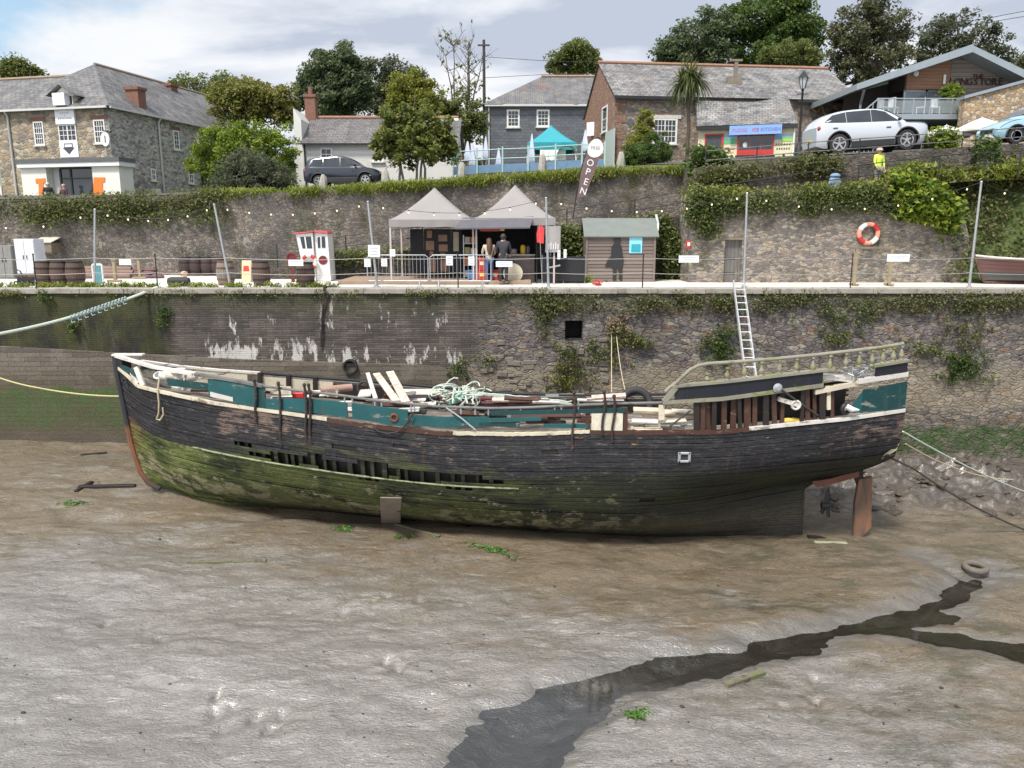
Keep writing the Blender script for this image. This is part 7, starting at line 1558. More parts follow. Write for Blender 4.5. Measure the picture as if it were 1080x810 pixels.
# garlands on the right end
mb = MB()
for (x0, y0, x1, y1, sg) in ((856, 111, 866, 110, .45), (866, 110, 880, 111, .7), (880, 111, 895, 114, .7)):
    p, q = HP.p(*HP.hit(x0, y0), .08), HP.p(*HP.hit(x1, y1), .08); mb.tube([p.lerp(q, t/10)-Vector((0, 0, sg*4*t/10*(1-t/10))) for t in range(11)], .05, 6)
tag(mb.build('rope_garland', mm('rope_gold', (.5, .34, .12), .9, .2, 20), smooth=True), 'yellow rope swags hung under the eaves above the white car', 'garland')
P = HP.p(*HP.hit(877, 121), .2); mb = MB(); mb.ball(P, .32, 10, 0, (.7, .6, 1.0)); tag(mb.build('net_bundle', mm('net_dark', (.04, .05, .07), .9, .4, 20), smooth=True), 'dark net bundle hung on the wall between the rope swags', 'net')
P = HP.p(*HP.hit(896, 117), .15); mb = MB(); mb.torus(P, .3, .1, Matrix.Rotation(PI/2, 3, 'X'), 20, 6); tag(mb.build('hanging_float', mm('float_red', (.45, .2, .13), .6, .3, 6), smooth=True), 'faded red ring float hung at the right end of the stone wall', 'float')
# ---- shop built against it
fl, fr = Vector((xat(736, 48.8, 7), 48.8, 0)), Vector((xat(838, 47.3, 7), 47.3, 0)); KP = Plane(fl, fr-fl); KL = (fr-fl).length; KZ0 = 5.0; ke = KP.hit(736, 134)[1]; kr = KP.hit(838, 131)[1]
shp_ = thing('cream_shop', 'small cream rendered shop with red window and blue sign under a catslide roof', 'shop', (fl.x, fl.y, KZ0))
mb = MB(); mb.prism([KP.p(0, KZ0), KP.p(KL, KZ0), KP.p(KL, kr), KP.p(0, ke)], -KP.n*.35); mb.prism([KP.p(KL-.003, KZ0, -.352), KP.p(KL-.003, KZ0, -4.5), KP.p(KL-.003, kr+1.6, -4.5), KP.p(KL-.003, kr, -.352)], -KP.r*.3); mb.prism([KP.p(.003, KZ0, -.352), KP.p(.003, KZ0, -2), KP.p(.003, ke+.9, -2), KP.p(.003, ke, -.352)], KP.r*.3); mb.build('wall', M['cream_wall'], shp_, world=True)
ha, hb = HP.hit(738, 103)[0], HP.hit(834, 103)[0]; sl_ = (SRd-SE+.1)/(SW/2+.3)
mb = MB(); u0, u1 = sl(ha, .9, SE-.1+1.2*sl_+.1), sl(hb, .9, SE-.1+1.2*sl_+.1); roofquad(mb, KP.p(-.1, ke+.02, .3), KP.p(KL+.1, kr+.02, .3), u1, u0); ro = mb.build('roof', M['slate_main'], shp_, world=True, uv=True)
mb = MB(); mb.prism([KP.p(-.1, ke-.02, .32), KP.p(KL+.1, kr-.02, .32), KP.p(KL+.1, kr-.22, .32), KP.p(-.1, ke-.22, .32)], -KP.n*.12); mb.prism([KP.p(-.12, ke, .3), KP.p(-.12, ke-.2, .3), u0-Vector((0, 0, .25)), u0], KP.r*.05); mb.build('gutter', M['black_paint'], shp_, world=True)
a0, z0, a1, z1 = KP.rect(743.5, 141.5, 762, 174); mb = MB(); KP.slab(mb, a0, KZ0, a0+.08, z1, 0, .06); KP.slab(mb, a1-.13, KZ0, a1, z1, 0, .06); KP.slab(mb, a0+.08, z1-.08, a1-.13, z1, 0, .06); dr = mb.build('door_frame', M['red_paint'], shp_, world=True)
mb = MB(); KP.slab(mb, a0+.08, KZ0, a1-.13, z1-.08, 0, .02); mb.build('door', mm('door_dark', (.06, .06, .07), .4), dr, world=True); mb = MB(); KP.slab(mb, a0+.32, z1-1.2, a1-.3, z1-.4, .022, .03); mb.build('pane', M['glass'], dr, world=True)
a0, z0, a1, z1 = KP.rect(778, 142, 815.5, 163); w = window(shp_, KP, (a0, z0, a1, z1), 3, 1, M['red_paint'], .09, False); mb = MB(); KP.slab(mb, a0+.09, z0+.092, a1-.09, z0+.3, .01, .045); mb.build('window_apron', M['red_paint'], w, world=True)
mb = MB(); KP.slab(mb, a0-.08, z0-.12, a1+.08, z0-.004, 0, .14); mb.build('sill', M['black_paint'], w, world=True)
mb = MB(); P = KP.p(*KP.hit(786, 153), .03); mb.ball(P, .16, 10, 0, (.9, .15, 1.1)); mb.build('white_display', M['white_paint'], w, True, True)
a0, z0, a1, z1 = KP.rect(769.5, 134.5, 824, 142); mb = MB(); KP.slab(mb, a0, z0+.02, a1, z1+.05, .33, .38); sg = mb.build('fascia_sign', mm('sign_blue', (.22, .38, .72), .5, .1), shp_, world=True)
ang = math.atan2(KP.r.y, KP.r.x); Mx = Matrix.Rotation(ang, 3, 'Z') @ Matrix.Rotation(PI/2, 3, 'X')
for tx, f, mt in (('FUDGE', .2, mm('sign_pink', (.45, .2, .4), .5)), ('ICE', .5, M['red_paint']), ('KITCHEN', .79, M['print_dark'] and mm('sign_navy', (.15, .15, .42), .5))): text_mesh('lettering', tx, .27, KP.p(a0+(a1-a0)*f, (z0+z1)/2+.03, .388), mt, sg, M=Mx, world=True)
for rc, nm, cl in (((763.5, 143, 777, 151.5), 'poster', (.12, .42, .2)), ((817, 141.5, 824, 147), 'poster', (.1, .35, .6)), ((824.5, 142, 836, 149), 'poster', (.28, .55, .1))):
    a0, z0, a1, z1 = KP.rect(*rc); mb = MB(); KP.slab(mb, a0, z0, a1, z1, 0, .02); po = mb.build(nm, plain('poster_%d' % rc[0], cl, .5, .35, 2.5), shp_, world=True)
    mb = MB(); KP.slab(mb, a0, z1-(z1-z0)*.4, a1, z1, .021, .025); mb.build('sky_band', mm('poster_sky', (.3, .5, .75), .5, .2), po, world=True)
for rc, mt in (((766, 156, 775, 158), M['red_paint']), ((767, 160, 774, 161.5), mm('flag_red', (.62, .05, .05))), ((818, 151.5, 835, 153), M['print_dark']), ((819, 156, 834, 157.5), M['print_dark'])):
    a0, z0, a1, z1 = KP.rect(*rc); mb = MB(); n = 6
    for k in range(n): a = a0+(a1-a0)*k/n; KP.slab(mb, a, z0, a+(a1-a0)*.09, z1, 0, .012)
    mb.build('painted_lettering', mt, shp_, world=True)
mb = MB(); mb.tube([KP.p(KL-.05, kr-.2, .1), KP.p(KL-.05, KZ0, .1)], .06, 8); mb.build('downpipe', M['white_paint'], shp_, True, True)
# ---- timber restaurant
LY = 46.0; LP = Plane((xat(893, LY, 9), LY), (1, 0)); lz = lambda py, Y=LY: zat(py, Y)
rs = thing('timber_restaurant', 'timber clad restaurant with low pitched metal roof, glass balcony and dark lettering', 'restaurant', (LP.o.x, LY, 5.6))
b = NB('cedar_boards'); p = b.pos(); fr = b.ma('FRACT', b.ma('MULTIPLY', b.sep(p)[2], 5.5)); n = b.noise(b.vmap(p, (.5, 1, 6)), 1.6, 6, .7)
cl = b.mix(n, (.16, .075, .04), (.4, .21, .12)); cl = b.mix(b.ramp(fr, [(.05, 1), (.1, 0)]), cl, (.03, .02, .015)); M['cedar'] = b.fin(cl, .7, b.bump(fr, .3, .02))
b = NB('grey_boards'); p = b.pos(); fr = b.ma('FRACT', b.ma('MULTIPLY', b.sep(p)[2], 4.5)); n = b.noise(b.vmap(p, (.5, 1, 6)), 1.6, 6, .7)
cl = b.mix(n, (.13, .1, .085), (.3, .25, .21)); cl = b.mix(b.ramp(fr, [(.05, 1), (.12, 0)]), cl, (.03, .025, .02)); M['greyb'] = b.fin(cl, .8, b.bump(fr, .4, .02))
mm('zinc', (.36, .4, .42), .4, .12, 3, metal=.5)
A_, B2, C_ = LP.hit(893, 97), LP.hit(1012, 58), LP.hit(1092, 98); f = lambda a, z, d: LP.p(a, z, d)
def gz(px): return itp([(893, 96), (1012, 58.5), (1092, 98)], px)
mb = MB(); rt = [A_, B2, C_]; th = .3
for (p, q) in ((A_, B2), (B2, C_)): mb.prism([f(p[0], p[1]-.12, 1.3), f(q[0], q[1]-.12, 1.3), f(q[0], q[1]+th, 1.3), f(p[0], p[1]+th*.7, 1.3)], LP.n*-11)
mb.build('roof', M['zinc'], rs, world=True)
a0, a1 = LP.hit(956, 90)[0], LP.hit(1001, 90)[0]; zb = LP.hit(960, 94)[1]
mb = MB(); mb.prism([f(a0, zb, 0), f(a1, zb, 0), f(a1, LP.hit(1001, 62.5)[1], 0), f(a0, LP.hit(956, 76)[1]-.02, 0)], LP.n*-.2); mb.build('cedar_gable', M['cedar'], rs, world=True)
a2 = LP.hit(1075, 90)[0]; zg = LP.hit(1001, 112)[1]; mb = MB(); mb.prism([f(a1+.02, zg, .003), f(a2, zg, .003), f(a2, LP.hit(1075, 89)[1], .003), f(B2[0], B2[1]-.15, .003), f(a1+.02, LP.hit(1001, 61.5)[1]-.05, .003)], LP.n*-.2); mb.build('grey_gable', M['greyb'], rs, world=True)
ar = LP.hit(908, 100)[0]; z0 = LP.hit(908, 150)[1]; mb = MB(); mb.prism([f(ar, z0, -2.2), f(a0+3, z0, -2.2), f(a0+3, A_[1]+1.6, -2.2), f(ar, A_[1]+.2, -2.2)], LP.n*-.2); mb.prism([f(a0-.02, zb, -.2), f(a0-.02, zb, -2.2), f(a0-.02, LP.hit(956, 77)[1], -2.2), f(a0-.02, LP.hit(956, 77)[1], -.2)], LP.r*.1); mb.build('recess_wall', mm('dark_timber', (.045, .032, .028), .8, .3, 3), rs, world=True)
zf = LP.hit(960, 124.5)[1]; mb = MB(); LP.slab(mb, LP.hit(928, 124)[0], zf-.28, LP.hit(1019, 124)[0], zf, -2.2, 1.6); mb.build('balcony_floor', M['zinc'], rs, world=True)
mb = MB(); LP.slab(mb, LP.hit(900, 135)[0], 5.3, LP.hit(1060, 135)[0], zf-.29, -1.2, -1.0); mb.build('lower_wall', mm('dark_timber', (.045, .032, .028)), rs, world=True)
wd = MB(); ga, gb = LP.hit(955, 110)[0], LP.hit(993, 110)[0]
for k in range(4): x = ga+(gb-ga)*(0, .6, .62, 1)[k]; LP.slab(wd, x-.05, zf, x+.05, zb, -.3, -.2)
LP.slab(wd, ga, zb-.1, gb, zb-.003, -.3, -.2); dr = wd.build('glass_door', M['zinc'], rs, world=True); mb = MB(); mb.quad(f(ga, zf, -.25), f(gb, zf, -.25), f(gb, zb-.1, -.25), f(ga, zb-.1, -.25)); mb.build('pane', glassm('door_glass', (.12, .14, .16), .1), dr, world=True)
BPl = Plane((LP.o.x, LY-1.55), (1, 0)); zr = BPl.hit(960, 104.5)[1]; mb = MB()
for px in (926, 943, 963, 981, 1004, 1017): a = BPl.hit(px, 115)[0]; BPl.slab(mb, a-.035, zf-.05, a+.035, zr, -.05, .0)
BPl.slab(mb, BPl.hit(925, 110)[0], zr, BPl.hit(1018, 110)[0], zr+.06, -.06, .01); rlb = mb.build('balcony_rail', M['zinc'], rs, world=True)
b = NB('rail_glass'); b.fin((.5, .56, .58), .05, alpha=.22); M['rail_glass'] = b.m; mb = MB(); BPl.slab(mb, BPl.hit(926, 110)[0], zf+.05, BPl.hit(1017, 110)[0], zr-.06, -.03, -.02); mb.build('glass_panel', M['rail_glass'], rlb, world=True)
mb = MB(); sx0, sy0 = BPl.hit(926, 105); sx1, sy1 = BPl.hit(906, 118); mb.bar(BPl.p(sx0, zr), BPl.p(sx1, zr-.9, -.3), .06); mb.bar(BPl.p(sx1, zr-.9, -.3), BPl.p(sx1, 5.6, -.3), .06)
for k in range(4): a = sx0+(sx1-sx0)*k/4; mb.bar(BPl.p(a, zr-.22*k), BPl.p(a, 6.0, -.1), .04)
mb.build('stair_rail', M['zinc'], rs, world=True)
mb = MB(); a = LP.hit(902, 100)[0]; mb.tube([f(a, A_[1]-.1, 1.1), f(a+.3, A_[1]-.7, .1), f(a+.35, 5.6, .1)], .07, 8); mb.build('downpipe', M['zinc'], rs, True, True)
P = f(*LP.hit(965, 78), .12); mb = MB(); mb.ball(P, .16, 10, 0, (1, .8, 1)); mb.build('wall_lamp', M['white_paint'], rs, True, True); P = f(*LP.hit(995.5, 83), .1); mb = MB(); mb.span((P.x-.06, P.y, P.z-.3), (P.x+.06, P.y+.05, P.z+.2)); mb.build('small_sign', M['white_sign'], rs, world=True)
mm('letter_rust', (.05, .028, .022), .7, .3); zl = LP.hit(1040, 86.5)[1]; zt = LP.hit(1031, 81)[1]
text_mesh('lettering', 'THE', .34, f(LP.hit(1031, 81)[0], zt, .05), M['letter_rust'], rs, world=True, ext=.03)
for k, ch in enumerate('LONGSTORE'): text_mesh('lettering', ch, .52, f(LP.hit(1003+6.45*k, 86.5)[0], zl, .05), M['letter_rust'], rs, world=True, ext=.03)
chp = thing('balcony_chair', 'x', 'chair'); mm('chair_white', (.55, .56, .58), .5)
for c, s in (((0, 0, .45), (.45, .45, .04)), ((0, .2, .72), (.42, .04, .5))): mb = MB(); mb.box(c, s); mb.build('seat' if c[2] < .5 else 'backrest', M['chair_white'], chp, bevel=.01)
for x in (-.19, .19):
    for y in (-.19, .19): mb = MB(); mb.bar((x, y, 0), (x, y, .43), .03); mb.build('leg', M['chair_white'], chp)
cl_ = [(932, 'white balcony chair at the left, beside the stairs'), (942, 'white balcony chair second from the left'), (971, 'white balcony chair in front of the glass door'), (986, 'white balcony chair below the bamboo plant')]
for k, (px, lab) in enumerate(cl_):
    loc = (xat(px, LY-.7, zf+.4), LY-.7, zf)
    if k == 0: chp.location = loc; chp.rotation_euler = (0, 0, .4); chp['label'] = lab; chp['group'] = 'balcony chairs'
    else: dup(chp, loc, .4+k*1.9, lab)
gw = thing('golden_wall', 'golden rubble wall with a sloping grey coping right of the balcony', 'wall', (xat(1050, 43.5, 7), 43.5, 5.6)); GPl = Plane((xat(1018, 43.5, 7), 43.5), (1, 0)); q = [GPl.hit(1018, 104.5), GPl.hit(1080, 87.5), GPl.hit(1130, 74)]
mb = MB(); mb.prism([GPl.p(q[0][0], 5.2), GPl.p(q[2][0], 5.2), GPl.p(*q[2]), GPl.p(*q[0])], -GPl.n*.5); mb.build('stonework', M['gold_wall'], gw, world=True)
mb = MB(); mb.prism([GPl.p(q[0][0]-.1, q[0][1]+.003, .12), GPl.p(q[2][0], q[2][1]+.003, .12), GPl.p(q[2][0], q[2][1]+.16, .12), GPl.p(q[0][0]-.1, q[0][1]+.16, .12)], -GPl.n*.8); mb.build('coping', M['zinc'], gw, world=True)
mm('parasol_white', (.66, .64, .58), .7, .06)
for px, py, l, r_, ye, Y, lab in ((1036, 124, 1005, 1056, 136.5, 37.5, 'open white parasol nearest the pale blue car'), (999, 132, 979, 1026, 142.5, 38.2, 'open white parasol in the middle, behind the roadside wall'), (974, 136, 964, 989, 143.5, 39.2, 'small open white parasol just right of the white car')):
    x = xat(px, Y, 7); zp, ze = zat(py, Y), zat(ye, Y); rr_ = (r_-l)/2/816*Y; t = thing('open_parasol', lab, 'parasol', (x, Y, Tz(x, Y)), 0, 'open white parasols'); h = zp-Tz(x, Y); e = ze-Tz(x, Y)
    mb = MB(); mb.lathe([(rr_, e-.12), (rr_, e), (rr_*.5, (e+h)/2+.03), (.02, h), (.0, h)], (0, 0, 0), 8); mb.build('canopy', M['parasol_white'], t); mb = MB(); mb.tube([(0, 0, 0), (0, 0, h+.05)], .025, 6); mb.build('pole', M['galvanised'], t)
# ---- patio
mm('parasol_blue', (.5, .55, .66), .7, .15, 3); mm('parasol_green', (.1, .25, .2), .7)
for px, y0, y1, Y, w, mt, lab in ((493.5, 149, 170, 46, .22, 0, 'closed pale parasol at the left end of the patio row'), (498.5, 152, 175, 44.5, .22, 0, 'closed pale parasol second from the left on the patio'), (512.5, 144, 167, 47, .2, 0, 'closed pale parasol in front of the left sash window'), (526, 156, 175, 44.2, .18, 0, 'short closed pale parasol left of the teal gazebo'), (561, 141, 172, 43.8, .2, 0, 'tallest closed pale parasol beside the teal gazebo'), (617, 137, 160, 46, .22, 0, 'closed pale parasol behind the feather flag'), (478.5, 158, 174, 43.5, .18, 1, 'closed green parasol at the patio corner by the tree')):
    x = xat(px, Y, 6); g = Tz(x, Y); h, e = zat(y0, Y)-g, zat(y1, Y)-g; t = thing('closed_parasol', lab, 'parasol', (x, Y, g)); mb = MB(); n = 14
    mb.lathe([(w*.8, e), (w, e+.1), (w*.8, e+(h-e)*.35), (w*.4, e+(h-e)*.75), (.03, h)], (0, 0, 0), n); mb.v = [(v[0]*(1+.22*math.sin(5*math.atan2(v[1], v[0]))), v[1]*(1+.22*math.sin(5*math.atan2(v[1], v[0]))), v[2]) for v in mb.v]
    mb.build('folded_canopy', M['parasol_green'] if mt else M['parasol_blue'], t, True); mb = MB(); mb.tube([(0, 0, 0), (0, 0, e+.05)], .03, 6); mb.build('pole', M['galvanised'], t)
x = xat(580, 51, 8); g = Tz(x, 51); b = NB('teal_canopy'); M['tealc'] = b.fin(b.mix(b.noise(b.obj(), 2), (.015, .22, .27), (.03, .32, .37)), .7)
gazebo('teal peaked gazebo on the patio in front of the slate hung house', 556, 607, 50, 3.0, g, zat(132, 51.5), M['tealc'], zat(150, 50), .45)
ck = thing('cloth_table', 'white cloth covered table under the teal gazebo', 'table', (xat(583, 47, 7), 47, Tz(2.5, 47))); mb = MB(); mb.grid(lambda u, v: (-.75+1.5*u, -.3-.03*math.sin(u*30)*v, zat(158.5, 47)-ck.location.z-.6*v), 30, 2); mb.span((-.75, -.298, .75), (.75, .35, .79)); mb.build('cloth', M['white_paint'], ck)
for x_ in (-.65, .65):
    for y_ in (-.2, .25): mb = MB(); mb.bar((x_, y_, 0), (x_, y_, .748), .05); mb.build('leg', M['galvanised'], ck)
ig = tag(MB().grid(lambda u, v: (xat(598, 46.5, 7)+.62*math.cos(PI*(1-u)), 46.5+.5*v*2-.3, zat(166.5, 46.5)+.68*math.sin(PI*u)), 16, 6).build('dome_cover', M['white_paint'], smooth=True), 'white rounded cover standing right of the cloth table on the patio', 'cover')
pr_ = thing('patio_fence', 'pale green metal fence with blue boards round the patio', 'fence', (xat(540, 43.2, 6), 43.2, 4.8)); PF = Plane((xat(478, 43.2, 6), 43.2), (1, 0)); mm('pale_green_metal', (.36, .5, .48), .5, .12)
tops = [(478, 159), (503, 157.5), (530, 156), (557, 155), (586, 153), (614, 151.5), (638, 150.5)]; zl_ = lambda px, dy: PF.hit(px, itp(tops, px)+dy)
for px, py in tops: a, z = PF.hit(px, py-1.5); mb = MB(); PF.slab(mb, a-.04, Tz(PF.p(a, 0).x, 43.2)-.1, a+.04, z, -.04, .04); mb.build('post', M['pale_green_metal'], pr_, world=True)
for dy in (1.2, 11): mb = MB(); mb.tube([PF.p(*zl_(px, dy), 0) for px, _ in tops], .03, 6); mb.build('rail', M['pale_green_metal'], pr_, world=True)
for (x0, x1) in zip(tops, tops[1:]): mb = MB(); p0, p1 = zl_(x0[0]+.6, 17), zl_(x1[0]-.6, 17); mb.prism([PF.p(p0[0], p0[1]-.42, -.02), PF.p(p1[0], p1[1]-.42, -.02), PF.p(*p1, -.02), PF.p(*p0, -.02)], PF.n*-.03); mb.build('blue_board', mm('blue_board', (.14, .24, .36), .7, .3, 4), pr_, world=True)
mb = MB(); x0, x1 = xat(484, 42.9, 5), xat(650, 42.9, 5); mb.prism([(x0, 42.95, 3.9), (x1, 42.95, 4.2), (x1, 42.95, zat(176, 42.95)), (x0, 42.95, zat(184, 42.95))], (0, .2, 0)); tag(mb.build('patio_wall', M['rub_upper']), 'low rubble wall under the patio fence', 'wall')
# ---- standing stones and their cable along the wall top
for px, y0, Y, lab in ((340, 184, 36.2, 'standing granite post in front of the blue car, left one'), (406, 179, 36, 'standing granite post right of the blue car'), (487, 171, 36, 'standing granite post below the left patio parasols'), (572, 163, 36, 'standing granite post below the tallest parasol'), (655, 160, 36, 'standing granite post at the corner of the stone house'), (742, 157, 35.5, 'standing granite post in front of the shop door')):
    x = xat(px, Y, 5); g = Tz(x, Y)-.2; z = zat(y0, Y); mb = MB(); w = .17; mb.lathe([(w*1.2, g), (w*1.15, (g+z)/2), (w*.9, z-.12), (w*.4, z)], (x, Y, 0), 7); mb.v = [(v[0]+random.uniform(-.03, .03), v[1], v[2]) for v in mb.v]; tag(mb.build('granite_post', M['granite'], smooth=True), lab, 'post', 'granite posts on the terrace edge')
# ---- street lamps, poles, overhead lines
def lamp(px, ytop, Y, label):
    x = xat(px, Y, 6); g = Tz(x, Y)-.1; z = zat(ytop, Y); t = thing('street_lamp', label, 'street lamp', (x, Y, g)); h = z-g
    mb = MB(); mb.lathe([(.16, 0), (.16, .5), (.09, .6), (.06, .9), (.05, h-1.0), (.09, h-.95), (.03, h-.9)], (0, 0, 0), 12); mb.tube([(-.3, 0, h-1.15), (.3, 0, h-1.15)], .02, 6); mb.build('post', M['black_iron'], t, True)
    mb = MB(); mb.lathe([(.1, h-.9), (.22, h-.4), (.0, h-.4)], (0, 0, 0), 6); l = mb.build('lantern', glassm('lamp_glass', (.3, .32, .32), .1), t); mb = MB(); mb.lathe([(.27, h-.4), (.1, h-.16), (.03, h-.1), (.0, h)], (0, 0, 0), 6)
    for k in range(6): an = k*PI/3; mb.bar((.105*math.cos(an), .105*math.sin(an), h-.9), (.225*math.cos(an), .225*math.sin(an), h-.4), .025)
    mb.build('lantern_cap', M['black_iron'], l); return t
lamp(842.5, 73, 40, 'black lantern street lamp at the road edge beside the shop'); lamp(211, 138, 43.5, 'small lantern street lamp half hidden by the bright green shrub')
x = xat(511, 68, 9); mb = MB(); mb.tube([(x, 68, 5), (x, 68, zat(42, 68))], [.16, .11], 8); mb.box((x, 67.9, zat(48, 68)), (1.0, .1, .12)); tag(mb.build('utility_pole', mm('pole_dark', (.06, .05, .045), .9), smooth=True), 'dark wooden utility pole rising beside the bare tree', 'pole')
for k, (pts, Y, lab) in enumerate((([(512, 60), (580, 64.5), (650, 66)], 67.8, 'upper overhead wire running right from the utility pole'), ([(512, 82), (575, 78.5), (650, 77)], 67.8, 'lower overhead wire running right from the utility pole'), ([(960, 30), (1037, 20), (1100, 8)], 55, 'upper overhead wire in the sky above the restaurant'), ([(960, 36), (1040, 24), (1100, 14)], 57, 'lower overhead wire in the sky above the restaurant'))):
    mb = MB(); mb.tube([at(a, c, Y) for a, c in pts], .02, 5); tag(mb.build('overhead_wire', M['black_iron']), lab, 'wire')
# ---- road railing
rg = thing('road_railing', 'thin grey metal railing along the top of the road wall', 'railing', (15, YQ+.2, 4.9)); xs_ = [7.6+i*2.0 for i in range(12)]
for x in xs_: mb = MB(); mb.tube([(x, YQ+.2, itp(RW, x)), (x, YQ+.2, itp(RW, x)+.62)], .025, 6); mb.build('post', M['black_iron'], rg, world=True)
for dz in (.6, .25): mb = MB(); mb.tube([(x, YQ+.2, itp(RW, x)+dz) for x in xs_], .02, 6); mb.build('rail', M['grey_rail'], rg, world=True)
P = at(1040, 160, YQ-.15); mb = MB(); mb.lathe([(.32, -1.2), (.3, 0), (.26, .5), (.1, .62)], (P.x, P.y, P.z), 8); tag(mb.build('stone_pillar', M['granite'], smooth=True), 'rough stone pillar with ivy at the road edge below the pale blue car', 'pillar')
# ---- cars
def car(label, loc, rz, L, H, prof, wb, paint, clad, wins, scr, tr=.33, W=1.82, pitch=0):
    """prof: x, belt height, top height from tail to nose"""
    t = thing('parked_car', label, 'car', loc, rz); t.rotation_euler = (0, pitch, rz); w0 = W/2
    def sec(x):
        zb = sitp([(p[0], p[1]) for p in prof], x); zt = sitp([(p[0], p[2]) for p in prof], x); e = min(1, (x+L/2)/.5, (L/2-x)/.6); w = w0*(.80+.2*math.sqrt(max(0, 1-(1-max(0, e))**2)))
        k = min(1, max(0, (zt-zb)/.45)); wt = w*(1-.24*k); return zb, zt, w, wt
    xs_ = [-L/2+L*i/48 for i in range(49)]; mb = MB(); rows = []
    for x in xs_:
        zb, zt, w, wt = sec(x); e = min(1, (x+L/2)/.25, (L/2-x)/.25); z0 = .24+.12*(1-max(0, e)); h = [(w*.9, z0), (w*.985, z0+.16), (w, (z0+zb)/2+.05), (w*.985, zb-.06), (w*.955, zb), (wt+.012, max(zb+.004, zt-.1)), (wt*.93, max(zb+.008, zt-.03)), (wt*.6, max(zb+.01, zt)), (0, max(zb+.012, zt+.015))]
        rows.append([(x, -y, z) for y, z in h]+[(x, y, z) for y, z in h[-2::-1]])
    n = len(rows[0]); vs = [p for r_ in rows for p in r_]; fs = [(i*n+k, i*n+k+1, (i+1)*n+k+1, (i+1)*n+k) for i in range(48) for k in range(n-1)]; fs += [(i*n+n-1, i*n, (i+1)*n, (i+1)*n+n-1) for i in range(48)]; fs += [tuple(range(n)), tuple(48*n+k for k in range(n-1, -1, -1))]
    mb.add(vs, fs); bo = mb.build('body', paint, t, True)
    cu = MB()
    for x in wb:
        cu.lathe([(tr+.07, -2), (tr+.07, 2)], (x, 0, tr+.01), 28, Matrix.Rotation(PI/2, 3, 'X'))
    co = cu.build('cut', paint); md = bo.modifiers.new('b', 'BOOLEAN'); md.operation = 'DIFFERENCE'; md.object = co; md.solver = 'EXACT'; co.parent = t
    bpy.context.view_layer.update(); me = bpy.data.meshes.new_from_object(bo.evaluated_get(bpy.context.evaluated_depsgraph_get())); bo.modifiers.clear(); bo.data = me; bpy.data.objects.remove(co)
    for p in me.polygons: p.use_smooth = True
    try: me.set_sharp_from_angle(angle=R(35))
    except Exception: pass
    def yon(x, z):
        zb, zt, w, wt = sec(x); q = min(1, max(0, (z-zb)/max(.05, zt-.1-zb))); return w*.955+(wt+.012-w*.955)*q
    for s in (-1, 1):
        for poly in wins:
            d = []
            for (xa, za), (xb, zb_) in zip(poly, poly[1:]+poly[:1]):
                for k in range(4): d.append((xa+(xb-xa)*k/4, za+(zb_-za)*k/4))
            cxm = sum(p[0] for p in d)/len(d); czm = sum(p[1] for p in d)/len(d)
            mb = MB(); ring = [(x, s*(yon(x, z)+.012), z) for x, z in d]; mb.add(ring+[(cxm, s*(yon(cxm, czm)+.014), czm)], [(i, (i+1) % len(ring), len(ring)) for i in range(len(ring))]); mb.build('side_window', M['car_glass'], t, True)
        mb = MB(); x0, x1 = wb[0]+tr+.1, wb[1]-tr-.1; mb.span((x0, s*w0*.93, .2), (x1, s*(w0+.012), .47)); mb.build('sill_cladding', clad, t, bevel=.03)
        for x in wb:
            mb = MB(); mb.tube([(x+(tr+.085)*math.cos(a), s*(w0*.975), tr+.01+(tr+.085)*math.sin(a)) for a in [PI*k/14 for k in range(15)]], .035, 6); mb.build('arch_trim', clad, t, True)
            wh = MB(); Mx = Matrix.Rotation(PI/2, 3, 'X'); c = (x, s*(w0-.13), tr); wh.lathe([(tr*.66, -.1), (tr*.95, -.11), (tr, -.07), (tr, .07), (tr*.95, .11), (tr*.66, .1)], c, 28, Mx); tw = wh.build('wheel', M['rubber'], t, True)
            rm = MB(); yy = s*(w0-.035); rm.lathe([(tr*.66, -.02), (tr*.69, .02), (tr*.6, .02), (tr*.58, -.02)], (x, yy, tr), 24, Mx); rm.lathe([(0, -.02), (tr*.16, -.02), (tr*.16, .02), (0, .02)], (x, yy, tr), 12, Mx)
            for k in range(5): a = k*1.2566+.3; rm.bar((x+tr*.1*math.cos(a), yy, tr+tr*.1*math.sin(a)), (x+tr*.62*math.cos(a), yy, tr+tr*.62*math.sin(a)), tr*.17, .03, up=(0, 1, 0))
            rm.build('rim', M['alloy'], tw); dk = MB(); dk.lathe([(0, 0), (tr*.64, 0)], (x, s*(w0-.07), tr), 20, Mx); dk.build('brake_disc', M['black_iron'], tw)
        hx = L/2; zb, zt, w, wt = sec(hx-.22); mb = MB(); mb.ball((hx-.2, s*w*.86, zb-.16), .16, 12, 0, (1.1, .55, .5)); mb.build('headlight', M['lamp_clear'], t, True)
        zb, zt, w, wt = sec(-hx+.12); mb = MB(); mb.ball((-hx+.12, s*w*.9, zb-.12), .15, 12, 0, (.7, .55, .8)); mb.build('tail_light', M['lamp_red'], t, True)
        mb = MB(); x = scr[0]-.18; z = sec(x)[0]+.1; mb.ball((x, s*(w0+.08), z), .1, 10, 0, (.7, 1, .7)); mb.build('door_mirror', clad, t, True)
        mb = MB()
        for x in (wins[0][0][0]+.35, wins[-1][0][0]+.55): mb = MB(); mb.span((x, s*w0*.985, sec(x)[0]-.2), (x+.18, s*(w0+.012), sec(x)[0]-.165)); mb.build('door_handle', clad, t)
    for (x0, x1), nm in ((scr, 'windscreen'),):
        mb = MB(); mb.grid(lambda u, v: (lambda x: (lambda q: (x, (2*u-1)*(q[3]*.86), q[1]+.028))(sec(x)))(x0+(x1-x0)*v), 6, 6); mb.build(nm, M['car_glass'], t, True)
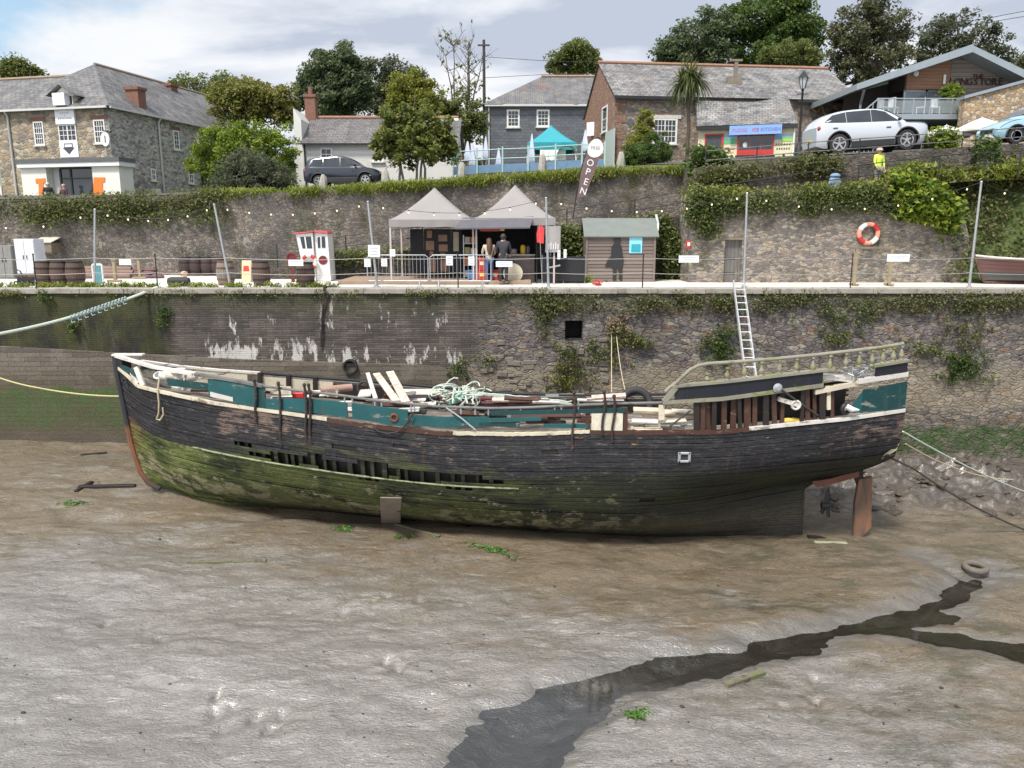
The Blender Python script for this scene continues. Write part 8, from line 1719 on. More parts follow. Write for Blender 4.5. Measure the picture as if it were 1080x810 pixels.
    mb = MB(); mb.span((L/2-.09, -w0*.5, .5), (L/2+.012, w0*.5, .68)); mb.build('grille', M['black_paint'], t, bevel=.02)
    mb = MB(); mb.span((-L/2-.012, -.26, .55), (-L/2+.05, .26, .66)); mb.build('number_plate', mm('plate_yellow', (.65, .55, .1), .5), t)
    return t
M['car_glass'] = glassm('car_glass', (.02, .024, .028), .04); mm('alloy', (.5, .5, .5), .3, .1, metal=.7); mm('lamp_clear', (.6, .62, .64), .1, .05); mm('lamp_red', (.35, .02, .03), .2)
def paint(name, c, r=.22): b = NB(name); b.fin(c, r, spec=.5); b.bs.inputs['Coat Weight'].default_value = .6; b.bs.inputs['Coat Roughness'].default_value = .05; return b.m
mm('clad_dark', (.025, .025, .027), .6, .2)
x = xat(911.5, 32.75, 5.5); zg = Tz(x, 32.6)+.0
suv = [(-2.25, 1.02, 1.02), (-2.14, 1.1, 1.16), (-2.0, 1.17, 1.36), (-1.75, 1.18, 1.53), (-1.2, 1.14, 1.66), (-.4, 1.11, 1.7), (.3, 1.09, 1.65), (.7, 1.08, 1.5), (1.15, 1.07, 1.2), (1.3, 1.06, 1.1), (1.75, 1.03, 1.05), (2.08, .95, .97), (2.25, .72, .74)]
car('white sporty four wheel drive car parked on the road by the railing', (x, 32.75, zg), 0, 4.4, 1.64, suv, (-1.36, 1.3), paint('white_car', (.5, .53, .57)), M['clad_dark'], [[(-1.97, 1.22), (-1.08, 1.18), (-1.08, 1.59), (-1.6, 1.5)], [(-1.06, 1.18), (-.1, 1.15), (-.1, 1.62), (-1.06, 1.595)], [(-.08, 1.15), (.98, 1.13), (.48, 1.52), (.1, 1.61), (-.08, 1.62)]], (1.12, .55), .385, 1.92, -.062)
x = xat(364.5, 42.6, 5); mpv = [(-2.05, .9, .9), (-1.95, .95, 1.05), (-1.8, 1.0, 1.4), (-1.6, 1.0, 1.5), (-.9, .98, 1.58), (-.1, .97, 1.58), (.4, .96, 1.45), (.85, .95, 1.2), (1.2, .93, .98), (1.6, .86, .9), (1.9, .74, .76), (2.05, .6, .62)]
car('dark blue people carrier parked in front of the white cottage', (x, 42.6, Tz(x, 42.6)), 0, 4.1, 1.58, mpv, (-1.25, 1.2), paint('blue_grey_car', (.016, .022, .035)), M['clad_dark'], [[(-1.7, 1.06), (-.98, 1.04), (-.98, 1.45), (-1.5, 1.4)], [(-.96, 1.04), (-.1, 1.02), (-.1, 1.49), (-.96, 1.46)], [(-.06, 1.02), (.95, 1.0), (.45, 1.35), (.1, 1.45), (-.06, 1.465)]], (.9, .4), .31, 1.74, -.03)
hat_ = [(-1.95, .85, .85), (-1.85, .92, 1.05), (-1.65, .98, 1.3), (-1.3, .98, 1.45), (-.6, .96, 1.53), (.1, .95, 1.5), (.5, .95, 1.36), (.9, .95, 1.12), (1.15, .94, 1.0), (1.5, .88, .92), (1.8, .74, .76), (1.95, .58, .6)]
x = xat(1040, 32.6, 5.5)+1.95; car('pale blue hatchback facing left on the road at the right edge', (x, 32.6, Tz(x, 32.6)), PI, 3.9, 1.53, hat_, (-1.2, 1.25), paint('pale_blue_car', (.3, .48, .58)), M['clad_dark'], [[(-1.5, 1.04), (-.7, 1.02), (-.7, 1.41), (-1.25, 1.36)], [(-.64, 1.02), (.88, 1.0), (.42, 1.32), (.1, 1.41), (-.64, 1.43)]], (.92, .42), .32, 1.72, .05)
person('white haired person in a dark coat in front of the orange porch letter', (xat(50, 44.6, 4.5), 44.6, zat(193, 44.6)-1.72), .5, 1.75, M['coat_black'], M['dark_trousers'], 1, (.2, .2), False, (.5, .48, .46)); person('bald person in a plum coat at the glass porch door', (xat(66.5, 44.5, 4.5), 44.5, zat(194.5, 44.5)-1.66), -.3, 1.68, M['coat_plum'], M['dark_trousers'], 1, (.5, .2), False, (.4, .3, .25))
# =============================================================== plants
def leaves(name, P, size, mat, parent=None, elong=1.7, up=.35, world=True, stretch=None):
    """many small four-cornered leaves, one mesh; P is an N x 3 array"""
    P = np.asarray(P, float); n = len(P)
    if parent is not None and world: P = P-np.array(wloc(parent))
    s = size*RNG.uniform(.6, 1.4, (n, 1))
    N = RNG.normal(size=(n, 3)); N[:, 2] = np.abs(N[:, 2])+up; N[:, 1] -= .25; N /= np.linalg.norm(N, axis=1, keepdims=True)
    A = RNG.normal(size=(n, 3)) if stretch is None else np.asarray(stretch)[None, :]+.45*RNG.normal(size=(n, 3))
    A -= N*(A*N).sum(1, keepdims=True); A /= np.linalg.norm(A, axis=1, keepdims=True)+1e-9
    B = np.cross(N, A); a, b = A*s*elong*.5, B*s*.5; f = N*s*.18
    co = np.stack([P-a, P-b+f, P+a, P+b+f], 1).reshape(-1, 3)
    me = bpy.data.meshes.new(name); me.vertices.add(4*n); me.vertices.foreach_set('co', co.astype(np.float32).ravel())
    me.loops.add(4*n); me.loops.foreach_set('vertex_index', np.arange(4*n, dtype=np.int32)); me.polygons.add(n); me.polygons.foreach_set('loop_start', np.arange(0, 4*n, 4, dtype=np.int32))
    me.materials.append(mat); me.update(calc_edges=True); o = bpy.data.objects.new(name, me); COL.objects.link(o)
    if parent: o.parent = parent
    return o
def clumps(blobs, k, n, r, shell=.55, squash=.75):
    """leaf positions: small gaussian tufts spread through ellipsoids, thicker towards the outside"""
    out = []
    vol = [b[3]*b[4]*b[5] for b in blobs]; tot = sum(v**.67 for v in vol)
    for b, v in zip(blobs, vol):
        kk = max(3, int(k*v**.67/tot)); d = RNG.normal(size=(kk, 3)); d /= np.linalg.norm(d, axis=1, keepdims=True)
        q = RNG.uniform(shell, 1.05, (kk, 1))*RNG.uniform(.75, 1, (kk, 1))**.5; c = np.array(b[:3])+d*q*np.array(b[3:6])
        m = RNG.poisson(n, kk)+1; rad = r*RNG.uniform(.6, 1.35, kk)
        idx = np.repeat(np.arange(kk), m); g = RNG.normal(size=(len(idx), 3)); g *= RNG.random((len(idx), 1))**.45/np.linalg.norm(g, axis=1, keepdims=True)*.85; g[:, 2] *= squash
        out.append(c[idx]+g*rad[idx][:, None])
    return np.concatenate(out)
def limb(mb, a, b, r0, r1, n=6, wob=.12, k=7):
    a, b = Vector(a), Vector(b); L = (b-a).length; pts = []
    for i in range(k):
        t = i/(k-1); w = L*wob*math.sin(PI*t)*.5; pts.append(a.lerp(b, t)+Vector((random.uniform(-w, w)*.5, random.uniform(-w, w)*.5, w*.3)))
    mb.tube(pts, [r0+(r1-r0)*i/(k-1) for i in range(k)], n); return pts
def tree(name, label, base, blobs, mat, k=60, n=40, size=.25, r=.7, tr=.22, group=None, cat='tree', twigs=30, shell=.5, stems=1, bark='bark', squash=.75, elong=1.7, stretch=None):
    t = thing(name, label, cat, tuple(base), 0, group); mb = MB(); bx = Vector(base)
    for s in range(stems):
        b0 = bx+Vector((random.uniform(-.5, .5), random.uniform(-.3, .3), 0)) if stems > 1 else bx
        cen = sum((Vector(b[:3]) for b in blobs), Vector())/len(blobs); lo = min(b[2]-b[5] for b in blobs); fork = Vector((b0.x*.6+cen.x*.4, b0.y*.6+cen.y*.4, max(b0.z+.4, lo*.6+cen.z*.4)))
        limb(mb, b0-Vector((0, 0, .3)), fork, tr, tr*.7, 8, .06)
        for b in blobs:
            c = Vector(b[:3]); pts = limb(mb, fork, c, tr*.55, tr*.2)
            for q in range(max(1, twigs//len(blobs)//stems)):
                d = Vector((random.gauss(0, 1), random.gauss(0, 1), random.gauss(.3, 1))).normalized(); limb(mb, pts[random.randrange(3, 7)], c+Vector((d.x*b[3], d.y*b[4], d.z*b[5]))*random.uniform(.6, .98), tr*.14, .012, 4, .15, 5)
    mb.build('trunk', M[bark], t, True, True); leaves('crown', clumps(blobs, k, n*2.1, r, shell, squash), size*.58, mat, t, elong, stretch=stretch); return t
def B(px, py, Y, w, h, d=None, dy=0): # a crown lobe read as an ellipse of w x h at distance Y
    c = at(px, py, Y); s = Y/816*1.0; return (c.x, Y+dy, c.z, w/2*s, (d or w)/2*s, h/2*s)
L_ = leafm
M['l_dark'] = L_('leaf_dark', [(.055, .08, .052), (.115, .148, .082), (.2, .23, .13)], .6)
M['l_brownish'] = L_('leaf_brownish', [(.065, .072, .048), (.13, .135, .082), (.21, .185, .12)], .5)
M['l_grey'] = L_('leaf_grey_green', [(.06, .07, .05), (.11, .125, .085), (.18, .18, .13)], .6)
M['l_mid'] = L_('leaf_mid', [(.035, .07, .022), (.08, .135, .038), (.14, .2, .05)], .7)
M['l_bright'] = L_('leaf_bright', [(.07, .125, .02), (.18, .265, .033), (.36, .4, .05)], .8)
M['l_yellow'] = L_('leaf_yellow_green', [(.12, .145, .028), (.24, .26, .048), (.38, .35, .07)], .6)
M['l_autumn'] = L_('leaf_autumn', [(.09, .12, .03), (.19, .21, .055), (.3, .22, .08), (.27, .32, .07)], .5)
M['l_olive'] = L_('leaf_olive', [(.08, .105, .038), (.16, .19, .058), (.26, .26, .1)], .8)
M['l_ylolive'] = L_('leaf_yellow_olive', [(.08, .11, .03), (.18, .21, .055), (.32, .31, .09)], .7)
M['l_ivy'] = L_('leaf_ivy', [(.045, .07, .023), (.1, .14, .043), (.18, .225, .07), (.27, .26, .12)], 1.4)
M['l_bramble'] = L_('leaf_bramble', [(.065, .08, .032), (.14, .155, .055), (.22, .185, .105), (.15, .2, .05)], 1.1)
M['l_grass'] = L_('grass_blade', [(.12, .17, .025), (.24, .3, .04), (.36, .36, .09)], .7)
M['l_dry'] = L_('dry_flower', [(.25, .2, .12), (.4, .33, .22), (.3, .16, .12)], 2)
M['bark_pale'] = plain('bark_pale', (.2, .18, .155), .95, .4, 6, .8)
G = lambda px, Y: Vector((xat(px, Y, 8), Y, Tz(xat(px, Y, 8), Y)))
# ---- background trees
bgl = 'trees behind the houses'
tree('broadleaf_tree', 'rounded green tree far behind the roof at the far left', G(18, 95), [B(6, 76, 95, 30, 22), B(26, 77, 95, 32, 20), B(14, 71, 95, 26, 14)], M['l_olive'], 70, 40, .34, 1.2, .3, bgl)
tree('broadleaf_tree', 'thin leaved trees behind the chimneys of the granite house', G(215, 90), [B(200, 88, 90, 34, 16), B(226, 90, 90, 38, 24), B(245, 92, 90, 40, 26), B(185, 92, 90, 20, 14)], M['l_olive'], 55, 34, .32, 1.1, .25, bgl)
tree('autumn_tree', 'green and rust tree behind the bright green shrub', G(268, 56), [B(245, 112, 56, 50, 42), B(276, 108, 56, 56, 46), B(300, 116, 56, 34, 40), B(262, 98, 56, 50, 26)], M['l_autumn'], 150, 55, .22, .75, .2, None)
tree('dark_conifer', 'tall dark conifer standing behind the white cottage', G(352, 60), [B(352, 102, 60, 74, 46), B(338, 82, 60, 42, 44), B(362, 80, 60, 46, 50), B(366, 66, 60, 26, 26), B(339, 66, 60, 16, 22), B(378, 94, 60, 30, 40), B(324, 98, 60, 26, 36), B(340, 62, 60, 12, 34), B(351, 68, 60, 11, 34), B(363, 58, 60, 12, 36), B(373, 72, 60, 12, 30), B(327, 80, 60, 12, 30), B(386, 100, 60, 14, 30)], M['l_dark'], 260, 60, .2, .7, .35, None, twigs=40, shell=.3, elong=2.4, stretch=(.3, -.3, .7))
tree('broadleaf_tree', 'large grey green tree behind the dark conifer on the right', G(405, 85), [B(398, 82, 85, 40, 44), B(415, 78, 85, 36, 36), B(432, 88, 85, 34, 36), B(395, 108, 85, 44, 40), B(425, 108, 85, 44, 34)], M['l_grey'], 130, 45, .32, 1.1, .4, bgl)
tree('broadleaf_tree', 'yellow green tree between the conifer and the bare tree', G(437, 58), [B(434, 92, 58, 42, 32), B(446, 106, 58, 40, 36), B(420, 110, 58, 36, 34)], M['l_yellow'], 120, 48, .2, .65, .2, None)
tree('broadleaf_tree', 'mass of green bushes between the cottage and the slate hung house', G(480, 60), [B(480, 128, 60, 44, 46), B(502, 130, 60, 22, 44), B(462, 120, 60, 30, 40)], M['l_olive'], 130, 46, .2, .6, .15, None, cat='shrub')
bt = thing('bare_tree', 'almost leafless tree beside the utility pole', 'tree', tuple(G(488, 64))); mb = MB(); tips = []
for i in range(6):
    b0 = G(488+random.uniform(-8, 8), 64); top = at(random.choice((470, 478, 486, 494, 500, 508)), random.uniform(46, 70), 64+random.uniform(-1, 1)); pts = limb(mb, b0, top, .14, .025, 6, .05, 9)
    for q in range(16):
        p = pts[random.randrange(3, 9)]; d = Vector((random.gauss(0, .8), random.gauss(0, .5), random.uniform(.3, 1.3))); e = p+d*random.uniform(.5, 1.2); pp = limb(mb, p, e, .03, .012, 4, .1, 5); tips += pp[2:]
        for z in range(3): f = e+Vector((random.gauss(0, .35), random.gauss(0, .3), random.uniform(.05, .6))); limb(mb, pp[3], f, .014, .008, 3, .1, 4); tips.append(f)
mb.build('trunk', M['bark'], bt, True, True)
tp = np.array([tuple(t_) for t_ in tips]); low = tp[RNG.integers(0, len(tp), 900)]+RNG.normal(size=(900, 3))*.12; w_ = at(488, 90, 64).z; keep_ = (low[:, 2] < w_) | (RNG.random(900) < .18); leaves('crown', low[keep_], .2, M['l_olive'], bt)
tree('broadleaf_tree', 'rounded dark tree alone on the skyline above the slate roof', G(607, 95), [B(597, 66, 95, 36, 28), B(614, 60, 95, 38, 28), B(606, 56, 95, 34, 20), B(618, 70, 95, 28, 22)], M['l_olive'], 130, 44, .34, 1.0, .35, None)
tree('broadleaf_tree', 'dark spreading tree behind the stone house roof, left of three', G(735, 82), [B(712, 50, 82, 34, 30), B(735, 36, 82, 50, 36), B(752, 56, 82, 56, 34), B(716, 62, 82, 44, 22), B(758, 30, 82, 36, 28), B(702, 58, 82, 26, 20), B(745, 18, 82, 22, 20)], M['l_dark'], 150, 40, .34, 1.0, .4, bgl)
tree('broadleaf_tree', 'tall dark green tree behind the stone house roof, middle of three', G(800, 84), [B(792, 22, 84, 56, 44), B(772, 38, 84, 44, 40), B(820, 34, 84, 44, 44), B(800, 56, 84, 74, 30), B(815, 10, 84, 40, 26), B(778, 14, 84, 24, 22)], M['l_mid'], 170, 40, .34, 1.0, .45, bgl)
tree('broadleaf_tree', 'tall dark green tree behind the stone house roof, right of three', G(840, 80), [B(840, 28, 80, 50, 42), B(852, 46, 80, 36, 30), B(832, 6, 80, 44, 30), B(826, 50, 80, 40, 34)], M['l_mid'], 160, 46, .32, 1.0, .4, bgl)
tree('rounded_shrub', 'light green rounded shrub just above the red ridge of the stone house', G(833, 66), [B(820, 62, 66, 40, 26), B(838, 58, 66, 50, 28), B(856, 64, 66, 26, 20)], M['l_olive'], 120, 46, .2, .6, .15, None, 'shrub')
tree('broadleaf_tree', 'large brownish tree standing behind the left end of the restaurant', G(915, 70), [B(905, 30, 70, 60, 44), B(932, 22, 70, 52, 44), B(948, 46, 70, 34, 36), B(890, 56, 70, 40, 44), B(920, 62, 70, 66, 44), B(915, 6, 70, 40, 28), B(890, 90, 70, 40, 34), B(882, 34, 70, 24, 22), B(956, 28, 70, 22, 24)], M['l_brownish'], 200, 40, .28, .85, .45, None, twigs=60)
tree('broadleaf_tree', 'sparse grey green tree behind the restaurant roof on the right', G(1010, 72), [B(985, 46, 72, 44, 36), B(1010, 30, 72, 46, 34), B(1036, 44, 72, 44, 34), B(1052, 60, 72, 34, 28), B(968, 66, 72, 36, 30), B(1012, 58, 72, 60, 30)], M['l_grey'], 150, 34, .27, .75, .35, None, twigs=80)
tree('broadleaf_tree', 'dark tree at the right edge above the golden wall', G(1085, 75), [B(1082, 78, 75, 34, 34), B(1095, 66, 75, 36, 40)], M['l_brownish'], 70, 44, .3, .9, .3, None)
# a wooded rise that reads as one mass low behind everything
xx = RNG.uniform(-75, 85, 9000); leaves('far_wood', np.stack([xx, RNG.uniform(96, 104, 9000), T(xx, np.full(9000, 100.))+RNG.uniform(0, 1, 9000)**1.3*(2.5+3*np.sin(xx*.13)**2)], -1), .7, M['l_dark'])['kind'] = 'stuff'
# ---- terrace trees and shrubs
tree('rounded_shrub', 'large bright green shrub between the granite house and the cottage', G(255, 43.5), [B(232, 158, 43.5, 60, 52), B(262, 150, 43.5, 66, 44), B(295, 158, 43.5, 46, 52), B(218, 172, 43.5, 40, 44), B(290, 182, 43.5, 56, 40), B(255, 176, 43.5, 80, 50)], M['l_bright'], 330, 50, .14, .42, .1, None, 'shrub', stems=3, twigs=20)
tree('grey_bush', 'twiggy grey green bush growing on the wall top in front of the bright shrub', Vector((xat(262, 37, 4), 37, Tz(-12.5, 37))), [B(245, 186, 37, 44, 44), B(270, 180, 37, 56, 46), B(292, 192, 37, 34, 36), B(262, 200, 37, 74, 30)], M['l_grey'], 230, 34, .09, .36, .06, None, 'bush', stems=5, twigs=120, bark='bark_pale', elong=2.6)
mt = thing('multi_stem_tree', 'small olive green tree on several thin stems in front of the cottage', 'tree', tuple(G(435, 41))); mb = MB(); mbl = [B(415, 138, 41, 44, 50), B(442, 128, 41, 50, 48), B(466, 142, 41, 34, 46), B(438, 156, 41, 76, 40), B(405, 156, 41, 34, 36), B(470, 158, 41, 24, 28)]
for px in (419, 424, 437, 441, 447): limb(mb, G(px, 41), at(px+random.uniform(-8, 8), 150, 41), .07, .04, 7, .08, 7)
for b_ in mbl:
    for q in range(6): limb(mb, at(434+random.uniform(-12, 12), 160, 41), (b_[0]+random.gauss(0, .5)*b_[3], b_[1]+random.gauss(0, .5)*b_[4], b_[2]+random.gauss(0, .5)*b_[5]), .03, .012, 5)
mb.build('trunk', M['bark_pale'], mt, True, True); leaves('crown', clumps(mbl, 230, 48, .38, .35), .13, M['l_ylolive'], mt)
pm = thing('palm_tree', 'cabbage palm with a spiky head in front of the stone house', 'palm', tuple(G(726, 45.5))); pt = at(727, 104, 45.5); mb = MB(); limb(mb, G(726, 45.5), pt, .12, .09, 8, .05); heads = []
for px, py in ((719, 86), (735, 84), (728, 78)): e = at(px, py, 45.5+random.uniform(-.4, .4)); limb(mb, pt, e, .1, .07, 7, .06); heads.append(e)
mb.build('trunk', M['bark'], pm, True, True); mb = MB()
M['l_palm'] = L_('palm_blade', [(.035, .06, .015), (.09, .115, .03), (.19, .18, .07)], 1.5, .5, .25)
for h_ in heads:
    for i in range(170):
        d = Vector((random.gauss(0, 1), random.gauss(0, 1), random.gauss(.25, .8))).normalized(); L = random.uniform(.8, 1.3); sd = d.cross(Vector((0, 0, 1))); sd = (sd.normalized() if sd.length > .01 else Vector((1, 0, 0)))*.028
        q = [h_+d*L*t+Vector((0, 0, -.75*L*t*t*(1.1-max(0, d.z)))) for t in (0, .35, .7, 1)]
        mb.add([q[0]-sd, q[0]+sd, q[1]-sd, q[1]+sd, q[2]-sd*.8, q[2]+sd*.8, q[3]], [(0, 1, 3, 2), (2, 3, 5, 4), (4, 5, 6)])
mb.build('fronds', M['l_palm'], pm, world=True)
tree('dark_bush', 'dense dark round bush below the white window of the stone house', G(686, 46), [B(672, 162, 46, 32, 26), B(694, 156, 46, 36, 32), B(684, 166, 46, 50, 20), B(662, 168, 46, 20, 16)], M['l_mid'], 130, 46, .11, .32, .06, None, 'bush', stems=3, twigs=12)
tree('climbing_shrub', 'yellow green climbing shrub on the wall beside the white window', G(679, 47), [B(680, 128, 47, 16, 26), B(676, 144, 47, 26, 24), B(668, 154, 47, 20, 18), B(684, 140, 47, 16, 26)], M['l_yellow'], 90, 42, .11, .3, .06, None, 'shrub', stems=2, twigs=12)
tree('bamboo_plant', 'bushy bamboo plant standing on the restaurant balcony', Vector((xat(1004, LY-.9, 9), LY-.9, zf)), [B(998, 99, LY-.9, 15, 14), B(1007, 95, LY-.9, 16, 13), B(1003, 104, LY-.9, 18, 12)], M['l_bright'], 70, 26, .08, .2, .03, None, 'plant', stems=3, twigs=18, elong=3)
# ---- growth along the upper walls
def ribbon(name, label, cat, pts, n, size, mat, w, h, kind=None, el=1.7, clump=.22, stretch=None, base=True):
    """growth along a line of points; w across, h up and down around it, thinner and thicker by turns"""
    P = np.array([tuple(p) for p in pts]); seg = np.linalg.norm(np.diff(P, axis=0), axis=1); cum = np.concatenate([[0], np.cumsum(seg)])
    k = max(4, n//26); s = RNG.uniform(0, cum[-1], k); s = s[(vnoise(s*.9, s*0+3.3, 5)+RNG.uniform(0, .7, k)) > .6]; k = len(s)
    c = np.stack([np.interp(s, cum, P[:, i]) for i in range(3)], -1); m = .55+.9*vnoise(s*.7, s*0+1.7, 8)
    c[:, 2] += RNG.uniform(-.5, .5, k)*h*m; c[:, 1] += RNG.uniform(-.5, .5, k)*w
    i = np.repeat(np.arange(k), 26); L = c[i]+np.clip(RNG.normal(size=(len(i), 3)), -1.6, 1.6)*clump*np.array([1.2, .6, .8])
    o = leaves(name, L, size, mat, None, el, stretch=stretch); return tag(o, label, cat, None, kind)
lz_ = lambda px, py, Y: at(px, py, Y)
ribbon('wall_hedge', 'overgrown hedge spilling over the top of the retaining wall on the left', 'hedge', [lz_(-60, 219, 34.7), lz_(0, 219, 34.7), lz_(60, 220, 34.6), lz_(120, 218, 34.6), lz_(180, 214, 34.6), lz_(235, 209, 34.6)], 17000, .07, M['l_bramble'], .6, .75)
ribbon('ivy_drape', 'dark ivy hanging below the hedge on the retaining wall', 'ivy', [lz_(-60, 226, 34.4), lz_(70, 228, 34.4), lz_(130, 226, 34.4), lz_(235, 224, 34.4)], 4200, .07, M['l_ivy'], .3, .7)
ribbon('wall_hedge', 'hedge and bramble along the wall top from the grey bush to the small tree', 'hedge', [lz_(225, 208, 34.7), lz_(300, 208, 34.6), lz_(360, 205, 34.6)], 1500, .05, M['l_bramble'], .4, .15, clump=.13)
ribbon('terrace_grass', None, None, [lz_(215, 205, 35.0), lz_(330, 203, 34.9), lz_(420, 197, 34.8), lz_(520, 190, 34.8), lz_(620, 184, 34.8), lz_(735, 179, 34.9)], 42000, .034, M['l_grass'], .9, .22, 'stuff', 6.0, .13, (0, 0, 1))
ribbon('brown_growth', 'brown dry growth hanging over the wall below the patio', 'bramble', [lz_(450, 194, 34.5), lz_(540, 190, 34.5), lz_(640, 183, 34.5), lz_(725, 178, 34.5)], 1800, .05, M['l_bramble'], .2, .15, clump=.14)
ribbon('bramble_bank', 'bramble thicket on the road wall in front of the cream shop', 'bramble', [lz_(735, 192, 31.1), lz_(770, 184, 31.1), lz_(810, 177, 31.1), lz_(850, 175, 31.1), lz_(885, 174, 31.1)], 6500, .07, M['l_bramble'], .4, .5)
ribbon('dark_bush', 'dark leafy bush at the left foot of the shop wall above the path', 'bush', [lz_(733, 172, 33), lz_(748, 170, 33), lz_(762, 173, 33)], 2600, .1, M['l_mid'], .7, .8)
ribbon('capping_ivy', 'thick clipped ivy capping the stone store left of the lifebuoy', 'ivy', [lz_(728, 216, 29.4), lz_(780, 215, 29.4), lz_(850, 211, 29.4), lz_(905, 209, 29.4), lz_(960, 206, 29.4)], 18000, .065, M['l_ivy'], .4, .68)
ribbon('capping_ivy', 'yellowed top growth along the back edge of the stone store roof', 'ivy', [lz_(728, 205, 29.7), lz_(800, 205, 29.7), lz_(880, 201, 29.7), lz_(950, 197, 29.7)], 5000, .06, M['l_yellow'], .8, .2)
ribbon('bright_ivy', 'bright green large leaved ivy tumbling down right of the lifebuoy', 'ivy', [lz_(948, 205, 29.3), lz_(975, 212, 29.2), lz_(1000, 222, 29.2), lz_(1006, 238, 29.2)], 5200, .14, M['l_bright'], .6, 1.1)
ribbon('ivy_drape', 'straggling ivy hanging over the left corner of the store', 'ivy', [lz_(731, 222, 29.35), lz_(745, 236, 29.35), lz_(752, 246, 29.4)], 1300, .07, M['l_ivy'], .15, .4)
tp_ = []
for i in range(420):
    x, y = random.uniform(16.6, 32), random.uniform(29.15, 31.4); tp_.append((x, y-.1, float(bz(np.array([[x]]), np.array([[y]]))[0, 0])+.15))
tp_ = np.array(tp_); i = np.repeat(np.arange(len(tp_)), 50); tag(leaves('bramble_bank', tp_[i]+RNG.normal(size=(len(i), 3))*np.array([.28, .15, .22]), .09, M['l_bramble']), 'tangled bramble and ivy bank behind the brown dinghy', 'bramble')
ribbon('bank_grass', None, None, [lz_(935, 188, 30.9), lz_(985, 184, 30.9), lz_(1030, 186, 30.8), lz_(1090, 178, 30.8)], 5500, .08, M['l_grass'], .8, .5, 'stuff', 3.0, .2, (0, 0, 1))
ribbon('ivy_clump', 'dark ivy covering the low path wall between shed and store', 'ivy', [lz_(692, 244, 31.4), lz_(708, 262, 31.3), lz_(716, 282, 31.2)], 4500, .085, M['l_ivy'], .3, 1.0)
ribbon('ivy_clump', 'ivy and grass covering the low path wall behind the windbreak', 'ivy', [lz_(592, 252, 31.4), lz_(606, 256, 31.4), lz_(618, 268, 31.4)], 2600, .085, M['l_ivy'], .3, .8)
ribbon('ivy_clump', 'green growth along the top of the low path wall behind the gazebos', 'ivy', [lz_(345, 275, 31.5), lz_(400, 268, 31.5), lz_(470, 260, 31.5), lz_(590, 247, 31.5), lz_(700, 235, 31.5)], 6500, .07, M['l_olive'], .4, .3)
ribbon('pillar_ivy', 'ivy climbing the rough stone pillar at the road edge', 'ivy', [lz_(1040, 150, 30.9), lz_(1042, 172, 30.9)], 900, .08, M['l_mid'], .3, .3)
ribbon('road_weeds', 'weeds growing through the railing below the white parasols', 'weeds', [lz_(985, 148, 31.8), lz_(1005, 147, 31.8)], 700, .1, M['l_bright'], .3, .5)
for a, c, n in (((640, 296), (727, 293), 3000), ((727, 293), (860, 293), 4500), ((860, 294), (1030, 294), 6500), ((575, 297), (618, 297), 1100), ((88, 296), (130, 292), 0)):
    if n: P0, P1 = atz(a[0], a[1]-1, .05), atz(c[0], c[1]-1, .05); ribbon('verge_grass', None, None, [P0, P1], n, .06, M['l_grass'], .7, .12, 'stuff', 3.2, .14, (0, 0, 1))
ribbon('edge_grass', None, None, [(-22, 26.75, .03), (-6, 26.75, .03)], 5000, .045, M['l_grass'], .35, .05, 'stuff', 3, .08, (0, 0, 1))
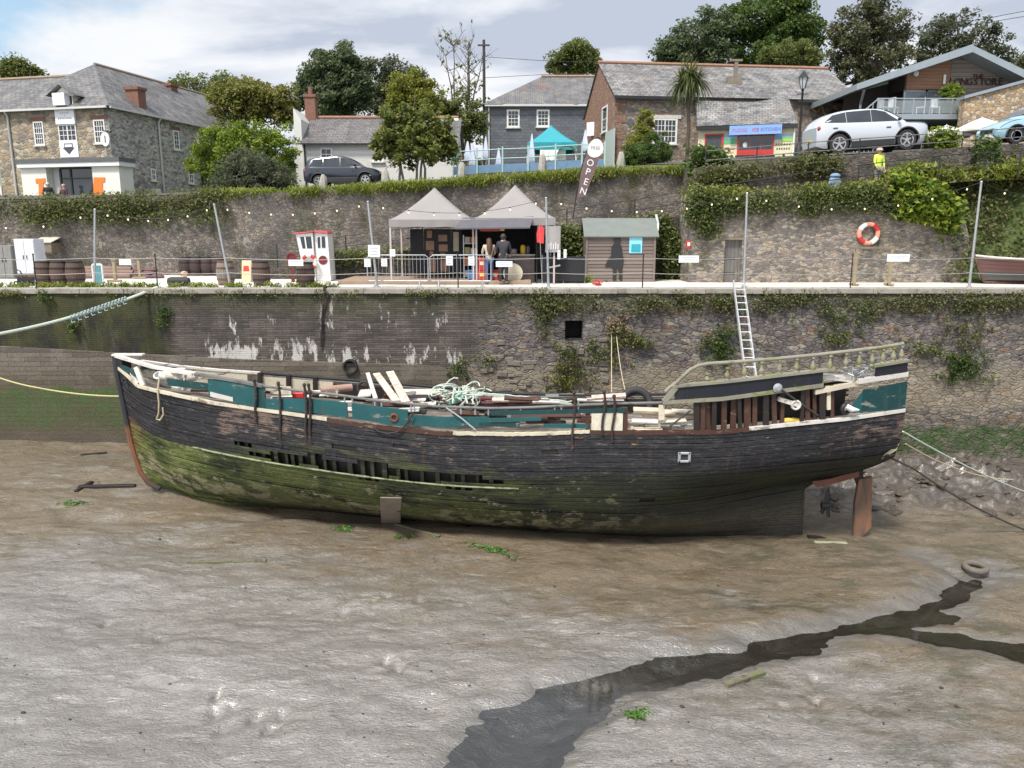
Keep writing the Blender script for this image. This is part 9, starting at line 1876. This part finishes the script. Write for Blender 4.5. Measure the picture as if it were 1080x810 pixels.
# ---- growth on the quay wall
ribbon('wall_creeper', 'creeper trailing along the top of the quay wall below the shed', 'creeper', [lz_(558, 316, 25.92), lz_(640, 322, 25.92), lz_(720, 318, 25.92), lz_(775, 322, 25.92)], 4600, .05, M['l_bramble'], .14, .5, None, 1.7, .14)
ribbon('wall_creeper', 'creeper trailing along the top of the quay wall right of the ladder', 'creeper', [lz_(797, 320, 25.92), lz_(860, 316, 25.92), lz_(930, 322, 25.92), lz_(1000, 318, 25.92), lz_(1090, 320, 25.92)], 5600, .05, M['l_bramble'], .14, .5, None, 1.7, .14)
ribbon('moss_fringe', None, None, [lz_(-20, 309, 25.93), lz_(150, 309, 25.93), lz_(330, 309, 25.93), lz_(560, 309, 25.93)], 3000, .04, M['l_olive'], .08, .1, 'stuff', 1.6, .09)
for px, py, w, h, n, mt, lab in ((652, 343, 18, 14, 700, 'l_dry', 'pale flowering valerian clump growing high on the quay wall'), (655, 356, 20, 18, 900, 'l_olive', 'green leafy clump under the pale flowers on the quay wall'), (636, 372, 40, 26, 800, 'l_olive', 'thin ivy patch on the wall left of the hanging ropes'), (675, 362, 20, 12, 450, 'l_olive', 'small fern patch right of the flowering clump'), (762, 364, 28, 44, 1700, 'l_mid', 'leafy green clump on the wall left of the ladder'), (598, 392, 34, 26, 1300, 'l_bramble', 'reddish and green clump on the rubble left of the hanging ropes'), (600, 374, 30, 16, 400, 'l_olive', 'dark ivy patch above the reddish clump'), (592, 402, 22, 12, 450, 'l_yellow', 'yellow green tuft below the reddish clump'), (1016, 388, 40, 26, 1900, 'l_mid', 'large green clump low on the wall right of the stern'), (1012, 352, 50, 36, 1100, 'l_bramble', 'straggling dry clump above the large clump by the stern'), (975, 368, 34, 14, 500, 'l_olive', 'small patch of growth on the wall above the taffrail'), (883, 356, 34, 10, 500, 'l_olive', 'green tuft on the wall behind the balustrade'), (483, 391, 10, 14, 350, 'l_mid', 'small dark tuft at the edge of the rubble by the rope heap'), (505, 380, 26, 8, 280, 'l_olive', 'thin green tuft on the rubble above the rope heap'), (572, 330, 20, 40, 900, 'l_bramble', 'hanging creeper strand left of the drain opening'), (172, 334, 10, 30, 420, 'l_mid', 'narrow green streak of ferns on the left wall under the hawser'), (76, 343, 8, 6, 160, 'l_mid', 'tiny fern on the dark left wall below the hawser'), (50, 313, 10, 6, 160, 'l_mid', 'tiny fern near the top of the left wall'), (890, 332, 60, 18, 900, 'l_ivy', 'trailing ivy under the creeper above the balustrade')):
    P = at(px, py, 25.9); n = int(n*.62); s = 25.9/816; k = max(5, n//22); c = np.array(P)+RNG.normal(size=(k, 3))*np.array([w*s*.33, .05, h*s*.33]); c[:, 1] -= .03; i = np.repeat(np.arange(k), 22)
    tag(leaves('wall_plant', c[i]+RNG.normal(size=(len(i), 3))*np.array([.09, .06, .08]), .052, M[mt]), lab, 'plant')
# =============================================================== camera, daylight
cam = bpy.data.objects.new('camera', bpy.data.cameras.new('camera')); COL.objects.link(cam)
cam.location = (0, 0, CZ); cam.rotation_euler = (PI/2-PITCH, 0, 0)
cam.data.sensor_width = 36; cam.data.lens = 36*F/1080; cam.data.clip_end = 3000; cam.data.clip_start = .1
SC.camera = cam
SUN_EL, SUN_AZ = R(58), R(212)       # azimuth clockwise from +Y
w = bpy.data.worlds.new('World'); SC.world = w; w.use_nodes = True; nt = w.node_tree; nt.nodes.clear()
class WB(NB):
    def __init__(s): s.nt = nt; s._pos = None
b = WB()
out = b.nd('ShaderNodeOutputWorld'); bg = b.nd('ShaderNodeBackground'); bg.inputs[1].default_value = .11
sky = b.nd('ShaderNodeTexSky', sky_type='NISHITA', sun_disc=False); sky.sun_elevation = SUN_EL; sky.sun_rotation = SUN_AZ
sky.air_density = 1.0; sky.dust_density = 1.2
d = b.nd('ShaderNodeTexCoord').outputs['Generated']; s_ = b.sep(d)
zz = b.ma('ADD', b.ma('MAXIMUM', s_[2], 0.0), .22)
pl = b.comb(b.ma('DIVIDE', s_[0], zz), b.ma('DIVIDE', s_[1], zz), 0)
n1 = b.noise(b.vmap(pl, (1, 1.5, 1), (.35, .2, 0)), .95, 9, .56, .3)
n2 = b.noise(b.vmap(pl, (1, 1.4, 1), (3.1, .7, 0)), 1.5, 8, .55, .2)
shade = b.ma('ADD', b.ma('ADD', n2, b.ma('MULTIPLY', b.ma('SUBTRACT', s_[0], -.05), .1)), b.mr(s_[2], .1, .34, -.05, .06))
cloud = b.ramp(shade, [(.38, (5.7, 5.8, 5.95)), (.47, (4.8, 5.05, 5.5)), (.58, (3.3, 3.65, 4.35))])
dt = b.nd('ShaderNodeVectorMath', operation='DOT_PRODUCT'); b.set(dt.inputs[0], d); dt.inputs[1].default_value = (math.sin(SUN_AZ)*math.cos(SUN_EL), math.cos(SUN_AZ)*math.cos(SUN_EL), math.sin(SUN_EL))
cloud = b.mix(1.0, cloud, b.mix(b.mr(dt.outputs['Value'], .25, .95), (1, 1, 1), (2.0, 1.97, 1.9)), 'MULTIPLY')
mask = b.ramp(b.ma('ADD', n1, b.ma('MULTIPLY', b.mr(s_[2], .05, .35), .1)), [(.28, 0), (.42, 1)])
skyc = b.mix(.7, sky.outputs[0], (2.7, 4.3, 5.6))
dg = b.nd('ShaderNodeVectorMath', operation='DOT_PRODUCT'); b.set(dg.inputs[0], d); gv = Vector((-.585, .76, .285)).normalized(); dg.inputs[1].default_value = gv
gap = b.ma('ADD', dg.outputs['Value'], b.ma('MULTIPLY', b.ma('SUBTRACT', b.noise(b.vmap(d, (1, 1, 2.5)), 7, 6, .6), .5), .05))
mask = b.ma('MULTIPLY', mask, b.ramp(gap, [(.976, 1), (.992, .12)]))
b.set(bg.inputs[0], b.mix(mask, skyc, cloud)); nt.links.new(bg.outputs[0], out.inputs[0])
sun = bpy.data.objects.new('sun', bpy.data.lights.new('sun', 'SUN')); COL.objects.link(sun)
sun.data.energy = 3.2; sun.data.angle = R(11); sun.data.color = (1, .95, .87)
sd = Vector((math.sin(SUN_AZ)*math.cos(SUN_EL), math.cos(SUN_AZ)*math.cos(SUN_EL), math.sin(SUN_EL)))
sun.rotation_euler = sd.to_track_quat('Z', 'Y').to_euler(); sun.location = (0, 0, 40)
vs = SC.view_settings; vs.view_transform = 'Standard'; vs.look = 'None'; vs.exposure = .62; vs.gamma = 1; vs.use_curve_mapping = False
SC.cycles.max_bounces = 6; SC.cycles.transparent_max_bounces = 8; SC.cycles.use_denoising = True
